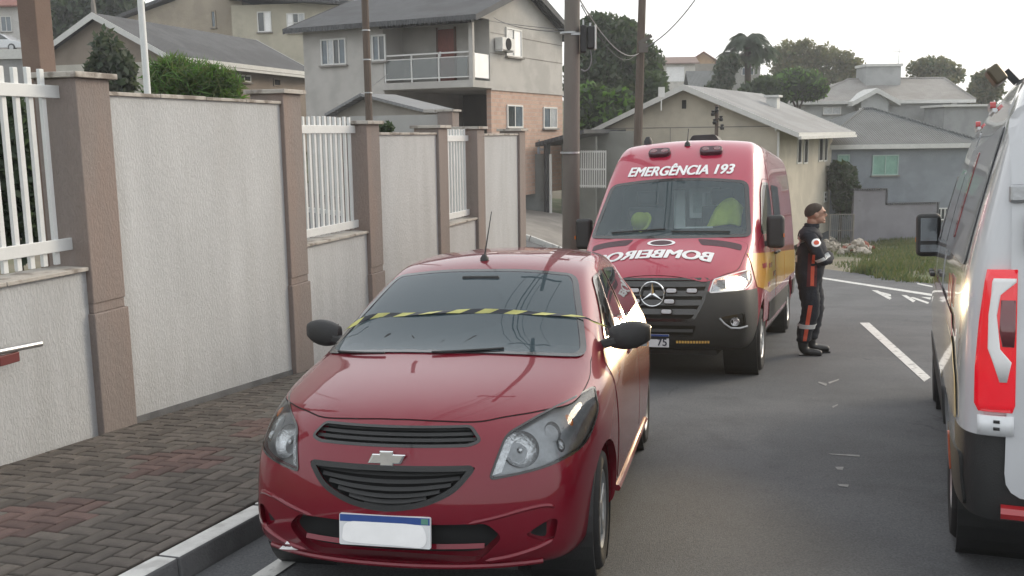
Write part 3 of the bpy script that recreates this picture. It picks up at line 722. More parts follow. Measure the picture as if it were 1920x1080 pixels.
class House:
    """local x = along the front to the right, y = depth, z = up from the base"""
    def __init__(s, name, O, ex, base, label, cat='house', group=None):
        s.ex = Vector((ex[0], ex[1], 0)).normalized(); s.ey = Vector((-s.ex.y, s.ex.x, 0)); s.O = Vector((O[0], O[1], base)); s.base = base
        s.e = empty(name, Matrix(((s.ex.x, s.ey.x, 0, O[0]), (s.ex.y, s.ey.y, 0, O[1]), (0, 0, 1, base), (0, 0, 0, 1)))); tag(s.e, label, cat, group)
        s.inv = s.e.matrix_world.inverted()
    def z(s, wz): return wz - s.base
    def part(s, name, mb, mat, parent=None, bevel=0, **k): return mb.build(name, mat, parent or s.e, bevel=bevel, **k)
    def wall(s, x0, x1, y0, y1, z0, z1, mat, name='wall'):
        mb = MB(); mb.box(x0, x1, y0, y1, z0, z1); return s.part(name, mb, mat)
    def gable(s, x0, x1, y0, y1, z0, ze, zr_, mat, axis='y', name='wall'):      # body with gable ends; ridge runs along axis
        mb = MB()
        if axis == 'y': mb.prism([(x0, z0), (x1, z0), (x1, ze), ((x0 + x1) / 2, zr_), (x0, ze)], y0, y1, 'y')
        else: mb.prism([(y0, z0), (y1, z0), (y1, ze), ((y0 + y1) / 2, zr_), (y0, ze)], x0, x1, 'x')
        return s.part(name, mb, mat)
    def roof(s, x0, x1, y0, y1, ze, zr_, mat, axis='y', ov=.5, th=.1, fascia=None, ovg=None, name='roof'):
        ovg = ov if ovg is None else ovg
        rf = None
        if axis == 'y': m = (x0 + x1) / 2; hw = (x1 - x0) / 2; lo, hi = y0 - ovg, y1 + ovg
        else: m = (y0 + y1) / 2; hw = (y1 - y0) / 2; lo, hi = x0 - ovg, x1 + ovg
        sl = (zr_ - ze) / hw; zo = ze - sl * ov + .03; mb = MB(); mf = MB()
        for sg in (-1, 1):
            prof = [(m, zr_ + .03), (m + sg * (hw + ov), zo), (m + sg * (hw + ov), zo + th), (m, zr_ + .03 + th)]
            mb.prism(prof, lo, hi, 'y' if axis == 'y' else 'x')
            mf.prism([(m + sg * (hw + ov + .025), zo - .05), (m + sg * (hw + ov + .025), zo + th + .02), (m + sg * (hw + ov), zo + th + .02), (m + sg * (hw + ov), zo - .05)], lo - .02, hi + .02, 'y' if axis == 'y' else 'x')
            for e in (lo - .03, hi + .005):
                q = [(m, zr_ + .03 + th + .02), (m, zr_ - .1), (m + sg * (hw + ov), zo - .13 + .05), (m + sg * (hw + ov), zo + th + .02)]
                mf.prism(q, e, e + .025, 'y' if axis == 'y' else 'x')
        rf = s.part(name, mb, mat)
        if fascia: s.part('fascia', mf, fascia, rf)
        return rf
    def hip(s, x0, x1, y0, y1, ze, zr_, mat, ov=.6, rl=None, th=.1, fascia=None, gable_right=False, gable_left=False, ridge=True):
        X0, X1, Y0, Y1 = x0 - ov, x1 + ov, y0 - ov, y1 + ov; ym = (Y0 + Y1) / 2; h = (Y1 - Y0) / 2
        r0 = X0 + (0 if gable_left else h); r1 = X1 - (0 if gable_right else h); mb = MB()
        if r0 > r1: r0 = r1 = (r0 + r1) / 2
        v = [(X0, Y0, ze), (X1, Y0, ze), (X1, Y1, ze), (X0, Y1, ze), (r0, ym, zr_), (r1, ym, zr_)]; v2 = [(a, b, c + th) for a, b, c in v]
        mb.add(v2, [(0, 1, 5, 4), (1, 2, 5), (2, 3, 4, 5), (3, 0, 4)]); mb.add(v, [(3, 2, 1, 0)])
        mb.add(v[:4] + v2[:4], [(0, 1, 5, 4), (1, 2, 6, 5), (2, 3, 7, 6), (3, 0, 4, 7)])
        rf = s.part('roof', mb, mat)
        if fascia:
            mf = MB(); mf.box(X0 - .03, X1 + .03, Y0 - .03, Y0, ze - .12, ze + th); mf.box(X1, X1 + .03, Y0, Y1, ze - .12, ze + th); mf.box(X0 - .03, X0, Y0, Y1, ze - .12, ze + th); s.part('fascia', mf, fascia, rf)
        if ridge:
            mr_ = MB(); mr_.tube([(r0, ym, zr_ + th), (r1, ym, zr_ + th)], .09, 8); mr_.tube([(X1, Y0, ze + th), (r1, ym, zr_ + th)], .08, 8); mr_.tube([(X0, Y0, ze + th), (r0, ym, zr_ + th)], .08, 8); s.part('ridge_tiles', mr_, mat, rf)
        return rf
    def loc(s, face, px, py, d=0.0):
        n = {'front': -s.ey, 'right': s.ex, 'left': -s.ex}[face]; o = s.O + (s.ey * d if face == 'front' else s.ex * d)
        return s.inv @ hit(px, py, o, n)
    def rect(s, face, r, d=0.0):
        a = s.loc(face, r[0], r[1], d); b = s.loc(face, r[2], r[3], d); k = 0 if face == 'front' else 1
        return min(a[k], b[k]), max(a[k], b[k]), min(a.z, b.z), max(a.z, b.z)
    def _b(s, mb, face, d, u0, u1, z0, z1, p0, p1):
        if face == 'front': mb.box(u0, u1, d - p1, d - p0, z0, z1)
        elif face == 'right': mb.box(d + p0, d + p1, u0, u1, z0, z1)
        else: mb.box(d - p1, d - p0, u0, u1, z0, z1)
    def window(s, face, r, d=0.0, mat=None, leaves=2, fr=None, sill=True, px=True, rail=False):
        u0, u1, z0, z1 = s.rect(face, r, d) if px else r
        t = .06; mb = MB()
        for q in ((u0 - t, u1 + t, z1, z1 + t), (u0 - t, u1 + t, z0 - t, z0), (u0 - t, u0, z0, z1), (u1, u1 + t, z0, z1)): s._b(mb, face, d, q[0], q[1], q[2], q[3], 0, .05)
        w = s.part('window', mb, fr or m_frame)
        n = leaves
        for i in range(n):
            a = u0 + (u1 - u0) * i / n; b = u0 + (u1 - u0) * (i + 1) / n; m = mat[i % len(mat)] if isinstance(mat, (list, tuple)) else (mat or m_pane)
            mb = MB(); s._b(mb, face, d, a, b, z0, z1, 0, .012 + .006 * (i % 2)); s.part('pane', mb, m, w)
        if n > 1:
            mb = MB()
            for i in range(1, n): a = u0 + (u1 - u0) * i / n; s._b(mb, face, d, a - .025, a + .025, z0, z1, .02, .04)
            if rail: s._b(mb, face, d, u0, u1, (z0 + z1) / 2 - .02, (z0 + z1) / 2 + .02, .02, .038)
            s.part('mullion', mb, fr or m_frame, w)
        if sill:
            mb = MB(); s._b(mb, face, d, u0 - .12, u1 + .12, z0 - t - .06, z0 - t, 0, .12); s.part('sill', mb, m_conc, w)
        return w

# ---- two-storey house with balcony
f_ = Vector((-.891, .454)); C0 = Vector((-1.26, 33.0)); O = C0 + f_ * 7.2
A = House('balcony_house', O, (-f_.x, -f_.y), -.6, 'two-storey grey house with a glazed balcony, red door and bare brick ground floor')
mA = plaster('grey_plaster', (.44, .425, .40)); zE, zR = A.z(5.70), A.z(7.05); zS0, zS1 = A.z(3.33), A.z(3.57)
A.wall(0, 3.57, 0, 7.6, 0, zE, mA); A.wall(3.57, 7.18, 1.3, 7.6, zS0, zE - .002, mA, 'upper_wall')
mb = MB(); mb.prism([(0, zE), (7.6, zE), (3.8, zR)], 6.95, 7.18, 'x'); A.part('gable_wall', mb, mA)
mb = MB(); mb.prism([(0, zE), (7.6, zE), (3.8, zR)], 0.02, .2, 'x'); A.part('gable_wall', mb, mA)
A.wall(7.0, 7.182, 1.35, 7.6, 0, zS0 - .004, m_brick, 'brick_wall')
A.wall(3.6, 6.99, 5.6, 7.5, 0, zS0 - .01, plaster('shaded_plaster', (.13, .12, .11)), 'carport_wall')  # wall colour darkened to paint in the shade under the balcony
mb = MB(); mb.box(3.5, 7.24, -.06, 1.32, zS0, zS1); A.part('balcony_slab', mb, mA, bevel=.01)
mb = MB(); mb.box(7.2, 7.23, 1.3, 7.6, zS0 - .05, zS0 + .12); A.part('floor_band', mb, mA)
for z in (A.z(4.55), A.z(5.25)):
    mb = MB(); mb.box(7.182, 7.19, 1.35, 7.55, z, z + .03); A.part('cladding_joint', mb, m_conc)
mb = MB(); mb.box(3.45, 7.2, -.02, .14, zE - .22, zE); A.part('roof_beam', mb, m_rdark)
mb = MB(); mb.box(7.06, 7.22, 0, .14, zS1, zE - .22); A.part('balcony_post', mb, mA, bevel=.01)
rl = A.part('balcony_railing', MB().bar((3.58, .03, zS1 + .95), (7.06, .03, zS1 + .95), .05).bar((3.58, .03, zS1 + .12), (7.06, .03, zS1 + .12), .04).bar((3.58, .03, zS1 + .8), (7.06, .03, zS1 + .8), .03), m_frame)
for x in (3.62, 4.74, 5.86):
    mb = MB(); mb.bar((x, .03, zS1), (x, .03, zS1 + .97), .05); A.part('baluster', mb, m_frame, rl)
m_bal = glass('balustrade_glass', (.7, .74, .74), .03, 1.0, (.5, .52, .52), .25)
mb = MB(); mb.box(3.64, 7.0, .024, .034, zS1 + .14, zS1 + .78); A.part('glass_panel', mb, m_bal, rl)
mb = MB(); mb.box(7.13, 7.15, .16, 1.28, zS1 + .1, zS1 + .92); A.part('glass_panel', mb, pm('sky_glass', (.75, .76, .76), .08, .1, 2, spec=1), rl)
A.roof(0, 7.2, 0, 7.6, zE, zR, m_rdark, 'x', .55, .1, m_rdark, ovg=.45)
dz = A.rect('front', (822, 56, 854, 150), 1.3)
mb = MB(); A._b(mb, 'front', 1.3, dz[0], dz[1], zS1, dz[3], 0, .04); dr = A.part('door', mb, pm('red_wood_door', (.20, .055, .04), .5, .25, 6, stretch=(6, 6, 1)))
mb = MB(); A._b(mb, 'front', 1.3, dz[0] - .07, dz[0], zS1, dz[3] + .07, 0, .06); A._b(mb, 'front', 1.3, dz[1], dz[1] + .07, zS1, dz[3] + .07, 0, .06); A.part('door_frame', mb, pm('brown_frame', (.12, .06, .045), .6, .1, 5), dr)
mb = MB(); A._b(mb, 'front', 1.3, dz[0] + .06, dz[0] + .12, zS1 + .95, zS1 + 1.12, .04, .08); A.part('handle', mb, m_alu, dr)
A.window('front', (604, 77, 648, 118), 0, [m_blue, m_panel, m_pane, m_blue], 4)
A.window('front', (700, 69, 722, 111), 0, [m_blue, m_pane], 2)
A.window('right', (949, 54, 976, 106), 7.18, [m_panel, pm('bright_pane', (.8, .8, .8), .15, .1, 2)], 2)
A.window('right', (951, 199, 978, 237), 7.18, [m_pane, m_blue], 2); A.window('right', (1019, 203, 1042, 238), 7.18, [m_blue, m_panel], 2)
# air conditioner on the gable wall
q = A.rect('right', (926, 70, 949, 97), 7.18)
ac = House('air_conditioner', A.e.matrix_world @ Vector((7.2, q[0], 0)), (-A.ey.x, -A.ey.y), A.base + q[2], 'white air conditioning unit on the grey gable wall beside the balcony', 'air conditioner')
w = q[1] - q[0]; h = q[3] - q[2]
mb = MB(); mb.box(-w, 0, .02, .32, 0, h); 
bb = mb.build('casing', m_frame, ac.e, bevel=.02)
mb = MB(); mb.lathe([(.0, .345), (.2, .345), (.21, .335), (.21, .30)], 20, 'y', (-w * .5, 0, h * .5)); mb.build('fan_grille', m_dark, ac.e)
for x in (-w + .05, -.05): mb = MB(); mb.bar((x, .3, -.03), (x, 0, -.03), .04); mb.build('bracket', m_alu, ac.e)

# ---- beige gable house in the middle
al_ = R(30); C0 = Vector((10.6, 38.0)); gdir = Vector((-math.cos(al_), math.sin(al_))); O = C0 + gdir * 7.49
B = House('gable_house', O, (-gdir.x, -gdir.y), -3.2, 'beige house with a low gabled grey roof behind the red ambulance')
mB = plaster('beige_plaster', (.50, .46, .38)); zE, zR = B.z(1.92), B.z(3.52)
B.gable(0, 7.49, 0, 10.5, 0, zE, zR, mB, 'y'); B.roof(0, 7.49, 0, 10.5, zE, zR, m_rgrey, 'y', .95, .09, m_fasc, ovg=.55)
for r in ((1496, 256, 1500.5, 304), (1508, 256, 1512.5, 304), (1536, 256, 1541, 300), (1546, 256, 1549, 300)): B.window('right', r, 7.49, m_dark, 1, m_frame, sill=False)
B.window('right', (1545, 362, 1549, 367), 7.49, m_dark, 1, sill=False); B.window('right', (1545, 371, 1549, 376), 7.49, m_dark, 1, sill=False)
mb = MB(); u = B.loc('front', 1283, 190); mb.box(u.x - .09, u.x + .09, -.03, 0, u.z - .3, u.z + .05); B.part('gable_vent', mb, m_dark)
mb = MB(); mb.box(0, 7.49, -.012, 0, zE - .02, zE + .02); mb.box(3.0, 3.03, -.012, 0, 0, zE); B.part('plaster_joint', mb, m_conc)
mb = MB(); mb.tube([(7.55, -.5, zE - .12), (7.55, -.06, zE - .22), (7.55, -.06, 0)], .05, 8); B.part('drainpipe', mb, m_frame)
mb = MB(); mb.box(7.49 + .93, 7.49 + 1.06, -.5, 11, zE - .52, zE - .40); B.part('gutter', mb, m_fasc)
# roof vent
mb = MB(); mb.box(5.3, 5.8, 6.3, 6.8, zE + .5, zE + 1.35); mb.box(5.2, 5.9, 6.2, 6.9, zE + 1.35, zE + 1.45); B.part('chimney', mb, m_fasc)

# ---- blue-grey bungalow on the right
P0 = at(1540, 260, 47); P1 = at(1834, 262, 47.6)
Cc = House('blue_bungalow', P0, (P1.x - P0.x, P1.y - P0.y), -4.1, 'blue-grey bungalow with a dark hipped roof at the back of the weedy plot')
mC = plaster('blue_grey_plaster', (.235, .26, .285)); Lc = (P1 - P0).to_2d().length; zE = Cc.z(.93)
Cc.wall(0, Lc, 0, 7.5, 0, zE, mC); Cc.hip(0, Lc, 0, 7.5, zE, Cc.z(2.75), m_rslate, .35, fascia=m_fasc)
Cc.window('front', (1638, 293, 1681, 326), 0, [pm('green_pane', (.20, .36, .30), .15, .25, 3, spec=.8)] * 2, 2, pm('green_frame', (.30, .42, .38), .5, .1, 5))
Cc.window('front', (1757, 392, 1785, 410), 0, m_pane, 4, m_frame)
Cc.window('front', (1572, 292, 1590, 308), 0, MATS['green_pane'], 1, MATS['green_frame'])
# stepped wall in front of it
gp = [at(1600, 400, 45.2), at(1764, 400, 45.8)]
Sw = House('stepped_wall', gp[0], (gp[1].x - gp[0].x, gp[1].y - gp[0].y), -4.1, 'lilac-grey stepped garden wall below the blue-grey bungalow', 'wall')
mS = plaster('lilac_plaster', (.235, .23, .25))
t1 = Sw.loc('front', 1620, 357); t2 = Sw.loc('front', 1660, 384); t3 = Sw.loc('front', 1757, 388)
Sw.wall(0, t2.x, 0, .2, 0, t1.z, mS, 'upper_step'); Sw.wall(t2.x, t3.x, 0, .2, 0, t2.z, mS, 'lower_step')
mb = MB(); mb.box(-.05, t2.x + .06, -.05, .25, t1.z, t1.z + .08); mb.box(t2.x + .01, t2.x + .08, -.05, .25, t2.z + .08, t1.z); mb.box(t2.x + .06, t3.x + .08, -.05, .25, t2.z, t2.z + .08); mb.box(t3.x + .01, t3.x + .08, -.05, .25, 0, t2.z); Sw.part('coping', mb, m_rdark)

# ---- pale house uphill with chimney tower
P0 = at(1508, 200, 66); P1 = at(1812, 200, 66)
D = House('hillside_house', P0, (P1.x - P0.x, P1.y - P0.y), -1.5, 'pale grey hillside house with white eaves and a broad square chimney tower')
mD = plaster('pale_grey_plaster', (.36, .37, .37)); zE = D.z(at(1600, 192, 66).z); zR = D.z(at(1700, 150, 70.5).z); Ld = (P1 - P0).to_2d().length
D.wall(0, Ld, 0, 9, 0, zE, mD); D.hip(0, Ld, 0, 9, zE, zR, m_rpale, .4, fascia=m_fasc, gable_right=True)
c0 = D.loc('front', 1623, 165, 3.0); c1 = D.loc('front', 1690, 124, 3.0)
mb = MB(); mb.box(c0.x, c1.x, 3.0, 5.0, zE, c1.z); ch = D.part('chimney_tower', mb, mD); mb = MB(); mb.box(c0.x - .1, c1.x + .1, 2.9, 5.1, c1.z, c1.z + .18); D.part('tower_cap', mb, m_fasc, ch)
p0 = D.loc('front', 1598, 190, -1.2); p1 = D.loc('front', 1688, 190, -1.2); pa = D.loc('front', 1640, 165, -1.2)
mb = MB(); xm = (p0.x + p1.x) / 2; mb.prism([(p0.x + .7, 0), (p1.x - .7, 0), (p1.x - .7, p0.z), (xm, pa.z - .25), (p0.x + .7, p0.z)], -1.0, 0.1, 'y'); D.part('porch_wall', mb, mD)
for sg in (0, 1):
    e = p0 if sg == 0 else p1; mb = MB(); mb.prism([(xm, pa.z), (e.x, p0.z), (e.x, p0.z - .32), (xm, pa.z - .32)], -1.3, 1.2, 'y'); D.part('porch_roof', mb, m_fasc)
D.window('front', (1612, 204, 1640, 214), -1.0, m_blue, 2); D.window('front', (1545, 202, 1575, 213), 0, m_panel, 2)
mb = MB(); mb.box(Ld - 1.2, Ld - .8, -.3, .1, 0, zE); D.part('veranda_post', mb, m_fasc)
w0 = at(1770, 215, 62); w1 = at(1880, 215, 62)
Dw = House('annexe', w0, (w1.x - w0.x, w1.y - w0.y), -2, 'low grey annexe with a thin pale roof edge between bungalow and hillside house', 'building')
zt = Dw.z(at(1800, 200, 62).z); Dw.wall(0, 5.5, 0, 3, 0, zt, plaster('annexe_plaster', (.28, .29, .295))); mb = MB(); mb.box(-.2, 5.7, -.3, 3.2, zt, zt + .14); Dw.part('roof', mb, m_fasc)
mb = MB(); mb.tube([(0, 0, 0), (0, 0, 2.2)], .03, 6); mb.bar((-.6, 0, 2.1), (.4, 0, 1.9), .03); [mb.bar((x, -.35, 2.0), (x, .35, 2.0), .02) for x in (-.5, -.25, 0, .25)]
an = mb.build('roof_antenna', m_alu); an.location = at(1683, 150, 69.5); tag(an, 'thin television antenna on the chimney tower of the hillside house', 'antenna')

# ---- long low house with the dark roof, left
sd_ = Vector((math.sin(R(17)), math.cos(R(17)))); gd = Vector((-sd_.y, sd_.x)); C0 = Vector((-12.75, 36.0)); O = C0 + gd * 5.6
E_ = House('dark_roof_house', O, (-gd.x, -gd.y), 1.0, 'long brown house with a dark grey tiled roof and white gable boards')
mE = plaster('taupe_plaster', (.24, .20, .165)); zE, zR = E_.z(4.80), E_.z(6.25)
E_.gable(0, 5.6, 0, 10.5, 0, zE, zR, mE, 'y'); E_.roof(0, 5.6, 0, 10.5, zE, zR, m_rdark, 'y', .45, .1, m_fasc, ovg=.35)
mb = MB(); mb.box(.2, 5.4, -.02, 0, 0, zE - .25); E_.part('pale_lower_wall', mb, plaster('cream_plaster', (.46, .44, .39)))
E_.window('right', (446, 142, 468, 152), 5.6, m_dark, 2, m_frame); E_.window('right', (513, 149, 524, 160), 5.6, m_dark, 1, mE, sill=False)
mb = MB(); mb.box(6.0, 6.12, -.35, 10.8, zE - .38, zE - .28); E_.part('gutter', mb, m_fasc)
mb = MB(); mb.prism([(2.72, zR + .1), (2.88, zR + .1), (2.84, zR + .75), (2.76, zR + .75)], -.3, -.2, 'y'); E_.part('finial', mb, m_conc)

# ---- beige two-part house behind it
P0 = at(232, 40, 58); P1 = at(455, 40, 57)
F1 = House('beige_house', P0, (P1.x - P0.x, P1.y - P0.y), 3.0, 'tall beige house with open white-framed windows and dark eaves up the slope')
mF = plaster('tan_plaster', (.34, .295, .235)); mF2 = plaster('cream_yellow_plaster', (.44, .41, .33))
L1 = (P1 - P0).to_2d().length; za = F1.z(at(232, 36, 58).z); zb_ = F1.z(at(345, 2, 58).z)
mb = MB(); mb.prism([(0, 0), (L1, 0), (L1, zb_ + .6), (L1 * .55, zb_ + .2), (0, za)], 0, 6, 'y'); F1.part('wall', mb, mF)
mb = MB(); mb.prism([(-.3, za - .05), (L1 * .52, zb_ + .3), (L1 * .52, zb_ + .5), (-.3, za + .15)], -.4, 6.3, 'y'); F1.part('roof', mb, m_rdark)
x2 = F1.loc('front', 452, 60).x; x3 = F1.loc('front', 652, 60).x; zt = F1.z(at(560, 14, 57).z)
F1.wall(x2, x3, -1.2, 6, 0, zt, mF2, 'side_wing')
mb = MB(); mb.prism([(x2 - .6, zt + .45), (x3 + .7, zt - .25), (x3 + .7, zt - .05), (x2 - .6, zt + .75)], -2.0, 6.4, 'y'); F1.part('wing_roof', mb, m_rdark)
F1.window('front', (484, 24, 508, 58), -1.2, [m_pane, MATS['bright_pane']], 2, m_frame); F1.window('front', (539, 27, 571, 59), -1.2, [MATS['bright_pane'], m_pane, m_panel], 3, m_frame, rail=True)
F1.window('front', (397, 22, 404, 50), 0, m_blue, 1, mF)
c = F1.loc('front', 642, 18, 0); mb = MB(); mb.box(c.x - .35, c.x + .35, .5, 1.2, zt - .3, zt + 1.6); F1.part('chimney', mb, m_conc)

# ---- red roofed house on the terrace, top left, with its retaining wall
P0 = at(-90, 60, 80); P1 = at(92, 60, 80)
G = House('red_roof_house', P0, (P1.x - P0.x, P1.y - P0.y), 7.0, 'white house with a red tiled roof above the terrace at top left')
mG = plaster('white_plaster', (.52, .51, .49)); Lg = (P1 - P0).to_2d().length; zE = G.z(at(20, 14, 80).z)
G.wall(0, Lg, 0, 7, 0, zE, mG); G.hip(0, Lg, 0, 7, zE, zE + 2.0, m_rred, .7)
G.window('front', (2, 32, 22, 58), 0, m_blue, 2); G.window('front', (40, 34, 55, 72), 0, m_dark, 1); G.window('front', (62, 38, 76, 62), 0, m_dark, 1)
P0 = at(-80, 100, 72); P1 = at(76, 100, 72); zt = at(30, 94, 72).z
T_ = House('terrace_wall', P0, (P1.x - P0.x, P1.y - P0.y), 3.5, 'grey retaining wall with a pale parapet under the silver car', 'wall')
Lt = (P1 - P0).to_2d().length; T_.wall(0, Lt, 0, 5.5, 0, zt - 3.5 - .1, plaster('terrace_plaster', (.27, .27, .27))); mb = MB(); mb.box(-.1, Lt + .1, -.1, 5.6, zt - 3.6, zt - 3.5); T_.part('terrace_slab', mb, m_conc)
mb = MB(); mb.box(-.1, Lt - 1.0, -.32, -.1, zt - 4.15, zt - 3.45); T_.part('parapet', mb, m_fasc)
TERR = zt

# ---- small shed, low wall and gate post in front of the balcony house
P0 = at(632, 214, 27.5); P1 = at(795, 214, 25.5)
H = House('shed', P0, (P1.x - P0.x, P1.y - P0.y), .0, 'small shed with a low gabled sheet roof in front of the balcony house', 'shed')
Ls = (P1 - P0).to_2d().length; zE = H.z(at(660, 212, 27).z); zR = H.z(at(690, 183, 27).z)
mb = MB(); mb.prism([(0, 0), (Ls, 0), (Ls, zE - .02), (Ls * .38, zR), (0, zE)], 0, .9, 'y'); H.part('wall', mb, plaster('shed_plaster', (.30, .28, .25)))
mb = MB(); mb.prism([(Ls * .38, zR + .02), (Ls + .25, zE - .05), (Ls + .25, zE + .03), (Ls * .38, zR + .1)], -.3, 1.1, 'y'); mb.prism([(Ls * .38, zR + .02), (-.2, zE - .08), (-.2, zE), (Ls * .38, zR + .1)], -.3, 1.1, 'y'); H.part('roof', mb, m_rgrey)
P0 = at(655, 230, 24.5); P1 = at(850, 230, 23.5)
W2 = House('garden_wall', P0, (P1.x - P0.x, P1.y - P0.y), .2, 'plain grey garden wall with a square brown gate pier behind the railings', 'wall')
Lw = (P1 - P0).to_2d().length; zt = W2.z(at(750, 216, 24).z); W2.wall(0, Lw - .4, 0, .18, -1, zt, plaster('garden_plaster', (.34, .34, .33)))
zt2 = W2.z(at(835, 209, 23.5).z); mb = MB(); mb.box(Lw - .4, Lw, -.05, .35, -1, zt2); pr = W2.part('gate_pier', mb, m_brn); mb = MB(); mb.box(Lw - .45, Lw + .05, -.1, .4, zt2, zt2 + .05); W2.part('cap_stone', mb, m_cap, pr)

# ---- carport and white gate left of the beige house
P0 = at(1000, 300, 37); P1 = at(1060, 300, 36.5)
Cp = House('carport', P0, (P1.x - P0.x, P1.y - P0.y), -1.9, 'dark carport with a sloping roof beside the white barred gate', 'carport')
mcp = plaster('green_grey_plaster', (.25, .255, .235)); L = Cp.loc('front', 1140, 300).x
z0 = Cp.z(at(1018, 272, 37).z); z1 = Cp.z(at(1062, 247, 37).z)
mb = MB(); Lr = Cp.loc('front', 1100, 245); mb.prism([(.2, z0 - .05), (Lr.x, Lr.z - .1), (Lr.x, Lr.z + .05), (.2, z0 + .1)], -.3, 5.5, 'y'); Cp.part('roof', mb, m_rdark)
Cp.wall(.45, 1.9, 2.0, 2.2, 0, z0 + .3, mcp, 'back_wall'); Cp.wall(-.9, .35, .4, .55, 0, z0 - .35, plaster('grey_green_plaster', (.21, .22, .215)), 'front_wall')
mb = MB(); mb.box(.36, .52, .2, .5, 0, z0 + .05); Cp.part('post', mb, m_rdark); mb = MB(); mb.box(.62, .69, .1, .2, .05, z0 - .35); Cp.part('downpipe', mb, m_frame)
g0 = Cp.loc('front', 1086, 352, .9); g1 = Cp.loc('front', 1136, 282, .9)
Gt = House('white_gate', Cp.e.matrix_world @ Vector((g0.x, .9, 0)), (Cp.ex.x, Cp.ex.y), -1.9, 'white barred metal gate under the carport of the beige house', 'gate')
gw = g1.x - g0.x; n = 13
for z in (g0.z + .08, (g0.z + g1.z) / 2, g1.z - .05):
    mb = MB(); mb.bar((0, 0, z), (gw, 0, z), .06); mb.build('rail', m_frame, Gt.e)
for i in range(n):
    mb = MB(); x = gw * i / (n - 1); mb.bar((x, -.02, g0.z), (x, -.02, g1.z), .035); mb.build('bar', m_frame, Gt.e)
mb = MB(); mb.box(g0.x - .2, L + .5, 3.0, 3.15, 0, z0 + .5); Cp.part('shade_wall', mb, mcp)

# ---- far houses on the skyline
def far_house(name, px0, px1, ytop, yeave, ybase, Y, wall, roofm, label, axis='y', depth=8, ov=.4):
    p0 = at(px0, yeave, Y); p1 = at(px1, yeave, Y); b = min(at(px0, ybase, Y).z, terrain(p0.x, p0.y)) - 1
    h = House(name, p0, (1, -.08), b, label); L = p1.x - p0.x; ze = h.z(p0.z); zr_ = h.z(at((px0 + px1) / 2, ytop, Y).z)
    h.gable(0, L, 0, depth, 0, ze, zr_, wall, axis); h.roof(0, L, 0, depth, ze, zr_, roofm, axis, ov, .12, None)
    return h
h = far_house('ochre_house', 1296, 1340, 99, 114, 160, 112, plaster('ochre_plaster', (.42, .28, .17)), m_rred, 'small ochre house with a pitched roof on the skyline')
h.wall(-.05, (at(1340, 0, 112) - at(1296, 0, 112)).x + .05, -.1, .0, 0, h.z(at(1300, 120, 112).z), plaster('ochre_base', (.27, .25, .22)), 'lower_wall')
h = far_house('white_house', 1243, 1303, 104, 120, 165, 98, plaster('bright_plaster', (.56, .54, .50)), pm('rust_tile_roof', (.20, .14, .12), .85, .2, 2, .2, 25, wave=('X', 2.6, .7, .05)), 'white house with a rusty roof left of the ochre house', 'x')
h.window('front', (1250, 126, 1282, 152), 0, MATS['bright_pane'], 1, sill=False)
h = far_house('slate_house', 1300, 1350, 132, 168, 175, 88, plaster('slate_plaster', (.24, .245, .25)), m_rslate, 'dark slate roof just above the ridge of the beige house', 'x', 6)
h = far_house('shaded_house', 1375, 1425, 98, 118, 165, 100, plaster('dull_plaster', (.30, .30, .28)), m_rpale, 'dull grey house half hidden behind the tall palm', 'x', 6)
h.window('front', (1392, 128, 1412, 140), 0, m_blue, 2)
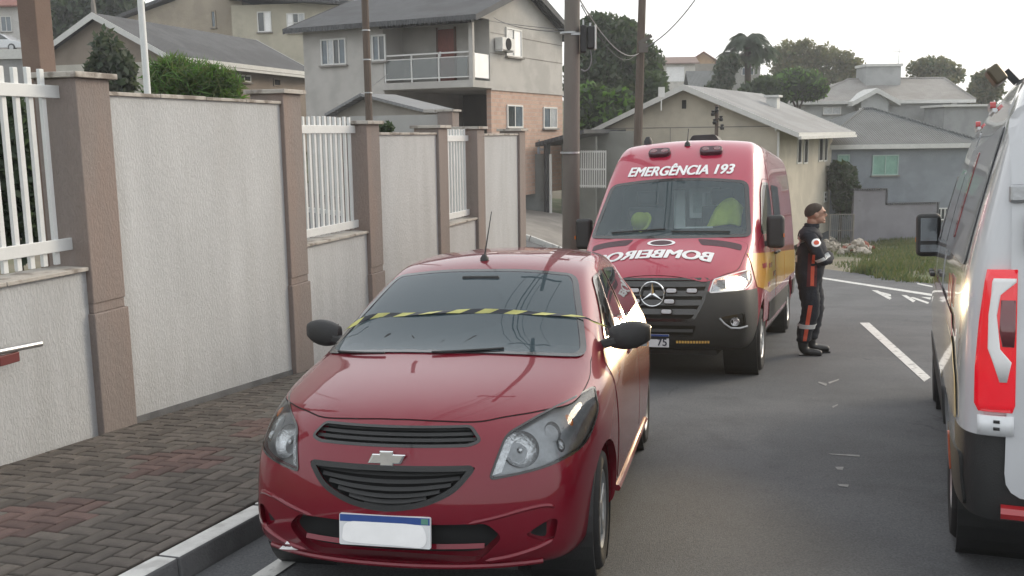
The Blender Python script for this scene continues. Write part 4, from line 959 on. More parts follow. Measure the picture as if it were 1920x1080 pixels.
# ------------------------------------------------------------------ trees, shrubs, grass
rng = np.random.default_rng(11)
def leafm(name, c, t=.35):
    if name in MATS: return MATS[name]
    m = pm(name, c, .65, .3, 1.2, 0, spec=.3); nt = m.node_tree; L = nt.links; b = nt.nodes['Principled BSDF']; o = nt.nodes['Material Output']
    tr = nd(nt, 'ShaderNodeBsdfTranslucent'); tr.inputs[0].default_value = (c[0] * 1.5, c[1] * 1.6, c[2] * .9, 1)
    mx = nd(nt, 'ShaderNodeMixShader'); mx.inputs[0].default_value = t; L.new(b.outputs[0], mx.inputs[1]); L.new(tr.outputs[0], mx.inputs[2]); L.new(mx.outputs[0], o.inputs['Surface']); return m
m_bark = pm('bark', (.075, .058, .045), .95, .3, 6, .6, 30)
def leaves(name, blobs, n, size, mats, parent, aspect=.5, droop=0., up=.3, hollow=.35, long=1.0):
    w = np.array([b[1][0] * b[1][1] * b[1][2] for b in blobs]) ** (2 / 3.); w /= w.sum(); idx = rng.choice(len(blobs), n, p=w)
    c = np.array([b[0] for b in blobs])[idx]; r = np.array([b[1] for b in blobs])[idx]
    d = rng.normal(size=(n, 3)); d /= np.linalg.norm(d, axis=1, keepdims=True)
    rad = (hollow + (1.05 - hollow) * rng.random(n) ** .6)[:, None]
    # sub-clumps: bunch the leaves for light and dark masses
    k = 14; cd_ = rng.normal(size=(len(blobs), k, 3)); cd_ /= np.linalg.norm(cd_, axis=2, keepdims=True); pick = cd_[idx, rng.integers(0, k, n)]
    d = d * .62 + pick * .75; d /= np.linalg.norm(d, axis=1, keepdims=True)
    p = c + d * r * rad * (0.9 + .2 * rng.random((n, 1)))
    a = rng.normal(size=(n, 3)) + d * .5; a[:, 2] += up - droop * 2; a /= np.linalg.norm(a, axis=1, keepdims=True)
    b = np.cross(a, rng.normal(size=(n, 3))); b /= np.linalg.norm(b, axis=1, keepdims=True)
    s = (size * (.6 + .8 * rng.random(n)))[:, None]; sa_ = s * long
    v = np.concatenate([p - a * sa_, p + b * s * aspect, p + a * sa_, p - b * s * aspect], axis=1).reshape(-1, 3)
    me = bpy.data.meshes.new(name); me.vertices.add(4 * n); me.vertices.foreach_set('co', v.ravel()); me.loops.add(4 * n); me.loops.foreach_set('vertex_index', np.arange(4 * n, dtype=np.int32))
    me.polygons.add(n); me.polygons.foreach_set('loop_start', np.arange(0, 4 * n, 4, dtype=np.int32)); me.polygons.foreach_set('loop_total', np.full(n, 4, dtype=np.int32))
    me.update(calc_edges=True); me.polygons.foreach_set('material_index', rng.integers(0, len(mats), n).astype(np.int32)); 
    return link(name, me, mats, parent)
G1 = leafm('leaf_dark', (.045, .066, .042)); G2 = leafm('leaf_mid', (.062, .092, .048)); G3 = leafm('leaf_light', (.10, .12, .05)); G4 = leafm('leaf_olive', (.12, .12, .065)); G5 = leafm('leaf_grey', (.082, .096, .074)); G6 = leafm('leaf_fresh', (.095, .18, .05)); G7 = leafm('leaf_yellow', (.16, .15, .075))
def tree(name, base, blobs, label, n, size, mats, trunk=.18, group=None, cat='tree', crown='crown', limbs=True, **k):
    e = empty(name, loc=base); tag(e, label, cat, group); b = Vector(base)
    bl = [((Vector(c) - b)[:], r) for c, r in blobs]
    leaves(crown, bl, n, size, mats, e, **k)
    mb = MB(); top = Vector(bl[0][0]); m = Vector((top.x * .35, top.y * .35, top.z * .45))
    mb.tube([(0, 0, -.3), (m.x * .4, m.y * .4, m.z * .5), m, top], [trunk, trunk * .85, trunk * .7, trunk * .3], 8)
    if limbs:
        for c, r in bl[1:]:
            c = Vector(c); s = m.lerp(top, random.uniform(.0, .6)); mid = s.lerp(c, .5) + Vector((0, 0, .1 * (c - s).length)); mb.tube([s, mid, c], [trunk * .5, trunk * .35, trunk * .12], 6)
    mb.build('trunk', m_bark, e, smooth=True); return e
def blob(px, py, Y, rx, ry=None, rz=None, dY=0):       # radii in photograph pixels
    s = Y / F_PX; ry = ry or rx; c = at(px, py, Y + dY); return (c, (rx * s, (rz or rx) * s, ry * s))
def root(px, Y, lift=0):
    c = at(px, 250, Y); return Vector((c.x, c.y, terrain(c.x, c.y) + lift))
# big dark tree behind the poles
tree('dark_tree', root(1150, 52), [blob(1140, 95, 52, 62, 60), blob(1185, 130, 53, 55, 60), blob(1110, 150, 51, 50, 70), blob(1205, 165, 53, 42, 55), blob(1150, 190, 52, 60, 50), blob(1120, 60, 52, 36, 30), blob(1165, 75, 52, 38, 36)], 'big dark evergreen tree between the two utility poles', 22000, .20, [G1, G1, G2, G5], .35)
tree('round_shrub', root(1120, 45), [blob(1112, 195, 45, 34, 34), blob(1100, 215, 45, 30, 30), blob(1160, 200, 45.5, 36, 30), blob(1135, 220, 45, 40, 24)], 'leafy green shrubs below the big dark tree', 4500, .22, [G2, G6, G1], .12, cat='shrub', crown='foliage')
tree('yard_tree', root(1215, 50), [blob(1222, 180, 50, 26, 40), blob(1205, 215, 50, 30, 24), blob(1232, 205, 50, 18, 20)], 'dark tree behind the thin utility pole', 2600, .25, [G1, G2], .14)
# tall palm-like tree
e = empty('palm_tree', loc=root(1400, 70)); tag(e, 'tall ragged palm with drooping fronds on the skyline', 'tree'); b = root(1400, 70)
def palm_crown(px, py, spread, nf, seed):
    rr = random.Random(seed); c = at(px, py, 70) - b; mb = MB()
    for i in range(nf):
        t = rr.uniform(0, 2 * math.pi); L = spread * rr.uniform(.7, 1.15); up = rr.uniform(-.1, 1.0); d = Vector((math.cos(t), math.sin(t), 0)); P = []
        for j in range(7):
            s = j / 6; P.append(c + d * L * s * (1 - .12 * s) + Z * (L * (up * s - (.75 + up * .35) * s * s)))
        for j in range(6):
            for m in range(5):
                q = P[j].lerp(P[j + 1], m / 5); w = L * .30 * math.sin(math.pi * min(.95, (j + m / 5) / 6 + .12)); sdv = d.cross(Z).normalized()
                for sg in (-1, 1):
                    tip = q + sdv * sg * w + d * w * .5 - Z * w * rr.uniform(.4, .9); e1 = (P[j + 1] - P[j]).normalized() * .09; mb.quad(q - e1, q + e1, tip)
        mb.tube(P, [.05, .045, .04, .035, .03, .02, .01], 4)
    return mb
palm_crown(1402, 72, 2.4, 30, 1).build('crown', [G1], e); palm_crown(1384, 108, 2.1, 18, 5).build('fronds', [G5], e); palm_crown(1426, 98, 2.1, 18, 6).build('fronds', [G2], e)
t1 = at(1402, 72, 70) - b; mb = MB(); mb.tube([(0, 0, -.5), t1 * .5 + Vector((.1, 0, 0)), t1], [.32, .26, .2], 8); mb.build('trunk', m_bark, e, smooth=True)
tree('drooping_tree', root(1358, 68), [blob(1358, 142, 68, 20, 32), blob(1346, 168, 68, 22, 18), blob(1374, 118, 68, 13, 18)], 'dark drooping tree just left of the tall palm', 2200, .20, [G1, G5], .2, droop=.6, hollow=.1)
tree('round_bush', root(1498, 62), [blob(1495, 158, 62, 44, 28), blob(1520, 165, 62, 28, 22), blob(1470, 165, 62, 26, 22)], 'rounded mid-green bush above the beige roof', 4200, .22, [G2, G1, G6], .15, cat='bush', crown='foliage')
tree('hedge_bush', root(1430, 60), [blob(1435, 165, 60, 24, 22), blob(1410, 172, 60, 22, 16), blob(1455, 185, 60, 22, 14)], 'low dark bush between the palm and the round bush', 2000, .22, [G1, G2], .12, cat='bush', crown='foliage')
for i, (px, bl) in enumerate([(1490, [(1480, 98, 28, 22), (1505, 92, 24, 18), (1460, 118, 20, 26), (1490, 130, 30, 24), (1515, 120, 20, 22)]), (1555, [(1548, 106, 30, 22), (1578, 116, 26, 22), (1530, 102, 20, 14), (1545, 140, 32, 24), (1575, 150, 30, 22)]), (1600, [(1596, 128, 24, 22), (1612, 140, 18, 20), (1582, 150, 24, 20), (1606, 162, 24, 18)])]):
    tree('skyline_tree', root(px, 92), [blob(a, b_, 92, c, d) for a, b_, c, d in bl], ['airy olive tree on the skyline right of the palm', 'airy olive tree in the middle of the skyline row', 'denser olive tree beside the chimney tower'][i], 3600, .19, [G4, G4, G7, G3], .16, 'airy trees on the skyline', hollow=.05)
tree('backlit_tree', root(1750, 88), [blob(1750, 128, 88, 34, 20), blob(1722, 132, 88, 24, 18), blob(1785, 135, 88, 22, 18), blob(1755, 150, 88, 44, 14)], 'dark broad tree behind the hillside house roof', 3800, .22, [G2, G4, G4], .25, hollow=.1)
tree('roadside_tree', root(1850, 76), [blob(1852, 150, 76, 28, 20), blob(1835, 180, 76, 22, 26), blob(1862, 175, 76, 20, 22), blob(1845, 210, 76, 26, 20)], 'olive tree between the hillside house and the white van', 3600, .21, [G2, G4, G4], .22, hollow=.1)
tree('plot_shrub', root(1583, 46), [blob(1580, 340, 46, 24, 34), blob(1588, 370, 46, 26, 32), blob(1572, 320, 46, 16, 20)], 'dense dark shrub against the corner of the beige house', 3600, .16, [G1, G2, G5], .1, cat='shrub', crown='foliage')
# left-hand greenery
tree('slope_tree', root(150, 66), [blob(150, 25, 66, 60, 46), blob(215, 10, 66, 50, 40), blob(120, 65, 66, 40, 34), blob(240, 35, 66, 40, 34), blob(185, 60, 66, 46, 24)], 'dense green trees on the slope behind the dark-roofed house', 14000, .28, [G1, G2, G2, G5], .35)
tree('grey_shrub', root(205, 24), [blob(205, 105, 24, 30, 46), blob(185, 140, 24, 24, 30), blob(228, 130, 24, 26, 34), blob(215, 160, 24, 40, 20)], 'thin grey-green shrub before the white-edged gable', 2600, .11, [G5, G1, G5], .07, cat='shrub', crown='foliage', hollow=.1)
tree('feathery_bush', root(370, 13.5), [blob(360, 150, 13.5, 70, 34), blob(320, 140, 13.5, 45, 30), blob(410, 158, 13.5, 42, 26), blob(335, 175, 13.5, 60, 26), blob(390, 180, 13.5, 60, 20), blob(330, 120, 13.6, 24, 14)], 'feathery bright green bush showing over the long wall panel', 9000, .085, [G6, G2, G6, G3], .05, cat='bush', crown='foliage', aspect=.10, droop=.1, long=1.4, hollow=.1)
tree('garden_plant', root(720, 17), [blob(720, 240, 17, 17, 11), blob(708, 246, 17, 12, 9)], 'small round plant peeping over the second wall panel', 700, .05, [G2, G1], .03, cat='plant', crown='foliage')
tree('yard_shrub', root(20, 9.5), [blob(15, 300, 9.5, 55, 130), blob(-30, 360, 9.5, 60, 110), blob(45, 400, 9.5, 30, 80)], 'dark shrub behind the white railing at the left edge', 4200, .075, [G1, G1, G2], .04, cat='shrub', crown='foliage')
# grass and weeds on the plot
def tufts(name, spots, label=None):
    V = []; F_ = []
    for (x, y, h, r, n) in spots:
        for i in range(n):
            t = random.uniform(0, 6.283); d = r * math.sqrt(random.random()); bx, by = x + d * math.cos(t), y + d * math.sin(t); bz = terrain(bx, by) - .06
            ln = h * random.uniform(.5, 1.1); a2 = random.uniform(0, 6.283); lean = random.uniform(.1, .6) * ln; w = .012 + .01 * random.random()
            k = len(V); px_, py_ = math.cos(a2 + 1.57) * w, math.sin(a2 + 1.57) * w
            V += [(bx - px_, by - py_, bz), (bx + px_, by + py_, bz), (bx + math.cos(a2) * lean * .4 + px_ * .6, by + math.sin(a2) * lean * .4 + py_ * .6, bz + ln * .65), (bx + math.cos(a2) * lean, by + math.sin(a2) * lean, bz + ln)]; F_ += [(k, k + 1, k + 2), (k, k + 2, k + 3)]
    me = bpy.data.meshes.new(name); me.from_pydata(V, [], F_); me.polygons.foreach_set('material_index', [random.randint(0, 2) for _ in F_]); return link(name, me, [G3, G4, G2])
sp_ = []
for i in range(900):
    px, py = random.uniform(1555, 1765), random.uniform(425, 512)
    if py > 470 + (px - 1560) * .21 + 30: continue
    w = max(0, min(1, (px - 1600) / 90)) * (1 - max(0, (py - 480) / 60)) + .15 + (py < 450) * .4
    if random.random() > w: continue
    q = on_ground(px, py); sp_.append((q.x, q.y, random.uniform(.08, .28), .5, 20))
for px, py, h, n in ((1640, 512, .38, 160), (1655, 515, .34, 140), (1625, 510, .28, 110), (1670, 520, .25, 120), (1690, 524, .2, 120), (1715, 527, .2, 120)):
    q = on_ground(px, py); sp_.append((q.x, q.y, h, .45, n))
gr = tufts('grass', sp_); tag(gr, 'tufts of weeds and grass on the vacant plot', 'grass', kind='stuff')
# ------------------------------------------------------------------ poles, cables, sign, rubble, far car
m_pole = pm('weathered_concrete', (.155, .14, .125), .92, .18, 2.2, .35, 50, c2=(.10, .088, .08), c2scale=1.2, c2amt=.6, stretch=(1, 1, .3))
m_wood = pm('old_timber', (.105, .080, .065), .95, .25, 5, .5, 40, stretch=(1, 1, .15))
m_blk = pm('black_plastic', (.014, .014, .015), .45, .1, 20, .15, 90)
m_zinc = pm('galvanised_steel', (.42, .43, .44), .42, .12, 8, .1, 60, metal=.85)
m_wire = pm('grey_cable', (.22, .22, .22), .6, .1, 4); m_wired = pm('dark_cable', (.02, .02, .02), .6, .1, 4)
def pole(name, px0, py0, px1, py1, Y, w0, w1, mat, label, h=9.5, n=14):
    top = at(px1, py1, Y); bot = at(px0, py0, Y); b = Vector((bot.x, bot.y, terrain(bot.x, bot.y) if abs(al(bot.x, bot.y)[1] + 4) > 1.3 else zroad(*al(bot.x, bot.y)) + .1))
    d = (top - b).normalized(); d = Vector((d.x * .8, d.y * .0, d.z)).normalized(); s = Y / F_PX; e = empty(name, loc=b); tag(e, label, 'utility pole')
    mb = MB(); mb.tube([(0, 0, -.3), d * (top - b).length, d * h], [w0 * s / 2, w1 * s / 2, w1 * s / 2 * .9], n); mb.build('shaft', mat, e, smooth=True); return e, b, d
pe, pb, pd = pole('concrete_pole', 1069, 440, 1074, 0, 13.0, 35, 28, m_pole, 'thick concrete utility pole between the wall end and the red ambulance', 11.0, n=18)
for py in (62, 286):
    zz = at(1072, py, 13.0).z - pb.z; r = .125
    mb = MB(); mb.lathe([(r, zz - .012), (r + .008, zz - .012), (r + .008, zz + .012), (r, zz + .012)], 18); mb.build('steel_band', m_zinc, pe)
# service box on an arm
bx = empty('pole_box', loc=at(1102, 72, 12.9)); tag(bx, 'black cable splice boxes with a loose lead on the concrete pole', 'box')
mb = MB(); mb.box(-.10, -.02, -.07, .07, -.19, .17); mb.build('casing', m_blk, bx, bevel=.02); mb = MB(); mb.box(-.01, .085, -.08, .08, -.14, .155); mb.build('casing', m_blk, bx, bevel=.02)
mb = MB(); mb.box(.086, .11, -.07, .07, -.15, .17); mb.build('white_cover', m_frame, bx, bevel=.008); mb = MB(); mb.bar((-.22, 0, .06), (-.05, 0, .06), .03); mb.build('bracket', m_zinc, bx)
mb = MB(); mb.tube(catmull([(.03, 0, -.13), (.05, 0, -.24), (.03, 0, -.36), (-.03, 0, -.42), (-.09, 0, -.40)], 5), .008, 6); mb.build('lead', m_wire, bx)
mb = MB(); mb.tube([(-.06, 0, .16), (-.06, 0, .24)], .012, 6); mb.tube([(.03, 0, .15), (.035, 0, .2)], .015, 6); mb.build('gland', m_zinc, bx)
p2, p2b, p2d = pole('slim_pole', 1190, 300, 1207, 0, 27, 18, 14, m_wood, 'slim leaning utility pole behind the red ambulance', 9.0, 10)
mb = MB(); q = at(1205, 82, 27) - p2b; mb.bar(q + Vector((-.14, -.15, 0)), q + Vector((.22, -.15, .2)), .1); mb.box(q.x - .12, q.x + .12, q.y - .22, q.y - .12, q.z - .25, q.z); mb.build('insulator_bracket', m_pole, p2)
p3, p3b, p3d = pole('timber_pole', 692, 215, 684, 0, 20, 14, 13, m_wood, 'dark timber pole in front of the balcony house', 8.5, 10)
for py in (57, 112, 174):
    zz = at(686, py, 20).z - p3b.z; k = zz / p3d.z; mb = MB(); mb.lathe([(.078, zz - .012), (.088, zz - .012), (.088, zz + .012), (.078, zz + .012)], 14, 'z', (p3d.x * k, p3d.y * k, 0)); mb.build('steel_band', m_zinc, p3)
p4, p4b, p4d = pole('flagpole', 278, 170, 263, 0, 12.0, 13, 12, m_wht, 'thin white metal pole rising behind the long wall panel', 7.0, 12); p4['category'] = 'pole'
# thin post with insulators in front of the beige gable
p5, p5b, p5d = pole('service_pole', 1344, 262, 1344, 205, 33, 7, 7, m_wood, 'short dark service post before the beige gable', 5.3, 8); p5['category'] = 'post'
for dx, py in ((-7, 212), (8, 222), (-4, 228), (10, 238), (0, 205)):
    q = at(1344 + dx, py, 32.9) - p5b; mb = MB(); mb.lathe([(.0, -.1), (.06, -.1), (.08, -.02), (.05, .03), (.07, .08), (0, .1)], 8, 'z', q); mb.bar(q, Vector((0, q.y, q.z)), .03); mb.build('insulator', m_blk, p5)
def cable(name, P, r, mat, label, sag=.0):
    A, B = P[0], P[-1]; pts = []
    if len(P) == 2:
        for i in range(17): t = i / 16; pts.append(A.lerp(B, t) - Z * sag * 4 * t * (1 - t))
    else: pts = catmull(P, 8)
    mb = MB(); mb.tube(pts, r, 6); o = mb.build(name, mat, smooth=True); tag(o, label, 'cable', 'overhead cables'); return o
cable('overhead_cable', [at(1204, 92, 27), at(1330, -40, 24)], .016, m_wire, 'pale cable climbing right from the slim pole into the sky', .25)
cable('overhead_cable', [at(1198, 100, 27), at(1076, -20, 13)], .010, m_wire, 'grey cable running from the slim pole up to the concrete pole', .35)
cable('overhead_cable', [at(1190, 104, 27), at(1090, 10, 13.0)], .008, m_wired, 'dark lower cable between slim and concrete poles', .35)
cable('overhead_cable', [at(926, 33, 33), at(1062, 60, 13.0)], .008, m_wired, 'dark cable from the balcony house eave to the concrete pole', .1)
cable('overhead_cable', [at(912, 38, 33), at(1062, 56, 13.0)], .006, m_wired, 'thin second cable above it from the eave to the concrete pole', .02)
cable('overhead_cable', [at(726, 140, 33.5), at(632, 210, 27)], .012, m_wire, 'pale drainpipe-like cable sloping down to the shed', .0)
# crossarm and street cables above the picture, mirrored in the windscreen
mb = MB(); mb.bar(Vector((-.9, .3, 9.6)), Vector((.9, -.3, 9.6)), .10, .12); mb.build('crossarm', m_wood, pe)
for i, (dx, z) in enumerate(((-.8, 9.75), (0, 9.8), (.8, 9.75), (.15, 8.2), (.15, 7.6))):
    A_ = pb + pd * z + Vector((dx, -dx / 3, 0)); B_ = pt(-26, -3.6 + dx, z + 1.2); mb = MB(); mb.tube([A_.lerp(B_, t / 16) - Z * 2.0 * (t / 16) * (1 - t / 16) - pb for t in range(17)], .014 if z > 9 else .022, 6); mb.build('street_cable', m_wired, pe, smooth=True)
# antenna dish on the beige gable
mb = MB(); q = at(1240, 178, 37.5); mb.tube([(0, 0, -.6), (0, 0, 0)], .025, 6); mb.box(-.12, .12, -.08, .02, -.1, .3); o = mb.build('roof_antenna', m_frame); o.location = q; tag(o, 'small white antenna on the left slope of the beige roof', 'antenna')
# street-name sign
sp0 = on_ground(1012, 400); e = empty('street_sign', loc=sp0); tag(e, 'thin grey street-name post with a small pale blue plate', 'street sign'); s = sp0.y / F_PX
tp = at(1011, 262, sp0.y); mb = MB(); mb.tube([(0, 0, -.3), (tp.x - sp0.x, 0, tp.z - sp0.z)], .035, 8); mb.build('post', m_zinc, e)
q = at(1003, 281, sp0.y) - sp0; mb = MB(); mb.box(q.x - 9 * s, q.x + 9 * s, -.03, .0, q.z - 7 * s, q.z + 5 * s); mb.build('plate', pm('pale_blue_plate', (.42, .47, .56), .5, .1, 6), e)
q = at(1022, 280, sp0.y) - sp0; mb = MB(); mb.box(q.x - 11 * s, q.x + 10 * s, -.05, -.02, q.z - 2 * s, q.z + 2.0 * s); mb.build('plate', m_zinc, e)
q0 = on_ground(1022, 396); e = empty('drain_bracket', loc=q0); tag(e, 'small rusty utility stub on the far pavement', 'stub'); s = q0.y / F_PX
mb = MB(); mb.box(-9 * s, 9 * s, -.1, .1, 0.1, .2); mb.build('cover', m_rdark, e); mb = MB(); mb.box(-.05, .05, -.05, .05, -.3, .1); mb.build('stem', m_rdark, e)
# a dark car parked up the side street
m_carp = pm('dark_car_paint', (.03, .028, .03), .25, .05, 3, coat=1.)
# rubble heap on the plot: pieces of broken masonry
m_rub = pm('pale_rubble', (.40, .36, .31), .95, .2, 6, .4, 30); m_rubr = pm('brick_rubble', (.26, .10, .07), .95, .2, 6, .4, 30)
def chunk(seed, sx):
    rr = random.Random(seed); bm = bmesh.new(); bmesh.ops.create_icosphere(bm, subdivisions=1, radius=sx)
    for v in bm.verts: v.co = Vector((v.co.x * rr.uniform(.6, 1.3), v.co.y * rr.uniform(.5, 1.1), v.co.z * rr.uniform(.3, .8)))
    me = bpy.data.meshes.new('rubble_piece'); bm.to_mesh(me); bm.free(); return me
heap = empty('rubble_heap', loc=on_ground(1605, 474)); tag(heap, 'pile of broken masonry on the weedy plot right of the person', 'rubble'); hb = heap.location.copy()
heap2 = empty('rubble_heap', loc=on_ground(1563, 464)); tag(heap2, 'white rubble pile close behind the person', 'rubble'); hb2 = heap2.location.copy()
ck = [chunk(i, .16) for i in range(6)]
for i in range(70):
    px = random.gauss(1605, 16); px = min(max(px, 1575), 1645); q = on_ground(px, random.uniform(466, 478)); h = max(0, .42 - abs(px - 1610) * .012) * random.random()
    me = ck[i % 6]; o = bpy.data.objects.new('rubble_piece', me); col.objects.link(o); o.parent = heap; o.location = q - hb + Vector((0, 0, h + .05)); o.rotation_euler = (random.random(), random.random(), random.random() * 6); s = random.uniform(.5, 1.5); o.scale = (s, s, s)
    o.data.materials.clear() if False else None
for i, me in enumerate(ck): me.materials.append(m_rubr if i == 2 else m_rub)
for i in range(36):
    px = random.uniform(1547, 1578); q = on_ground(px, random.uniform(458, 472)); h = max(0, .5 - abs(px - 1556) * .03) * random.random()
    o = bpy.data.objects.new('rubble_piece', ck[(i % 2) * 3]); col.objects.link(o); o.parent = heap2; o.location = q - hb2 + Vector((0, 0, h + .05)); o.rotation_euler = (random.random(), random.random(), random.random() * 6); s = random.uniform(.4, 1.1); o.scale = (s, s, s)
# mesh fence at the back of the plot
fe0 = at(1556, 430, 43.5); fe1 = at(1600, 430, 43.5); e = empty('plot_fence', loc=(fe0.x, fe0.y, terrain(fe0.x, fe0.y))); tag(e, 'pale wire fence panel at the back corner of the plot', 'fence')
L = fe1.x - fe0.x; zt = at(1575, 402, 43.5).z - e.location.z
for x in (0, L): mb = MB(); mb.bar((x, 0, -.2), (x, 0, zt), .06); mb.build('post', m_conc, e)
for z in (zt, zt * .5): mb = MB(); mb.bar((0, 0, z), (L, 0, z), .035); mb.build('rail', m_conc, e)
for i in range(1, 12): mb = MB(); mb.bar((L * i / 12, 0, 0), (L * i / 12, 0, zt), .012); mb.build('wire', m_zinc, e)
# silver car on the terrace
b = at(5, 92, 74); e = empty('parked_car', Matrix.Translation((b.x, b.y, TERR)) @ Matrix.Rotation(R(-6), 4, 'Z')); tag(e, 'silver compact car parked on the terrace at top left', 'car')
m_sil = pm('silver_paint', (.50, .52, .54), .3, .04, 3, metal=.5, coat=1.)
prof = [(2.05, .25), (2.1, .5), (2.0, .68), (1.2, .86), (.45, 1.30), (-.1, 1.42), (-1.1, 1.40), (-1.7, 1.0), (-1.95, .9), (-2.0, .3)]
mb = MB(); low = [(2.05, .25), (2.1, .5), (2.0, .68), (1.15, .88), (-1.75, .95), (-1.95, .9), (-2.0, .3)]; mb.prism(rnd(low, .12), -.8, .8, 'y'); mb.build('body', m_sil, e, smooth=True, bevel=.06)
mb = MB(); top = [(1.15, .86), (.42, 1.32), (-.1, 1.42), (-1.1, 1.40), (-1.72, .93)]; mb.prism(rnd(top, .08), -.68, .68, 'y'); mb.build('cabin', m_sil, e, smooth=True, bevel=.05)
for q in ([(.95, .92), (.38, 1.28), (.0, 1.34), (.0, .93)], [(-.08, .93), (-.08, 1.34), (-1.0, 1.33), (-1.2, .95)]):
    mb = MB(); mb.prism(rnd(q, .05), -.70, -.66, 'y'); mb.build('side_window', m_pane, e)
for x in (1.25, -1.25):
    mb = MB(); mb.lathe([(.0, -.84), (.2, -.84), (.29, -.83), (.30, -.8), (.30, -.62), (0, -.62)], 20, 'y', (x, 0, .3)); mb.build('wheel', m_blk, e)
    mb = MB(); mb.lathe([(.0, -.85), (.17, -.85), (.19, -.835)], 16, 'y', (x, 0, .3)); mb.build('hubcap', m_zinc, e)
# ------------------------------------------------------------------ vehicles: shared pieces
def vframe(a, l, yaw, sgn):
    h = (UA * math.cos(yaw) + VA * math.sin(yaw)) * sgn; hx = Vector((h.x, h.y, -SL * h.dot(UA) + CS * h.dot(VA))).normalized(); n = nrm3; y = n.cross(hx); o = pt(a, l)
    return Matrix(((hx.x, y.x, n.x, o.x), (hx.y, y.y, n.y, o.y), (hx.z, y.z, n.z, o.z), (0, 0, 0, 1)))
m_tyre = pm('tyre_rubber', (.016, .016, .017), .85, .15, 12, .2, 120)
m_glsw = glass('windscreen_glass', (.50, .58, .60), .008, 1.5, (.13, .19, .225), .28)  # bluish film paints in the sky mirrored by the pane
m_glsd = glass('tinted_side_glass', (.16, .18, .19), .008, 1.25, (.03, .035, .04), .25)
m_lens = glass('clear_lens', (.93, .95, .96), .01, 1.0)
m_chr = pm('chrome', (.78, .79, .80), .08, 0, 1, metal=1.)
m_refl = pm('lamp_reflector', (.55, .56, .57), .24, .25, 60, .35, 90, metal=.9)
m_blkg = pm('gloss_black_trim', (.012, .012, .013), .18, .05, 5, coat=.6)
m_trim = pm('grey_black_plastic', (.020, .021, .022), .55, .12, 12, .18, 160)
m_gap = pm('panel_gap', (.006, .005, .005), .9, 0, 1)
m_amber = pm('amber_lens', (.75, .20, .02), .15, .1, 20, coat=1.)
m_plate = pm('number_plate', (.72, .73, .74), .4, .06, 10); m_pblue = pm('plate_blue', (.025, .07, .26), .4, .06, 10); m_pgrn = pm('plate_green', (.10, .26, .20), .4, .05, 10); m_ptxt = pm('plate_letters', (.015, .02, .05), .5, .05, 10); m_pwht = pm('plate_white', (.93, .93, .93), .4, .05, 10)
def wheel(name, x, y, z, r, w, side, parent, spokes=5, rimr=.62, hub=m_zinc, cover=False, turn=0.):
    """a wheel with tyre, rim, spokes; side = +1 for the car's left"""
    e = empty(name); e.parent = parent; e.matrix_local = Matrix.Translation((x, y, z)) @ Matrix.Rotation(turn, 4, 'Z'); s = side; o = w / 2
    P = [(r * rimr, -o * .9), (r * .93, -o), (r * .985, -o * .8), (r, -o * .4), (r, o * .4), (r * .985, o * .8), (r * .93, o), (r * .80, o * 1.02), (r * rimr * 1.04, o * .9), (r * rimr, o * .75), (r * rimr, -o * .8)]
    mb = MB(); mb.lathe([(a, b * s) for a, b in P], 40, 'y'); mb.build('tyre', m_tyre, e, smooth=True, sharp=50)
    mb = MB(); R0 = r * rimr
    mb.lathe([(R0 * .99, -o * s * .7), (R0 * .99, o * s * .78), (R0 * 1.03, o * s * .9), (R0 * 1.0, o * s * .93), (R0 * .93, o * s * .82), (R0 * .90, o * s * .2), (R0 * .3, o * s * .1), (0, o * s * .1)], 40, 'y'); mb.build('rim', hub, e, smooth=True, sharp=40)
    mb = MB()
    for k in range(spokes):
        t = 2 * math.pi * k / spokes + .3
        for dt in ((-.16, .16) if not cover else (-.09, .09)):
            a0 = t + dt * .5; a1 = t + dt * 1.25
            p0 = Vector((math.cos(a0) * R0 * .2, o * s * .74, math.sin(a0) * R0 * .2)); p1 = Vector((math.cos(a1) * R0 * .95, o * s * .76, math.sin(a1) * R0 * .95)); mb.bar(p0, p1, R0 * .13, R0 * .10, up=Vector((0, 1, 0)))
    mb.lathe([(R0 * .26, o * s * .5), (R0 * .26, o * s * .82), (R0 * .18, o * s * .9), (0, o * s * .92)], 20, 'y'); mb.build('spokes', hub, e, bevel=.004)
    return e
def mirror_pair(poly): return [(-a, b) for a, b in reversed(poly)]

# ------------------------------------------------------------------ red hatchback
m_red = pm('cherry_metallic_paint', (.165, .0018, .014), .42, .03, 3, metal=.22, coat=1., coat_rough=.025, spec=.15)
car = empty('red_hatchback', vframe(4.163, -1.715, -.0884, -1)); tag(car, 'cherry red hatchback parked at the kerb with striped tape round its windscreen', 'car')
corner = [(.50, .70, .198), (.545, .748, .255), (.548, .758, .38), (.535, .757, .52), (.49, .76, .65), (.40, .745, .765), (.285, .725, .845), (.02, .72, .925), (-.275, .722, .988), (-.50, .69, 1.115), (-.755, .638, 1.25), (-1.0, .582, 1.365), (-1.14, .555, 1.405)]
cxx = [.70, .80, .835, .83, .80, .735, .62, .30, -.10, -.36, -.63, -.90, -1.03]
czz = [.205, .262, .38, .52, .66, .80, .885, .965, 1.02, 1.14, 1.275, 1.39, 1.43]
syy = [.80, .828, .838, .846, .848, .838, .825, .80, .765, .722, .667, .602, .553]
szz = [.20, .26, .38, .52, .66, .80, .875, .935, .985, 1.115, 1.25, 1.37, 1.415]
tail = [-2.92, -3.0, -3.04, -3.04, -3.02, -2.99, -2.97, -2.94, -2.90, -2.84, -2.77, -2.68, -2.58]
tly = [.56, .64, .68, .70, .70, .69, .68, .67, .65, .60, .55, .50, .46]
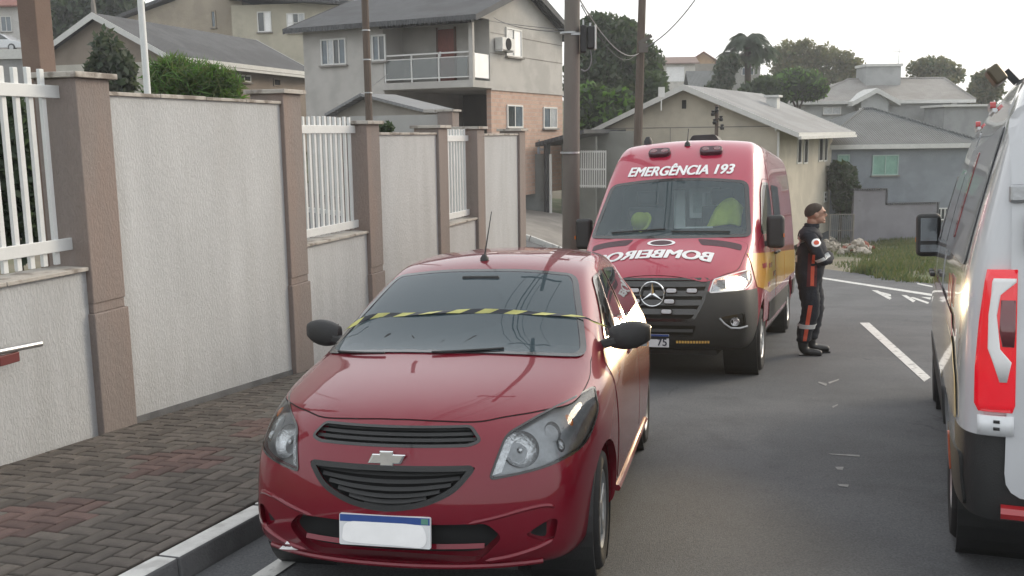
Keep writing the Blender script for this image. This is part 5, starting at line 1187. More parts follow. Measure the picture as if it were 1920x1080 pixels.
def szadd(f, k):
    r = .05 * f if 5 <= k <= 9 else 0
    if k >= 10: r = .035 * math.sin(math.pi * min(1, f * 1.2)) * (1 if k > 10 else .5) - .07 * max(0, f - .6) / .4
    return r
body = cage(corner, cxx, czz, syy, tail, tly, [0, .10, .2, .32, .46, .60, .74, .88, 1.], szadd, szz, (.0, .62, .95), crown=.048, pw=2.6, rear_bulge=.10, T=(-1, -.82, -.55, -.2, .2, .55, .82, 1))
S = Surf(body.data)
# openings: wheel arches, grilles, intake, lamps
mb = MB()
for x in (0.0, -2.528):
    for s in (-1, 1): mb.lathe([(0, s * .50), (.335, s * .50), (.335, s * 1.2), (0, s * 1.2)], 40, 'y', (x, 0, .285))
cut(body, mb)
def lampL(m=1):
    return rnd([(.425, .612, .02), (.475, .782, .03), (.61, .845, .06), (.768, .885, .02), (.80, .79, .03), (.782, .68, .05), (.63, .636, .06)], .03)
lamp_l = lampL(); lamp_r = mirror_pair(lamp_l)
up_gr = rnd([(-.385, .762), (-.335, .822), (.335, .822), (.385, .762), (.34, .745), (-.34, .745)], .02)
lo_gr = rnd([(-.375, .668), (.375, .668), (.30, .575, .05), (.17, .515, .06), (0, .488, .08), (-.17, .515, .06), (-.30, .575, .05)], .02)
intake = rnd([(-.48, .375), (-.42, .44), (.42, .44), (.48, .375), (.38, .268, .05), (-.38, .268, .05)], .03)
fog_l = rnd([(.56, .375), (.66, .43), (.69, .42), (.675, .335), (.63, .335)], .025); fog_r = mirror_pair(fog_l)
def recess(poly, d):
    c = MB(); xs = []
    for p in poly:
        l, n = S.hit('x+', *p); xs.append(l.x if l else .4)
    n = len(poly); c.add([(x - d, p[0], p[1]) for x, p in zip(xs, poly)] + [(1.5, p[0], p[1]) for p in poly], [tuple(range(n)), tuple(range(2 * n - 1, n - 1, -1))] + [(i, i + n, (i + 1) % n + n, (i + 1) % n) for i in range(n)])
    return c
for pl, d in ((up_gr, .035), (lo_gr, .05), (intake, .06), (fog_l, .035), (fog_r, .035), (lamp_l, .05), (lamp_r, .05)): cut(body, recess(pl, d))
shade(body.data, 32)
pn = Vector((-.24, 0, .32)).normalized()
def reg(c, n):
    if (c - Vector((.36, 0, .64))).dot(Vector((.26, 0, -.31))) > 0 and c.x > .2: return 0
    if c.z > 1.33 and n.z > .45: return 2
    if c.x < -2.6 and c.z < .62: return 3
    return 1
split_regions(body, [(Vector((.36, 0, .64)), Vector((.26, 0, -.31)))], reg, {0: 'front_bumper', 1: 'body_shell', 2: 'roof', 3: 'rear_bumper'}, {i: m_red for i in range(4)}, car)
# dark floor so the wheel wells do not show daylight
mb = MB(); mb.box(-2.95, .55, -.50, .50, .17, .6); mb.build('underbody', m_trim, car)
# bonnet as a separate panel over the shell
bon = catmull([(.66, 0), (.65, .18), (.615, .34), (.545, .45), (.43, .58), (.26, .70), (.0, .735), (-.20, .72), (-.285, .69), (-.19, .48), (-.135, .25), (-.115, 0)], 6)
bon = [tuple(p) for p in bon]; bon = bon + [(x, -y) for x, y in reversed(bon[1:-1])]
S.patch('bonnet', bon, 'z+', m_red, car, .0035, .006, .06, .03)
S.seam('bonnet_gap', bon, 'z+', m_gap, car, .011, .001)
# bonnet creases: raised flanks
# windscreen with black border, wipers
ws = rnd([(-.692, .990, .04), (-.625, 1.16, .3), (-.542, 1.352, .05), (-.25, 1.385, .3), (.25, 1.385, .3), (.542, 1.352, .05), (.625, 1.16, .3), (.692, .990, .04), (.3, 1.022, .2), (-.3, 1.022, .2)], .05)
S.patch('windscreen', ws, 'x+', m_glsw, car, .009, .007, .06, .03)
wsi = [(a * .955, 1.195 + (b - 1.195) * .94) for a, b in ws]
S.seam('windscreen_border', [(a * .985, 1.195 + (b - 1.195) * .985) for a, b in ws], 'x+', m_blkg, car, .034, .0105)
S.patch('cabin_dark_sheet', wsi, 'x+', pm('dim_cabin', (.020, .022, .024), .9, .2, 3), car, .004, .0, .08, .04)  # flat dark sheet behind the glass stands in for the unlit cabin
# dashboard shapes seen through the glass
mirr = S.hit('x+', 0.02, 1.345)[0]; mb = MB(); mb.box(mirr.x - .005, mirr.x + .012, -.10, .12, 1.315, 1.365); mb.build('interior_mirror', m_trim, car, bevel=.01)
for y0, y1, z1 in ((-.60, -.30, .998), (-.05, .30, 1.018)):
    pts = []
    for i in range(9):
        t = i / 8; y = y0 + (y1 - y0) * t; l, n = S.hit('x+', y, z1 + .012 * t); pts.append(l + n * .016)
    mb = MB(); mb.tube(pts, .006, 6); mb.build('wiper', m_trim, car)
cowl = catmull([(-.27, -.66), (-.185, -.45), (-.115, -.2), (-.10, 0), (-.115, .2), (-.185, .45), (-.27, .66)], 6); S.seam('cowl_trim', [tuple(p) for p in cowl], 'z+', m_trim, car, .055, .006, False)
# side windows, pillars, doors (left and right)
fw = rnd([(-.62, 1.02), (-1.06, 1.325, .06), (-1.42, 1.352), (-1.46, 1.03)], .03); rw = rnd([(-1.53, 1.03), (-1.50, 1.352), (-2.0, 1.335, .08), (-2.28, 1.21, .06), (-2.33, 1.06)], .03)
fd = rnd([(-.36, .34), (-.36, .93), (-.55, 1.01), (-1.495, 1.02), (-1.50, .36)], .04); rd = rnd([(-1.52, .36), (-1.515, 1.02), (-2.38, 1.05), (-2.36, .78), (-2.16, .55), (-2.12, .36)], .05)
for ax, sname in (('y+', 1), ('y-', -1)):
    for nm, p, m in (('front_side_window', fw, m_glsd), ('rear_side_window', rw, m_glsd)):
        S.patch(nm, p, ax, m, car, .005, .004, .07, .035); S.seam('window_trim', p, ax, m_blkg, car, .022, .0062)
    for nm, p in (('front_door', fd), ('rear_door', rd)):
        d = S.patch(nm, p, ax, m_red, car, .003, .005, .07, .035); S.seam('door_gap', p, ax, m_gap, car, .008, .0012)
        hx = -1.33 if nm == 'front_door' else -2.16; l, n = S.hit(ax, hx, .895); mb = MB(); mb.bar(l + n * .028 + Vector((-.085, 0, 0)), l + n * .028 + Vector((.085, 0, 0)), .03, .026); mb.build('handle', m_red, d, bevel=.01)
    sill = [(-.4, .285), (-2.1, .285)]
    mb = MB(); P = [S.hit(ax, -.40 - i * .2125, .275) for i in range(9)]; mb.tube([l + n * .004 for l, n in P], .018, 6); mb.build('sill_trim', m_red, car, smooth=True)
# door mirrors
for s in (1, -1):
    e = empty('door_mirror'); e.parent = car; l, n = S.hit('y+' if s > 0 else 'y-', -.56, 1.02); e.location = l
    mb = MB(); prof = []
    for i in range(9):
        t = i / 8; yy = .035 + .215 * t; k = math.sin(math.pi * (.12 + .80 * t)) ** .45
        prof.append((yy, .075 * k, .052 * k, -.02 - .045 * t * t, .025 + .02 * t))
    vs_ = []; n_ = 14
    for (yy, hz, hx_, xo, zo) in prof:
        for j in range(n_):
            t = 2 * math.pi * j / n_; cc, ss = math.cos(t), math.sin(t); sq = lambda v: math.copysign(abs(v) ** .7, v)
            vs_.append((xo + hx_ * sq(cc), s * yy, zo + hz * sq(ss)))
    mb.add(vs_, [(i * n_ + j, i * n_ + (j + 1) % n_, (i + 1) * n_ + (j + 1) % n_, (i + 1) * n_ + j) for i in range(8) for j in range(n_)] + [tuple(range(n_)), tuple(range(8 * n_, 9 * n_))])
    mb.build('housing', m_trim, e, smooth=True, sharp=60)
    mb = MB(); mb.bar((0, -s * .03, -.02), (-.01, s * .07, .01), .07, .045); mb.build('arm', m_trim, e, bevel=.01)
    mb = MB(); mb.box(-.085, -.075, min(s * .07, s * .23), max(s * .07, s * .23), -.03, .08); mb.build('mirror_glass', m_chr, e)
# corner quarter trim ahead of the mirror
# grilles
def slat(name, z, hw, S_, mat, par, drop=0., h=.016, back=.02, n=10, sag=0.):
    mb = MB(); P = []
    for i in range(n + 1):
        y = -hw + 2 * hw * i / n; zz = z - sag * (1 - (y / hw) ** 2); l, nn = S_.hit('x+', y, zz); P.append(l - Vector((back, 0, 0)))
    vs_ = []
    for p in P: vs_ += [(p.x, p.y, p.z - h / 2), (p.x - .012, p.y, p.z + h / 2), (p.x - .022, p.y, p.z - h / 2)]
    mb.add(vs_, [(3 * i + a, 3 * i + b, 3 * i + 3 + b, 3 * i + 3 + a) for i in range(n) for a, b in ((0, 1), (1, 2), (2, 0))]); return mb.build(name, mat, par)
gu = S.patch('upper_grille', up_gr, 'x+', m_dark, car, -.030, 0, .06, .04)
for z, hw in ((.768, .36), (.789, .355), (.808, .34)): slat('slat', z, hw, S, m_trim, gu, back=.010, h=.012)
S.seam('grille_rim', [(a * .985, .785 + (b - .785) * .9) for a, b in up_gr], 'x+', m_blkg, gu, .014, .0015)
gl = S.patch('lower_grille', lo_gr, 'x+', m_dark, car, -.042, 0, .06, .04)
for z, hw, sg in ((.648, .335, .012), (.622, .305, .016), (.596, .27, .02), (.570, .225, .022), (.545, .17, .02), (.52, .10, .015)): slat('slat', z, hw, S, m_trim, gl, back=.014, h=.014, sag=sg)
S.seam('grille_rim', [(a * .96, .60 + (b - .60) * .93) for a, b in lo_gr], 'x+', m_trim, gl, .024, .002)
gi = S.patch('air_intake', intake, 'x+', m_dark, car, -.05, 0, .06, .04); slat('slat', .335, .40, S, m_red, gi, back=.02, h=.018)
for p in (fog_l, fog_r): S.patch('fog_recess', p, 'x+', m_dark, car, -.03, 0, .05, .03)
# lower lip and bumper fold lines
for zz, hw, rr, pr in ((.247, .62, .013, .006),):
    mb = MB(); P = []
    for i in range(25):
        y = -hw + 2 * hw * i / 24; l, n = S.hit('x+', y, zz); P.append(l + n * pr)
    mb.tube(P, rr, 8); mb.build('lip', m_red, car, smooth=True)
for s in (1, -1):
    mb = MB(); P = []
    for y, zz in ((.34, .44), (.46, .462), (.56, .482), (.64, .488), (.68, .475)):
        l, n = S.hit('x+', s * y, zz); P.append(l - n * .004)
    mb.tube(catmull(P, 4), [.003] + [.011] * (len(catmull(P, 4)) - 2) + [.003], 8); mb.build('bumper_fold', m_red, car, smooth=True)
    mb = MB(); P = []
    for y, zz in ((.40, .268), (.50, .283), (.60, .308), (.67, .335)):
        l, n = S.hit('x+', s * y, zz); P.append(l - n * .002)
    mb.tube(catmull(P, 4), [.003] + [.014] * (len(catmull(P, 4)) - 2) + [.003], 8); mb.build('bumper_fold', m_red, car, smooth=True)
# scraped paint on the lip
l, n = S.hit('x+', -.50, .235); mb = MB()
for dy, dz, w in ((0, 0, .05), (.03, .012, .02), (-.035, -.004, .02), (.005, .03, .012)):
    q = S.hit('x+', -.50 + dy, .262 + dz); 
    if q[0]: mb.quad(q[0] + q[1] * .012 + Vector((0, -w, -.004)), q[0] + q[1] * .012 + Vector((0, w, -.003)), q[0] + q[1] * .012 + Vector((0, w * .3, .008)), q[0] + q[1] * .012 + Vector((0, -w * .2, .01)))
mb.build('paint_scrape', m_pwht, car)
# headlamps
for lamp, s in ((lamp_l, 1), (lamp_r, -1)):
    e = S.patch('headlamp', lamp, 'x+', pm('lamp_housing', (.26, .27, .28), .28, .3, 14, metal=.6), car, 0, 0, .05, .03, push=Vector((-.046, 0, 0)))
    S.patch('lens', [(.57 * s + (a - .57 * s) * .99, b) for a, b in lamp], 'x+', m_lens, e, .001, .003, .05, .03)
    def bowl(nm, y, z, prof, mat, sy=1.0, back=.014, n_=28):
        l, n = S.hit('x+', s * y, z); mb = MB(); mb.lathe(prof, n_, 'x', (0, 0, 0), sy)
        o = mb.build(nm, mat, e, smooth=True, sharp=60); q = (n * .75 + Vector((.25, 0, 0))).normalized(); o.rotation_mode = 'QUATERNION'; o.rotation_quaternion = q.to_track_quat('X', 'Z'); o.location = l - n * back; return o
    def dish(r, d): return [(r, 0), (r * .93, -d * .3), (r * .7, -d * .75), (r * .35, -d), (.0, -d)]
    bowl('main_reflector', .545, .725, dish(.078, .022), m_refl, 1.0, .016); bowl('bulb', .545, .725, dish(.014, -.010), m_refl, 1, .032)
    bowl('side_reflector', .66, .775, dish(.036, .018), m_refl, 1.3, .020)
    bowl('indicator', .715, .80, [(.0, .010), (.014, .006), (.021, -.006), (.021, -.014)], m_amber, 1.5, .018, 14)
    bowl('park_lamp', .70, .715, [(.0, .008), (.014, .004), (.02, -.006), (.02, -.012)], m_refl, 1.5, .018, 14)
    S.seam('lamp_edge', [(.60 * s + (a - .60 * s) * .985, .77 + (b - .77) * .97) for a, b in lamp], 'x+', m_blkg, e, .010, .0035)
    inn = [(.435, .63), (.48, .775), (.52, .80), (.475, .64)]; S.patch('bright_strip', [(s * a, b) for a, b in (inn if s > 0 else reversed(inn))], 'x+', m_refl, e, -.012, 0, .03, .02)
# emblem, plate, antenna
l, n = S.hit('x+', 0, .703); bow = [(-.085, -.022), (-.063, .018), (-.03, .018), (-.03, .032), (.03, .032), (.03, .018), (.085, .018), (.063, -.022), (.03, -.022), (.03, -.034), (-.03, -.034), (-.03, -.022)]
mb = MB(); mb.prism(bow, l.x, l.x + .014, 'x'); em = mb.build('bow_emblem', m_chr, car, bevel=.003); em.location = (0, 0, .703)
mb = MB(); mb.prism([(a * .86, b * .80) for a, b in bow], l.x + .0135, l.x + .0155, 'x'); o = mb.build('emblem_face', pm('emblem_face', (.66, .64, .60), .3, .1, 20, metal=.6), em)
px_ = max(S.hit('x+', y_, z_)[0].x for y_ in (-.15, 0, .15) for z_ in (.455, .465, .475)) + .012
pl = empty('number_plate'); pl.parent = car; pl.location = (px_, 0, .345); pl.rotation_euler = (0, R(-4), 0)
mb = MB(); mb.prism(rnd([(-.2, 0), (.2, 0), (.2, .13), (-.2, .13)], .008), -.012, 0, 'x'); mb.build('plate_base', m_plate, pl)
mb = MB(); mb.box(0, .001, -.197, .197, .098, .127); mb.build('blue_band', m_pblue, pl)
mb = MB(); mb.box(.001, .002, .16, .19, .101, .124); mb.build('flag_mark', m_pgrn, pl)
blank = [(-.188, .02), (-.18, .085), (-.15, .1), (-.05, .1005), (.10, .1005), (.165, .096), (.178, .07), (.186, .03), (.165, .004), (.13, .004), (.05, .008), (-.11, .01), (-.155, .012)]
mb = MB(); mb.prism(rnd(blank, .02), .0022, .0034, 'x'); mb.build('blanked_number', m_pwht, pl)
l, n = S.hit('z+', -1.09, -.04); mb = MB(); mb.lathe([(.028, -.01), (.026, .012), (.012, .032), (.0, .036)], 14); o = mb.build('antenna_base', m_trim, car, smooth=True); o.location = l
mb = MB(); mb.tube([(0, 0, .02), (-.10, .025, .29)], [.006, .0025], 6); a_ = mb.build('antenna_rod', m_trim, o)
# rear lamps and glass (seen only from elsewhere)
S.patch('rear_window', rnd([(-.50, 1.10), (.50, 1.10), (.42, 1.33), (-.42, 1.33)], .05), 'x-', m_glsd, car, .004, .004, .07, .04)
for s in (1, -1): S.patch('tail_lamp', rnd([(s * .42, .80), (s * .64, .82), (s * .62, .98), (s * .45, .96)][::s], .03), 'x-', pm('red_lens', (.30, .01, .012), .12, .05, 9, coat=1.), car, .004, .004, .05, .03)
for x in (0.0, -2.528):
    for s in (1, -1): wheel('wheel', x, s * .715, .285, .287, .185, s, car, 5, .64, m_zinc, True, R(2) if x == 0 else 0)
    for s in (1, -1):
        mb = MB(); mb.lathe([(.345, s * .50), (.345, s * .80), (.33, s * .80)], 30, 'y', (x, 0, .285)); o = mb.build('wheel_arch_liner', m_trim, car)

# striped barrier tape round the windscreen, tied to the mirrors
def tape():
    inv = car.matrix_world.inverted(); P = []
    def onscr(px, py, off):
        o = inv @ CAM; d = (inv.to_3x3() @ ray(px, py)).normalized(); loc, n, i, _ = S.t.ray_cast(o, d)
        if loc is None: loc, n = S.near(o + d * ((P[-1] if P else Vector((-.4, -.65, 1.1))) - o).dot(d))
        return loc + n * off
    for px, py, off in ((640, 612, .02), (652, 604, .018), (700, 598, .012), (760, 594, .012), (830, 590, .012), (900, 588, .012), (970, 590, .012), (1035, 594, .012), (1090, 600, .016), (1108, 612, .03)): P.append(onscr(px, py, off))
    P.append(P[-1] + Vector((-.10, .075, -.045))); P.append(P[-1] + Vector((-.10, .085, -.06)))
    Q = catmull(P, 10); mb = MB(); k = len(Q); L = 0; vs_ = []; acc = [0]
    for i in range(1, k): L += (Q[i] - Q[i - 1]).length; acc.append(L)
    N = 150; w = .013
    def pos(s):
        s = min(max(s, 0), L - 1e-6); i = max(j for j in range(k - 1) if acc[j] <= s); t = (s - acc[i]) / (acc[i + 1] - acc[i] + 1e-9); return Q[i].lerp(Q[i + 1], t)
    def edge(s, sg):
        p = pos(s); d = (pos(s + .02) - pos(s - .02)).normalized(); nb = S.near(p)[1]; u_ = nb.cross(d).normalized(); u_ = u_ if u_.z > 0 else -u_
        tw = .45 * math.sin(s * 9.) + .3; u2 = (u_ * math.cos(tw) + nb * math.sin(tw)); ww = w * (1 - .6 * sstep(1.2, 1.4, s)) * (.55 + .45 * sstep(0, .1, s)); return p + u2 * sg * ww + nb * .004
    nst = 22; seg = L / nst; sub = 4; slant = .055
    for i in range(nst):
        mb.mi = i % 2
        for j in range(sub):
            s0 = seg * (i + j / sub); s1 = seg * (i + (j + 1) / sub); mb.quad(edge(s0, -1), edge(s1, -1), edge(s1 + slant, 1), edge(s0 + slant, 1))
    o = mb.build('barrier_tape', [pm('tape_yellow', (.46, .45, .15), .4, .1, 12), pm('tape_black', (.018, .022, .03), .4, .1, 12)]); o.matrix_world = car.matrix_world
    md = o.modifiers.new('th', 'SOLIDIFY'); md.thickness = .0015
    tag(o, 'yellow and black striped barrier tape stretched across the red car windscreen', 'tape')
tape()
# ------------------------------------------------------------------ high-roof vans
V_corner = [(.66, .84, .30), (.76, .905, .40), (.78, .94, .60), (.73, .945, .80), (.64, .93, .97), (.53, .895, 1.10), (.37, .89, 1.235), (.11, .915, 1.425), (-.22, .885, 1.75), (-.57, .85, 2.08), (-.80, .82, 2.29), (-1.02, .79, 2.45), (-1.22, .75, 2.53)]
V_cx = [.88, 1.0, 1.03, 1.01, .95, .84, .60, .22, -.09, -.44, -.68, -.91, -1.12]
V_cz = [.30, .40, .60, .80, .98, 1.115, 1.27, 1.445, 1.765, 2.095, 2.30, 2.47, 2.565]
V_sy = [.93, .985, 1.003, 1.008, 1.008, 1.004, .998, .985, .958, .922, .89, .85, .77]
V_tail = [-4.72, -4.84, -4.87, -4.87, -4.87, -4.87, -4.86, -4.86, -4.85, -4.83, -4.81, -4.78, -4.72]
V_ty = [.86, .92, .945, .95, .95, .95, .945, .935, .91, .88, .85, .81, .74]
def van_shell(zk=1.0, yk=1.0):
    zm = lambda z: z if z < 1.43 else 1.43 + (z - 1.43) * zk
    ym = lambda y, z: y * (1 - (1 - yk) * max(0, (z - 1.43) / 1.1))
    b = cage([(x, ym(y, z), zm(z)) for x, y, z in V_corner], V_cx, [zm(z) for z in V_cz], [ym(y, c[2]) for y, c in zip(V_sy, V_corner)], V_tail, [ym(y, c[2]) for y, c in zip(V_ty, V_corner)], [0, .06, .14, .26, .42, .58, .74, .90, .975, 1.], lambda f, k: 0, None, (.0, .6, .95), crown=.06, pw=3.0, rear_bulge=.03, T=(-1, -.88, -.6, -.2, .2, .6, .88, 1))
    s = Surf(b.data); mb = MB()
    for x in (0.0, -3.665):
        for q in (-1, 1): mb.lathe([(0, q * .62), (.425, q * .62), (.425, q * 1.3), (0, q * 1.3)], 40, 'y', (x, 0, .355))
    cut(b, mb); return b, s
def van_wheels(root_, hub):
    for x in (0.0, -3.665):
        for q in (1, -1):
            wheel('wheel', x, q * .872, .345, .345, .225, q, root_, 8, .60, hub, True)
            mb = MB(); mb.lathe([(.435, q * .62), (.435, q * .965), (.42, q * .965)], 30, 'y', (x, 0, .355)); mb.build('wheel_arch_liner', m_trim, root_)
    mb = MB(); mb.box(-4.0, .75, -.6, .6, .26, .7); mb.box(-4.7, -3.98, -.6, .6, .47, .7); mb.build('underbody', m_trim, root_)
m_mgl = pm('mirror_glass', (.09, .10, .11), .06, .05, 3, metal=1.)
def van_mirror(root_, SV, s, inset=.97):
    e = empty('door_mirror'); e.parent = root_; e.location = (-.36, s * inset, 1.30)
    mb = MB(); mb.box(-.07, .07, min(s * .02, s * .21), max(s * .02, s * .21), 0.0, .36); mb.build('housing', m_trim, e, bevel=.045, seg=4)
    mb = MB(); mb.bar((0.02, -s * .08, .03), (0, s * .06, .06), .09, .06); mb.build('arm', m_trim, e, bevel=.015)
    mb = MB(); mb.box(-.076, -.071, min(s * .05, s * .175), max(s * .05, s * .175), .13, .32); mb.build('mirror_glass', m_mgl, e); mb = MB(); mb.box(-.076, -.071, min(s * .05, s * .175), max(s * .05, s * .175), .04, .10); mb.build('wide_mirror_glass', m_mgl, e)
    mb = MB(); mb.box(.03, .075, min(s * .205, s * .214), max(s * .205, s * .214), .12, .16); mb.build('repeater', m_amber, e); return e

# ---- red fire-service ambulance
m_fred = pm('fire_red_paint', (.36, .006, .040), .30, .04, 3, coat=1., coat_rough=.03, spec=.5)
m_gold = pm('gold_livery', (.60, .30, .03), .32, .10, 5, coat=.8); m_wdec = pm('white_lettering', (.80, .80, .79), .4, .05, 10)
m_drkr = pm('dark_vent', (.05, .012, .022), .4, .1, 9)
amb = empty('red_ambulance', vframe(10.272, -1.464, .0447, -1)); tag(amb, 'red high-roof fire-service ambulance van with headlights lit and gold side stripe', 'ambulance')
shell, SV = van_shell()
v_lamp = rnd([(.555, .905), (.585, 1.03, .02), (.74, 1.075, .05), (.905, 1.115, .03), (.93, .99, .04), (.885, .925, .04)], .02); v_lampr = mirror_pair(v_lamp)
v_gr = rnd([(-.56, 1.045), (.56, 1.045), (.50, .80), (.41, .63), (-.41, .63), (-.50, .80)], .05)
v_int = rnd([(-.44, .585), (.44, .585), (.40, .47), (-.40, .47)], .03)
v_fog = rnd([(.66, .665), (.89, .70), (.90, .57), (.76, .545)], .03); v_fogr = mirror_pair(v_fog)
def recessV(poly, d):
    c = MB(); n = len(poly); xs = [SV.hit('x+', *p)[0].x for p in poly]
    c.add([(x - d, p[0], p[1]) for x, p in zip(xs, poly)] + [(1.6, p[0], p[1]) for p in poly], [tuple(range(n)), tuple(range(2 * n - 1, n - 1, -1))] + [(i, i + n, (i + 1) % n + n, (i + 1) % n) for i in range(n)]); return c
for pl, d in ((v_gr, .05), (v_int, .06), (v_fog, .03), (v_fogr, .03), (v_lamp, .06), (v_lampr, .06)): cut(shell, recessV(pl, d))
# windscreen opening so the cab shows
v_ws = rnd([(-.865, 1.445, .05), (-.772, 2.035, .07), (-.3, 2.085, .3), (.3, 2.085, .3), (.772, 2.035, .07), (.865, 1.445, .05), (.3, 1.435, .3), (-.3, 1.435, .3)], .05)
v_dw = rnd([(-.20, 1.47), (-.62, 1.93, .08), (-.80, 2.02, .05), (-1.18, 2.02, .06), (-1.18, 1.47)], .05)
def hollow():
    c = MB(); n = len(v_ws); c.add([(-.98, p[0] * .96, p[1]) for p in v_ws] + [(1.2, p[0] * .965, 1.77 + (p[1] - 1.77) * .965) for p in v_ws], [tuple(range(n)), tuple(range(2 * n - 1, n - 1, -1))] + [(i, i + n, (i + 1) % n + n, (i + 1) % n) for i in range(n)]); return c
cut(shell, hollow())
def reg2(c, n):
    if c.z < 2.05 and c.z > 1.2 and abs(c.y) < .85 and c.x > -1.0 and (n.x > .95 and c.x < -.9 or (n.x <= .35 and abs(c.y) < .838 - (c.z - 1.44) * .16 and c.x < .3)) : return 5
    if c.z < .92 and c.x > .40 : return 0
    if c.z < .40: return 0
    if n.z > .55 and c.z > 2.4: return 2
    if c.x < -4.8: return 3
    return 1
split_regions(shell, [(Vector((0, 0, .92)), Vector((0, 0, 1))), (Vector((.40, 0, 0)), Vector((1, 0, 0))), (Vector((0, 0, .40)), Vector((0, 0, 1)))], reg2, {0: 'front_bumper', 1: 'body_shell', 2: 'roof', 3: 'rear_doors', 5: 'cab_lining'}, {0: m_trim, 1: m_fred, 2: m_fred, 3: m_fred, 5: pm('cab_lining', (.10, .11, .115), .85, .2, 3)}, amb)
van_wheels(amb, m_zinc)
SV.patch('windscreen', v_ws, 'x+', glass('van_windscreen_glass', (.84, .91, .92), .008, 1.3, (.20, .28, .31), .20), amb, .004, .004, .08, .04); SV.seam('windscreen_border', [(a * .985, 1.77 + (b - 1.77) * .98) for a, b in v_ws], 'x+', m_blkg, amb, .05, .0055)  # pale film carries the reflected sky as colour
hood = rnd([(.86, -.52, .1), (.86, .52, .1), (.60, .80, .08), (.22, .86, .05), (.245, .3, .2), (.265, 0, .2), (.245, -.3, .2), (.22, -.86, .05), (.60, -.80, .08)], .05)
SV.patch('bonnet', hood, 'z+', m_fred, amb, .004, .006, .07, .035); SV.seam('bonnet_gap', hood, 'z+', m_gap, amb, .012, .0012)
for s in (1, -1): SV.patch('cowl_vent', rnd([(.285, s * .34), (.38, s * .40), (.35, s * .80), (.265, s * .80)][::s], .03), 'z+', m_drkr, amb, .006, .003, .05, .03)
# lettering
text_on(SV, 'roof_lettering', 'EMERGÊNCIA 193', .155, 'x+', 0.0, 2.178, m_wdec, amb, .006, 1, 1.0, shear=.22, bold=.004)
def hood_text():
    me = text_mesh('BOMBEIROS', .235, shear=-.1, bold=.007, mirror=True); bm = bmesh.new(); bm.from_mesh(me); bmesh.ops.triangulate(bm, faces=bm.faces)
    bmesh.ops.subdivide_edges(bm, edges=[e for e in bm.edges if e.calc_length() > .06], cuts=1); bmesh.ops.triangulate(bm, faces=bm.faces); bm.to_mesh(me); bm.free()
    for v in me.vertices:
        l, n = SV.hit('z+', .575 - v.co.y * .85, v.co.x * .98 - .08)
        if l is not None: v.co = l + n * (.009 + v.co.z)
    me.update(); return link('bonnet_lettering', me, m_wdec, amb)
hood_text()
mb = MB(); vv = []
for j in range(33):
    t = 2 * math.pi * j / 32
    for r in (1, .78): l, n = SV.hit('z+', .365 + .055 * r * math.cos(t), -.03 + .15 * r * math.sin(t)); vv.append(l + n * .009)
mb.add(vv, [(2 * j, 2 * j + 1, 2 * j + 3, 2 * j + 2) for j in range(32)]); mb.build('bonnet_emblem', m_wdec, amb)
SV.patch('emblem_field', [(.365 + .040 * math.cos(t * .26), -.03 + .115 * math.sin(t * .26)) for t in range(24)], 'z+', m_drkr, amb, .0085, .002, .04, .03)
# grille, badge, small strobes
g = SV.patch('grille', v_gr, 'x+', m_dark, amb, -.040, 0, .07, .05)
for z, hw in ((.99, .525), (.90, .50), (.81, .475), (.72, .435)):
    slat('slat', z, hw, SV, m_blkg, g, back=.006, h=.055, n=14)
SV.seam('grille_rim', [(a * .98, .84 + (b - .84) * .97) for a, b in v_gr], 'x+', m_blkg, g, .03, .003)
l, n = SV.hit('x+', 0, .895); e = empty('star_badge'); e.parent = amb; e.location = l + Vector((.018, 0, 0))
mb = MB(); R_, r_ = .122, .0085; vs_ = []
for i in range(40):
    t = 2 * math.pi * i / 40
    for j in range(8):
        q = 2 * math.pi * j / 8; rr = R_ + r_ * math.cos(q); vs_.append((r_ * math.sin(q), rr * math.cos(t), rr * math.sin(t)))
mb.add(vs_, [(i * 8 + j, i * 8 + (j + 1) % 8, ((i + 1) % 40) * 8 + (j + 1) % 8, ((i + 1) % 40) * 8 + j) for i in range(40) for j in range(8)]); mb.build('ring', m_chr, e, smooth=True)
mb = MB()
for k in range(3):
    t = math.pi / 2 + 2 * math.pi * k / 3; tip = (0.004, math.cos(t) * R_, math.sin(t) * R_); a1 = t + math.pi / 3; a2 = t - math.pi / 3; b1 = (0, math.cos(a1) * .022, math.sin(a1) * .022); b2 = (0, math.cos(a2) * .022, math.sin(a2) * .022); mb.add([tip, b1, b2, (.012, 0, 0)], [(0, 1, 3), (0, 3, 2), (0, 2, 1), (1, 2, 3)])
mb.build('star', m_chr, e)
m_strobe = pm('strobe_lens', (.70, .72, .74), .2, .1, 20)
for y, z in ((.19, .93), (.39, .93), (.175, .825), (.15, .725), (-.19, .93), (-.39, .93), (-.175, .825)):
    l, n = SV.hit('x+', y, z); mb = MB(); mb.prism(rnd([(-.05, -.02), (.05, -.02), (.05, .02), (-.05, .02)], .018), 0, .022, 'x'); o = mb.build('strobe', m_strobe, amb, bevel=.004); o.location = l + Vector((.012, 0, 0))
    mb = MB(); mb.prism(rnd([(-.056, -.026), (.056, -.026), (.056, .026), (-.056, .026)], .02), -.01, .014, 'x'); mb.build('bezel', m_blkg, o)
gi = SV.patch('air_intake', v_int, 'x+', m_dark, amb, -.05, 0, .07, .05); slat('slat', .53, .40, SV, m_trim, gi, back=.01, h=.03)
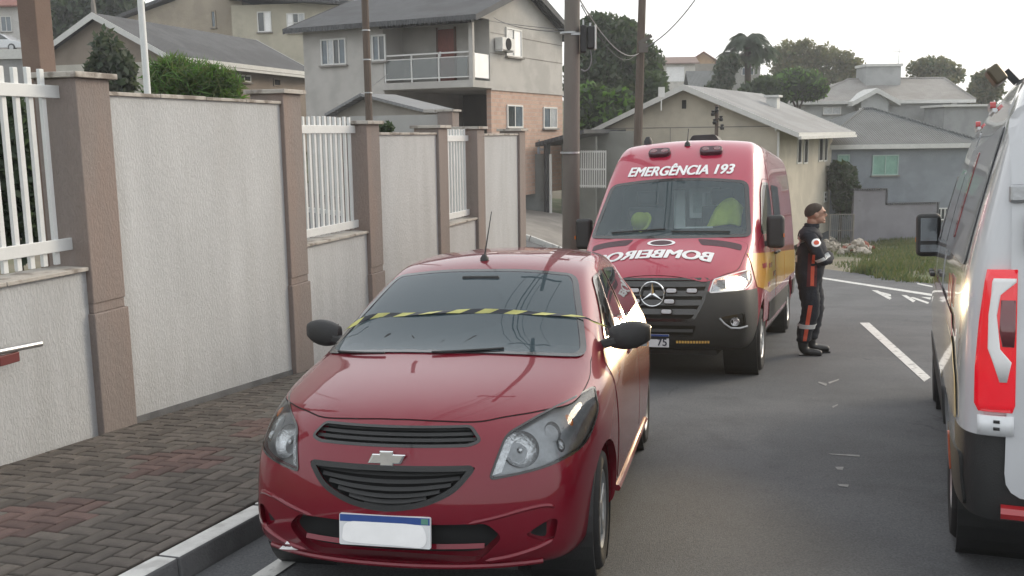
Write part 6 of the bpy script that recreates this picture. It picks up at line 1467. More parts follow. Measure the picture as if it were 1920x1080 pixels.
for p, s in ((v_fog, 1), (v_fogr, -1)):
    f = SV.patch('fog_recess', p, 'x+', m_blkg, amb, -.024, 0, .05, .04); l, n = SV.hit('x+', s * .80, .615)
    mb = MB(); mb.lathe([(.045, 0), (.042, .006), (.03, -.008), (0, -.012)], 20, 'x'); o = mb.build('fog_lamp', m_refl, f, smooth=True); o.location = l - n * .008
    P = [SV.hit('x+', s * a, b) for a, b in ((.655, .655), (.70, .60), (.76, .555), (.84, .55), (.905, .565))]; mb = MB(); mb.tube([l + n * .004 for l, n in P], .010, 6); mb.build('fog_trim', m_zinc, f, smooth=True)
mb = MB()
for i in range(12):
    y = .235 + i * .0275; l, n = SV.hit('x+', y, .415); mb.box(l.x, l.x + .012, y, y + .019, .403, .427)
mb.build('amber_light_bar', pm('amber_led', (.62, .38, .10), .3, .1, 20), amb)
# plate
l, n = SV.hit('x+', 0, .42); e = empty('number_plate'); e.parent = amb; e.location = (l.x + .012, -.035, .36); e.rotation_euler = (0, R(-3), 0)
mb = MB(); mb.box(-.012, 0, -.2, .2, 0, .13); mb.build('plate_base', m_plate, e); mb = MB(); mb.box(0, .0012, -.198, .198, .096, .128); mb.build('blue_band', m_pblue, e)
me = text_mesh('75', .105, bold=.001, align='RIGHT'); me.transform(Matrix(((0, 0, 1, .002), (1, 0, 0, .185), (0, 1, 0, .047), (0, 0, 0, 1)))); link('plate_number', me, m_ptxt, e)
# headlamps, lit
m_hlit = pm('lit_headlamp', (.9, .85, .75), .2, 0, 1, emit=(1.0, .84, .58), estr=22.0)
for p, s in ((v_lamp, 1), (v_lampr, -1)):
    h = SV.patch('headlamp', p, 'x+', m_refl, amb, 0, 0, .06, .04, push=Vector((-.055, 0, 0))); SV.patch('lens', p, 'x+', m_lens, h, .001, .003, .06, .04); SV.seam('lamp_rim', p, 'x+', m_wdec, h, .012, .0045)
    l, n = SV.hit('x+', s * .80, 1.005); mb = MB(); mb.lathe([(.0, .012), (.07, .010), (.108, -.006), (.108, -.03)], 24, 'x', (0, 0, 0), .62); o = mb.build('lit_bulb', m_hlit, h, smooth=True); o.rotation_mode = 'QUATERNION'; o.rotation_quaternion = (n * .7 + Vector((.3, 0, 0))).normalized().to_track_quat('X', 'Z'); o.location = l - n * .013
    l2, n2 = SV.hit('x+', s * .655, .985); mb = MB(); mb.prism(rnd([(-.045, -.05), (.045, -.05), (.045, .045), (-.045, .04)], .01), 0, .006, 'x'); o2 = mb.build('inner_reflector', m_refl, h); o2.location = l2 - Vector((.03, 0, 0))
    ld = bpy.data.lights.new('headlamp_beam', 'SPOT'); ld.energy = 620 if s > 0 else 120; ld.color = (1., .78, .45); ld.spot_size = R(44); ld.spot_blend = 1.0; ld.shadow_soft_size = .06
    lo = bpy.data.objects.new('headlamp_beam', ld); col.objects.link(lo); lo.parent = amb; lo.location = l + n * .05; lo.rotation_mode = 'QUATERNION'; lo.rotation_quaternion = Vector((-1, -.02 * s, -.05)).to_track_quat('Z', 'Y')
# sides: door windows, stripes, sill cladding
v_door = rnd([(.02, .52), (.02, 1.36, .1), (-.30, 1.47), (-.66, 1.97, .1), (-.85, 2.07, .05), (-1.24, 2.07), (-1.24, .52)], .05); v_slide = rnd([(-1.28, .52), (-1.28, 2.30), (-2.55, 2.30), (-2.55, .52)], .05)
gold = [[(.42, 1.02), (.34, 1.27), (-1.22, 1.23), (-1.22, .80), (-.5, .80), (.40, .93)], [(-1.30, .80), (-1.30, 1.22), (-2.54, 1.18), (-2.54, .80)], [(-2.58, .80), (-2.58, 1.18), (-4.6, 1.12), (-4.6, .80)]]
swin = rnd([(-1.45, 1.50), (-1.45, 2.02), (-2.42, 2.02), (-2.42, 1.50)], .08)
def van_sides(root_, SVx, paint, glassm, stripes=None, strm=None, zf=lambda p: p):
    for ax in ('y+', 'y-'):
        s = 1 if ax == 'y+' else -1
        for nm, p in (('front_door', v_door), ('sliding_door', v_slide)):
            p = zf(p); d = SVx.patch(nm, p, ax, paint, root_, .004, .006, .09, .05); SVx.seam('door_gap', p, ax, m_gap, root_, .014, .0015)
            hx = -1.10 if nm == 'front_door' else -1.42; l, n = SVx.hit(ax, hx, 1.22); mb = MB(); mb.bar(l + n * .035 + Vector((-.1, 0, 0)), l + n * .035 + Vector((.1, 0, 0)), .035, .03); mb.build('handle', m_trim, d, bevel=.008)
        SVx.patch('door_window', zf(v_dw), ax, glassm, root_, .008, .005, .09, .05); SVx.seam('window_trim', zf(v_dw), ax, m_blkg, root_, .03, .0095)
        SVx.patch('side_window', zf(swin), ax, glassm, root_, .008, .005, .09, .05)
        for p in (stripes or []): SVx.patch('side_stripe', p, ax, strm, root_, .0075, .003, .09, .05)
        for x0, x1 in ((-.46, -3.2), (-4.12, -4.75)): SVx.patch('sill_cladding', rnd([(x0, .48), (x0, .70), (x1, .70), (x1, .48)], .03), ax, m_trim, root_, .012, .012, .12, .06)
        van_mirror(root_, SVx, s, .97 if root_ is amb else .93)
van_sides(amb, SV, m_fred, m_glsd, gold, m_gold)
for ax in ('y+', 'y-'):
    for (x, z, w, h) in ((.0, 1.12, .28, .05), (-.45, 1.1, .35, .05), (-.9, .98, .3, .06), (-.3, .9, .2, .05)):
        SV.patch('side_lettering', [(x, z - h / 2), (x - w, z - h / 2), (x - w, z + h / 2), (x, z + h / 2)], ax, m_fred, amb, .011, .002, .09, .05)
text_on(SV, 'side_number', '193', .28, 'y+', -1.9, 1.33, m_wdec, amb, .009, -1)
# roof: beacons on the brow, antenna, roof hatch, light bar
for y in (-.28, .32):
    l, n = SV.hit('x+', y, 2.40); e = empty('brow_lamp'); e.parent = amb; e.location = l; e.rotation_mode = 'QUATERNION'; e.rotation_quaternion = n.to_track_quat('X', 'Z')
    mb = MB(); mb.prism(rnd([(-.13, -.07), (.13, -.07), (.13, .07), (-.13, .07)], .065), -.01, .05, 'x'); mb.build('housing', m_drkr, e, bevel=.012, seg=3)
    for q in (-.065, .065): mb = MB(); mb.lathe([(.0, .056), (.035, .056), (.042, .05), (.042, .04)], 14, 'x', (0, q, 0)); mb.build('lamp', pm('dark_red_lens', (.12, .01, .02), .12, .1, 20, coat=1.), e)
l, n = SV.hit('z+', -.99, .02); mb = MB(); mb.lathe([(.04, -.01), (.03, .03), (.01, .05)], 12); o = mb.build('aerial_base', m_trim, amb); o.location = l; mb = MB(); mb.tube([(0, 0, .04), (-.08, 0, .2)], .006, 6); mb.build('aerial', m_trim, o)
l, n = SV.hit('z+', -1.9, .1); mb = MB(); mb.prism(rnd([(-.2, 0), (-.14, .09), (.14, .09), (.2, 0)], .03), -.2, .2, 'x'); o = mb.build('roof_vent', m_trim, amb, bevel=.02); o.location = l
for y in (-.55,):
    l, n = SV.hit('z+', -1.45, y); mb = MB(); mb.lathe([(.06, -.02), (.055, .05), (.03, .10), (0, .11)], 16); o = mb.build('roof_beacon', m_trim, amb, smooth=True); o.location = l
# cab: dashboard, seats, bulkhead with white cabinet, helmet and jacket
mb = MB(); mb.prism([(-.02, 1.36), (-.55, 1.36), (-.55, 1.50), (-.30, 1.53), (-.10, 1.47)], -.76, .76, 'y'); mb.build('dashboard', m_trim, amb, bevel=.02)
m_seat = pm('seat_fabric', (.05, .055, .06), .9, .15, 20, .2, 90)
for y in (-.42, .45):
    mb = MB(); mb.prism(rnd([(-.70, 1.2), (-.58, 1.2), (-.72, 1.78), (-.80, 1.78)], .04), y - .22, y + .22, 'y'); st = mb.build('seat', m_seat, amb, bevel=.04, seg=3); mb = MB(); mb.box(-.84, -.74, y - .13, y + .13, 1.80, 1.97); mb.build('headrest', m_seat, st, bevel=.03, seg=3)
m_cab = pm('pale_cabinet', (.80, .86, .84), .6, .1, 6)
mb = MB(); mb.box(-.95, -.93, -.14, .0, 1.5, 1.98); mb.build('white_locker', m_cab, amb, bevel=.01)
e = empty('rear_hatch'); e.parent = amb
for q in ((.05, .40, 1.93, 1.99), (.05, .40, 1.64, 1.70), (.05, .09, 1.7, 1.93), (.36, .40, 1.7, 1.93), (.20, .235, 1.7, 1.93)): mb = MB(); mb.box(-.95, -.93, q[0], q[1], q[2], q[3]); mb.build('hatch_frame', m_cab, e)
mb = MB(); mb.box(-.955, -.945, .07, .38, 1.68, 1.95); mb.build('hatch_pane', pm('bright_hatch', (.45, .52, .50), .4, .35, 9), e)
for y0, y1, z in ((.02, .42, 1.53), (-.1, .3, 1.475)): mb = MB(); mb.box(-.28, -.24, y0, y1, z, z + .018); mb.build('document', m_cab, amb)
m_hiv = pm('hi_vis_yellow', (.42, .52, .05), .7, .15, 10, .2, 60)
mb = MB(); mb.lathe([(.145, 0), (.15, .03), (.14, .10), (.10, .165), (.04, .195), (0, .2)], 20); mb.lathe([(.145, 0), (.185, -.005), (.185, .01), (.148, .02)], 20)
hm = mb.build('helmet', m_hiv, None, smooth=True); hm.matrix_world = amb.matrix_world @ Matrix.Translation((-.26, -.37, 1.60)) @ Matrix.Scale(.72, 4) @ Matrix.Rotation(R(55), 4, 'Y') @ Matrix.Rotation(R(30), 4, 'X'); tag(hm, 'yellow-green safety helmet lying on the ambulance dashboard', 'helmet')
mb = MB(); rj = random.Random(3); P = []
for i in range(13):
    for j in range(9):
        t = i / 12; y = .30 + .42 * t; h = (.36 - .9 * (t - .62) ** 2) * (1 - (j / 8) ** 2 * .85); P.append((-.60 + .05 * math.sin(9 * t) + .26 * (j / 8) ** 1.5 + .02 * rj.random(), y + .015 * rj.random(), 1.50 + h + .02 * rj.random()))
mb.add(P, [(i * 9 + j, (i + 1) * 9 + j, (i + 1) * 9 + j + 1, i * 9 + j + 1) for i in range(12) for j in range(8)])
jk = mb.build('jacket', m_hiv, None, smooth=True, sharp=80); jk.matrix_world = amb.matrix_world.copy(); md = jk.modifiers.new('t', 'SOLIDIFY'); md.thickness = .02; md = jk.modifiers.new('s', 'SUBSURF'); md.levels = md.render_levels = 1; tag(jk, 'hi-vis yellow jacket heaped behind the ambulance windscreen', 'jacket')
# wipers
for y0, y1, z0, z1 in ((-.62, -.02, 1.495, 1.53), (.05, .66, 1.50, 1.49)):
    P = [SV.hit('x+', y0 + (y1 - y0) * i / 8, z0 + (z1 - z0) * i / 8 - .01) for i in range(9)]; mb = MB(); mb.tube([l + n * .02 for l, n in P], .01, 6); mb.build('wiper', m_trim, amb)

# ---- white van on the right, seen from behind its left corner
m_white = pm('white_van_paint', (.55, .565, .585), .20, .03, 3, coat=1., coat_rough=.03, spec=.5)
Mv = vframe(5.0546, 1.705, .0861, 1) @ Matrix.Translation((3.665, 0, 0))
van = empty('white_van', Mv); tag(van, 'white ambulance van at the right edge seen from its rear left corner', 'van')
shell, SW = van_shell(.83, .87)
mb = MB(); mb.box(-5.3, -4.02, -1.3, 1.3, .0, .455); cut(shell, mb)
zw = lambda poly: [(a, b if b < 1.43 else 1.43 + (b - 1.43) * .83) for a, b in poly]
def reg3(c, n):
    if c.x < -4.55 and c.z < .80 and c.z > .28: return 0
    if c.z < .46 and c.x < -4.0: return 4
    if c.z < .40: return 4
    if c.x < -4.80 and n.x < -.5: return 3
    if n.z > .55 and c.z > 2.1: return 2
    return 1
split_regions(shell, [(Vector((-4.55, 0, 0)), Vector((1, 0, 0))), (Vector((0, 0, .80)), Vector((0, 0, 1))), (Vector((0, 0, .40)), Vector((0, 0, 1)))], reg3, {0: 'rear_bumper', 1: 'body_shell', 2: 'roof', 3: 'rear_panel', 4: 'lower_trim'}, {0: m_trim, 1: m_white, 2: m_white, 3: m_white, 4: m_trim}, van)
van_wheels(van, m_zinc)
SW.patch('windscreen', zw(v_ws), 'x+', m_glsd, van, .004, .004, .1, .05)
m_sideg = glass('silvered_side_glass', (.08, .09, .10), .015, 2.2, (.34, .35, .36), .5)
van_sides(van, SW, m_white, m_sideg, zf=zw)
m_vgold = pm('van_gold_reflection', (.62, .43, .15), .28, .10, 5, coat=1.); m_vred = pm('van_red_stripe', (.34, .015, .02), .3, .08, 5, coat=1.)  # gold band paints a warm reflection into the van's lower side
for ax in ('y+', 'y-'):
    SW.patch('gold_reflection', rnd([(-4.66, .82), (-4.62, .98, .06), (-4.3, 1.10, .1), (-3.0, 1.14), (-.5, 1.12), (-.5, .735), (-3.1, .735), (-3.2, .80), (-4.15, .80)], .02), ax, m_vgold, van, .009, .003, .1, .05)
    SW.patch('red_stripe', rnd([(-4.3, 1.12), (-4.1, 1.20), (-.5, 1.22), (-.5, 1.14)], .01), ax, m_vred, van, .009, .003, .1, .05)
    for k in range(3): x = -3.55 - k * .16; SW.patch('red_chevron', [(x, 1.22), (x - .08, 1.22), (x - .02, 1.36), (x + .06, 1.36)], ax, m_vred, van, .009, .003, .1, .05)
    SW.patch('red_emblem', zw(rnd([(-3.15, 1.56), (-3.35, 1.56), (-3.40, 2.1), (-3.20, 2.1)], .02)), ax, m_vred, van, .012, .003, .1, .05)
    SW.patch('rear_side_window', zw(rnd([(-2.52, 1.46), (-2.52, 2.16), (-4.55, 2.16), (-4.55, 1.46)], .06)), ax, m_sideg, van, .008, .005, .1, .05)
    SW.patch('side_reflector', rnd([(-4.35, .52), (-4.15, .52), (-4.15, .66), (-4.35, .70)], .02), ax, pm('orange_reflector', (.50, .12, .06), .25, .1, 20, coat=1.), van, .02, .02, .06, .04)
for s in (1, -1):
    # tall rear lamp wraps the corner: red with a pale band
    ax = 'y+' if s > 0 else 'y-'
    tl = empty('tail_lamp'); tl.parent = van
    def strip(name, prof, mat, off, th):
        """prof: (z, arc0, arc1) rows; the arc runs round the rear corner from side to back"""
        n = 8; rows = []
        for z, a0, a1 in prof:
            row = []
            for j in range(n + 1):
                t = .42 + .30 * (a0 + (a1 - a0) * j / n); q = R(90 * t); p = Vector((-4.55 - .45 * math.sin(q), s * (.62 + .45 * math.cos(q)), z)); l, nn = SW.near(p); row.append(l + nn * off)
            rows.append(row)
        mb = MB(); m = len(rows); mb.add([q for r in rows for q in r], [(i * (n + 1) + j, i * (n + 1) + j + 1, (i + 1) * (n + 1) + j + 1, (i + 1) * (n + 1) + j) for i in range(m - 1) for j in range(n)])
        o = mb.build(name, mat, tl, smooth=True, sharp=80); md = o.modifiers.new('t', 'SOLIDIFY'); md.thickness = th; md.offset = -1; return o
    strip('red_lens', [(.90, .30, .95), (.93, .22, 1.0), (1.07, .22, 1.0), (1.25, .26, 1.0), (1.41, .32, 1.0), (1.46, .38, 1.0)], pm('bright_red_lens', (.50, .008, .02), .10, .08, 9, coat=1., emit=(.6, .008, .015), estr=.35), .022, .03)
    strip('white_lens', [(1.02, .70, .84), (1.10, .56, .92), (1.15, .46, .70), (1.28, .46, .62), (1.36, .50, .68), (1.41, .52, .98), (1.425, .54, .98)], pm('white_lens', (.80, .80, .80), .15, .05, 9, coat=1.), .028, .01)
    strip('smoked_lens', [(1.16, .74, .96), (1.22, .68, .98), (1.34, .70, .98)], pm('smoked_red_lens', (.14, .03, .035), .12, .05, 9, coat=1.), .027, .01)
    # pale bracket under the lamp
    strip('corner_bracket', [(.81, .30, .98), (.885, .30, .98)], m_strobe, .03, .03)
    for z in (.83, .858): strip('bracket_slot', [(z, .60, .72), (z + .012, .60, .72)], m_blk, .034, .006)
# rear doors
for s in (1, -1):
    dp = rnd([(s * .02, .56), (s * .84, .56), (s * .82, 2.10), (s * .02, 2.10)][::s], .10)
    d = SW.patch('rear_door', dp, 'x-', m_white, van, .02, .03, .12, .06); SW.patch('door_glass', rnd([(s * .14, 1.45), (s * .68, 1.45), (s * .66, 1.92), (s * .14, 1.92)][::s], .06), 'x-', m_glsd, d, .024, .004, .1, .06)
    l, n = SW.hit('x-', s * .74, 1.60); mb = MB(); mb.prism(rnd([(-.05, -.09), (.05, -.09), (.05, .09), (-.05, .09)], .048), -.04, .0, 'x'); o = mb.build('marker_lamp', m_blkg, d, bevel=.008); o.location = l + Vector((-.02, 0, 0)); mb = MB(); mb.prism(rnd([(-.028, -.06), (.028, -.06), (.028, .06), (-.028, .06)], .027), -.045, -.035, 'x'); mb.build('marker_lens', m_zinc, o)
    for z in (1.75,): l, n = SW.hit('x-', s * .80, z); mb = MB(); mb.box(-.045, .01, -.04, .04, -.035, .035); o = mb.build('hinge', m_zinc, d, bevel=.01); o.location = l
mb = MB(); P = [SW.hit('x-', -.85 + 1.7 * i / 10, .50) for i in range(11)]; mb.tube([l - Vector((.02, 0, 0)) for l, n in P], .03, 8); mb.build('red_bumper_strip', m_vred, van, smooth=True)
# roof-side flood lamp and beacon
l, n = SW.hit('y+', -3.9, 2.28); e = empty('flood_lamp'); e.parent = van; e.location = l
mb = MB(); mb.bar((0, 0, 0), (0, .05, .06), .03); mb.build('arm', m_trim, e); mb = MB(); mb.box(-.07, .07, .02, .08, .04, .13); o = mb.build('housing', pm('lamp_bronze', (.10, .085, .06), .4, .1, 9, metal=.5), e, bevel=.012); o.rotation_euler = (R(-35), 0, 0)
for x in (-1.6, -2.9):
    l, n = SW.hit('y+', x, 2.25); mb = MB(); mb.prism(rnd([(-.10, 0), (.10, 0), (.09, .04), (-.09, .04)], .02), 0, .03, 'y'); o = mb.build('side_marker', pm('marker_red', (.40, .02, .02), .2, .05, 9, coat=1.), van); o.location = l
    mb = MB(); mb.bar((-.14, .01, -.012), (.14, .01, -.012), .02); mb.build('marker_base', m_strobe, o)
# ------------------------------------------------------------------ the person beside the ambulance
m_skin = pm('skin', (.42, .24, .17), .55, .08, 20); m_hair = pm('brown_hair', (.065, .050, .040), .9, .45, 90, .6, 260)
m_navy = pm('navy_uniform', (.012, .014, .022), .85, .2, 9, .35, 60); m_boot = pm('black_boot', (.010, .010, .011), .45, .1, 20, .1, 60)
m_ora = pm('orange_stripe', (.62, .10, .05), .6, .1, 20); m_sil2 = pm('reflective_band', (.55, .56, .55), .4, .1, 20); m_tr = pm('dark_piping', (.10, .015, .02), .7, .1, 9)
pf = Vector((.97, -.24, 0)).normalized(); plft = Vector((-pf.y, pf.x, 0)); po = pt(11.603, -.049, -.012)
per = empty('person', Matrix(((pf.x, plft.x, 0, po.x), (pf.y, plft.y, 0, po.y), (0, 0, 1, po.z), (0, 0, 0, 1))) @ Matrix.Diagonal((1.13, 1.1, 1, 1))); tag(per, 'person in dark navy rescue uniform with orange stripes standing beside the red ambulance', 'person')
def skin_mesh(verts, edges, rad, sub=2, rootv=0):
    me = bpy.data.meshes.new('sk'); me.from_pydata(verts, edges, []); o = link('sk', me); m = o.modifiers.new('skin', 'SKIN'); m.use_smooth_shade = True
    bpy.context.view_layer.update(); sv = me.skin_vertices[0].data
    for i, r in enumerate(rad): sv[i].radius = r if isinstance(r, tuple) else (r, r); sv[i].use_root = (i == rootv)
    m = o.modifiers.new('s', 'SUBSURF'); m.levels = m.render_levels = sub; bpy.context.view_layer.update(); bake(o); return o
class Sk:
    def __init__(s): s.v = []; s.e = []; s.r = []
    def add(s, p, r, parent=None):
        s.v.append(p); s.r.append(r); i = len(s.v) - 1
        if parent is not None: s.e.append((parent, i))
        return i
    def chain(s, pts, parent):
        for p, r in pts: parent = s.add(p, r, parent)
        return parent
LEGS = {-1: [(-.02, .0), (.035, .0), (.0, .0)], 1: [(.02, .0), (.09, .0), (.09, .0)]}
def figure(k, hands=True, feet=True, cloth=False):
    """k scales the radii; the same skeleton serves the body and the clothes round it"""
    s = Sk(); pel = s.add((-.01, 0, .97), (.165 * k, .135 * k)); w = s.chain([((.0, 0, 1.10), (.165 * k, .145 * k)), ((.02, 0, 1.24), (.175 * k, .145 * k)), ((.0, 0, 1.38), (.185 * k, .13 * k)), ((-.01, 0, 1.47), (.12 * k, .09 * k))], pel)
    nk = s.chain([((.0, 0, 1.53), .058 * (1.06 if cloth else 1))] + ([] if cloth else [((.02, 0, 1.60), .055)]), w)
    for q in (-1, 1):
        L = LEGS[q]; y = q * .095
        a = s.chain([((L[0][0] + .0, y, .88), .10 * k), ((L[1][0] - .02, y * 1.05, .66), .092 * k), ((L[1][0] - .01, y * 1.08, .50), (.074 if not cloth else .082) * k), ((L[2][0] - .03, y * 1.1, .33), (.064 if not cloth else .078) * k), ((L[2][0] - .045, y * 1.1, .14), .047 * (k if not cloth else 1.5))], pel)
        if feet: s.chain([((L[2][0] - .04, y * 1.1, .07), .045), ((L[2][0] + .06, y * 1.2, .045), .042), ((L[2][0] + .15, y * 1.25, .035), .03)], a)
        sh = s.chain([((-.02, q * .17, 1.445), .075 * k), ((.01, q * .235, 1.36), .064 * k), ((.06, q * .25, 1.22), .056 * k), ((.105, q * .235, 1.14), .052 * k)], w)
        if q < 0: arm = [((.175, -.16, 1.16), .046 * k), ((.185, -.06, 1.20), .040 * k), ((.172, .03, 1.225), .032 * (k if not cloth else 1.2))]
        else: arm = [((.155, .18, 1.15), .046 * k), ((.17, .07, 1.16), .040 * k), ((.175, -.02, 1.165), .032 * (k if not cloth else 1.2))]
        h = s.chain(arm, sh)
        if hands:
            dy = 1 if q < 0 else -1; bx, by, bz = arm[-1][0]; bx -= .012; pm_ = s.chain([((bx + .005, by + dy * .055, bz), (.03, .018))], h)
            for f in range(4):
                oz = .026 - f * .0175; L_ = (.042, .05, .046, .036)[f]
                s.chain([((bx, by + dy * .09, bz + oz), .0115), ((bx - .012, by + dy * (.09 + L_), bz + oz), .011), ((bx - .035, by + dy * (.095 + L_ * 1.3), bz + oz * .95), .010)], pm_)
            s.chain([((bx + .01, by + dy * .045, bz + .035), .011), ((bx + .008, by + dy * .08, bz + .052), .0095)], pm_)
    return s
fg = figure(.86); bo = skin_mesh(fg.v, fg.e, fg.r, 2)
# head: skull, jaw, nose, brow and ears, then one continuous surface
hx, hz = .045, 1.685
def ball(c, r, seg=20):
    mb = MB(); prof = [(math.sin(math.pi * i / 12), -math.cos(math.pi * i / 12)) for i in range(13)]; mb.lathe(prof, seg); v = [(c[0] + a * r[0], c[1] + b * r[1], c[2] + d * r[2]) for a, b, d in mb.v]; return v, mb.f
bm = bmesh.new(); bm.from_mesh(bo.data)
for c, r in (((hx - .012, 0, hz + .012), (.098, .076, .102)), ((hx + .022, 0, hz - .055), (.066, .058, .066)), ((hx + .088, 0, hz - .018), (.022, .014, .026)), ((hx + .077, 0, hz + .032), (.018, .05, .012)), ((hx - .005, .078, hz - .012), (.022, .012, .032)), ((hx - .005, -.078, hz - .012), (.022, .012, .032)), ((hx + .078, 0, hz - .075), (.018, .026, .010)), ((hx + .075, 0, hz - .10), (.02, .026, .016)), ((hx - .03, 0, hz - .09), (.06, .058, .06))):
    v, f = ball(c, r); vs_ = [bm.verts.new(q) for q in v]
    for q in f:
        if len(set(q)) > 2:
            try: bm.faces.new([vs_[i] for i in q])
            except ValueError: pass
bmesh.ops.remove_doubles(bm, verts=bm.verts, dist=1e-5); bm.to_mesh(bo.data); bm.free()
m = bo.modifiers.new('r', 'REMESH'); m.mode = 'VOXEL'; m.voxel_size = .005; m2 = bo.modifiers.new('sm', 'SMOOTH'); m2.iterations = 2; m2.factor = .5
bpy.context.view_layer.update(); bake(bo)
bm = bmesh.new(); bm.from_mesh(bo.data); seen = set(); best = []
for f in bm.faces:
    if f in seen: continue
    st = [f]; seen.add(f); comp = []
    while st:
        g = st.pop(); comp.append(g)
        for e in g.edges:
            for h_ in e.link_faces:
                if h_ not in seen: seen.add(h_); st.append(h_)
    if len(comp) > len(best): best = comp
keep = set(best); bmesh.ops.delete(bm, geom=[f for f in bm.faces if f not in keep], context='FACES'); bm.to_mesh(bo.data); bm.free()
bo.name = 'body'; bo.data.materials.clear(); bo.data.materials.append(m_skin); shade(bo.data, 80); bo.parent = per
HS = Surf(bo.data)
# hair: a close crop over the skull
mb = MB(); vs_ = []; N1, N2 = 14, 28
for i in range(N1 + 1):
    for j in range(N2):
        t = 2 * math.pi * j / N2; lim = R(120) - R(76) * (.5 + .5 * math.cos(t)) ** 1.7; q = lim * i / N1; rr = 1.0
        vs_.append((hx - .016 + .104 * math.sin(q) * math.cos(t), .081 * math.sin(q) * math.sin(t), hz + .014 + .108 * math.cos(q)))
mb.add(vs_, [(i * N2 + j, i * N2 + (j + 1) % N2, (i + 1) * N2 + (j + 1) % N2, (i + 1) * N2 + j) for i in range(N1) for j in range(N2)]); h = mb.build('hair', m_hair, per, smooth=True, sharp=80); md = h.modifiers.new('t', 'SOLIDIFY'); md.thickness = .003
# eyes, brows, spectacles
for q in (-1, 1):
    l, n = HS.hit('x+', q * .031, hz + .008); mb = MB(); mb.lathe([(.0, .004), (.009, .002), (.011, -.004)], 10, 'x', l); mb.build('eye', pm('eye_dark', (.03, .025, .02), .2, 0, 1), per)
    mb = MB(); mb.tube([l + Vector((.012, .022 * math.cos(t * .524), .018 * math.sin(t * .524))) for t in range(13)], .0015, 5); mb.bar(l + Vector((.01, q * .02, .004)), (hx - .0, q * .083, hz + .012), .0025); mb.build('spectacles', m_blk, per)
# uniform over the body, boots
fu = figure(1.16, hands=False, feet=False, cloth=True); un = skin_mesh(fu.v, fu.e, fu.r, 2); un.name = 'uniform'; un.data.materials.clear(); un.data.materials.append(m_navy)
for v in un.data.vertices:       # folds of loose cloth
    c = v.co; v.co = c + v.normal * (.006 * math.sin(c.z * 46 + c.x * 30) * math.sin(c.y * 40 + c.z * 12) + .004 * math.sin(c.z * 90 + c.y * 35))
shade(un.data, 80); un.parent = per; US = Surf(un.data)
mb = MB(); mb.lathe([(.066, 1.51), (.078, 1.525), (.074, 1.565), (.066, 1.57)], 24, 'z', (.005, 0, 0)); mb.build('collar', m_navy, per, smooth=True)
for q in (-1, 1):
    x0 = LEGS[q][2][0]; y = q * .105
    s = Sk(); a = s.add((x0 - .045, y, .22), .062); s.chain([((x0 - .045, y, .13), .060), ((x0 - .03, y, .062), .060), ((x0 + .06, y * 1.08, .05), .052), ((x0 + .155, y * 1.14, .042), .040)], a); b_ = skin_mesh(s.v, s.e, s.r, 2); b_.name = 'boot'; b_.data.materials.clear(); b_.data.materials.append(m_boot); b_.parent = per
    for v in b_.data.vertices: v.co.z = max(v.co.z, .004)
    mb = MB(); mb.prism(rnd([(x0 - .085, y - .04), (x0 + .165, y * 1.14 - .036), (x0 + .165, y * 1.14 + .036), (x0 - .085, y + .04)], .036), 0, .022, 'z'); mb.build('sole', m_blk, b_)
def band(nm, poly, mat, off=.006, ax='y-'): return US.patch(nm, poly, ax, mat, per, off, .004, .03, .02)
band('side_stripe', [(-.05, .10 + .10), (-.015, .10 + .10), (.03, .63), (-.01, .63)], m_ora); band('side_stripe', [(.0, .86), (.035, .86), (.035, 1.09), (.0, 1.09)], m_ora); band('side_stripe', [(.005, 1.12), (.035, 1.12), (.03, 1.24), (.01, 1.24)], m_ora, .008)
band('stripe_piping', [(-.035, .85), (.0, .85), (.0, 1.24), (-.03, 1.24)], m_tr, .004); band('stripe_piping', [(.035, .85), (.06, .85), (.06, 1.10), (.035, 1.10)], m_tr, .004)
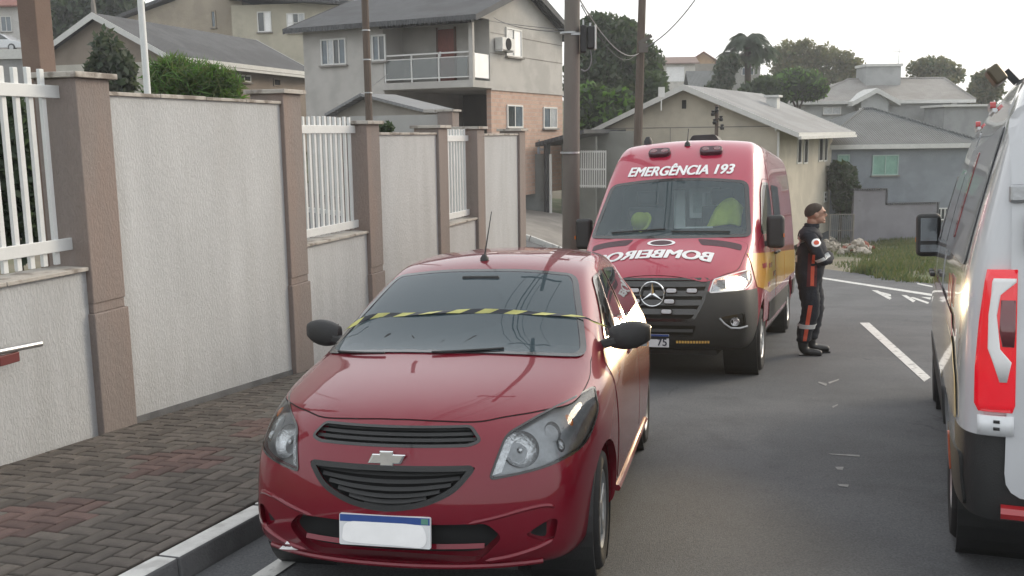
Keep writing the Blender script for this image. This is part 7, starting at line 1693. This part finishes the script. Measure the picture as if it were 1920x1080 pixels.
for ax, p in (('y-', [(-.13, .345), (.08, .345), (.08, .395), (-.13, .395)]), ('x+', [(-.19, .345), (-.03, .345), (-.03, .395), (-.19, .395)]), ('y+', [(-.13, .345), (.08, .345), (.08, .395), (-.13, .395)])):
    US.patch('shin_band', p, ax, m_sil2, per, .007, .004, .03, .02)
band('arm_band', [(.03, 1.17), (.06, 1.145), (.19, 1.205), (.17, 1.24)], m_sil2, .006)
cb_ = [(.035 + .045 * math.cos(t * .393), 1.375 + .045 * math.sin(t * .393)) for t in range(16)]; bd = band('sleeve_badge', cb_, m_pwht, .006); US.patch('badge_mark', [(.035 + (a - .035) * .55, 1.375 + (b - 1.375) * .55) for a, b in cb_], 'y-', m_ora, bd, .010, .003, .03, .02)
US.patch('back_strip', [(-.06, 1.32), (.06, 1.36), (.06, 1.39), (-.06, 1.36)], 'x-', m_sil2, per, .006, .003, .03, .02)
band('back_reflector', [(-.165, 1.30), (-.145, 1.30), (-.115, 1.45), (-.135, 1.46)], m_sil2, .006); band('back_reflector', [(-.165, 1.12), (-.13, 1.12), (-.13, 1.20), (-.155, 1.20)], m_sil2, .006)
mb = MB(); mb.lathe([(.12, 1.085), (.125, 1.09), (.125, 1.125), (.12, 1.13)], 24, 'z', (.012, 0, 0), .84); mb.build('belt', m_blk, per, smooth=True)
# ------------------------------------------------------------------ the damp late-afternoon air
mb = MB(); zlo = min(v.co.z for v in bpy.data.objects['ground'].data.vertices) - 1.0; mb.box(-705, 705, -65, 1205, zlo, 26); hz_ = mb.build('haze', None); tag(hz_, 'thin pale haze in the air over the street', 'haze', kind='stuff')
hm_ = bpy.data.materials.new('haze_air'); hm_.use_nodes = True; nt = hm_.node_tree; nt.nodes.clear()
ho = nd(nt, 'ShaderNodeOutputMaterial'); pv = nd(nt, 'ShaderNodeVolumePrincipled'); pv.inputs['Color'].default_value = (.92, .95, 1, 1); pv.inputs['Density'].default_value = .0012; pv.inputs['Anisotropy'].default_value = .3
nt.links.new(pv.outputs[0], ho.inputs['Volume']); hz_.data.materials.append(hm_)
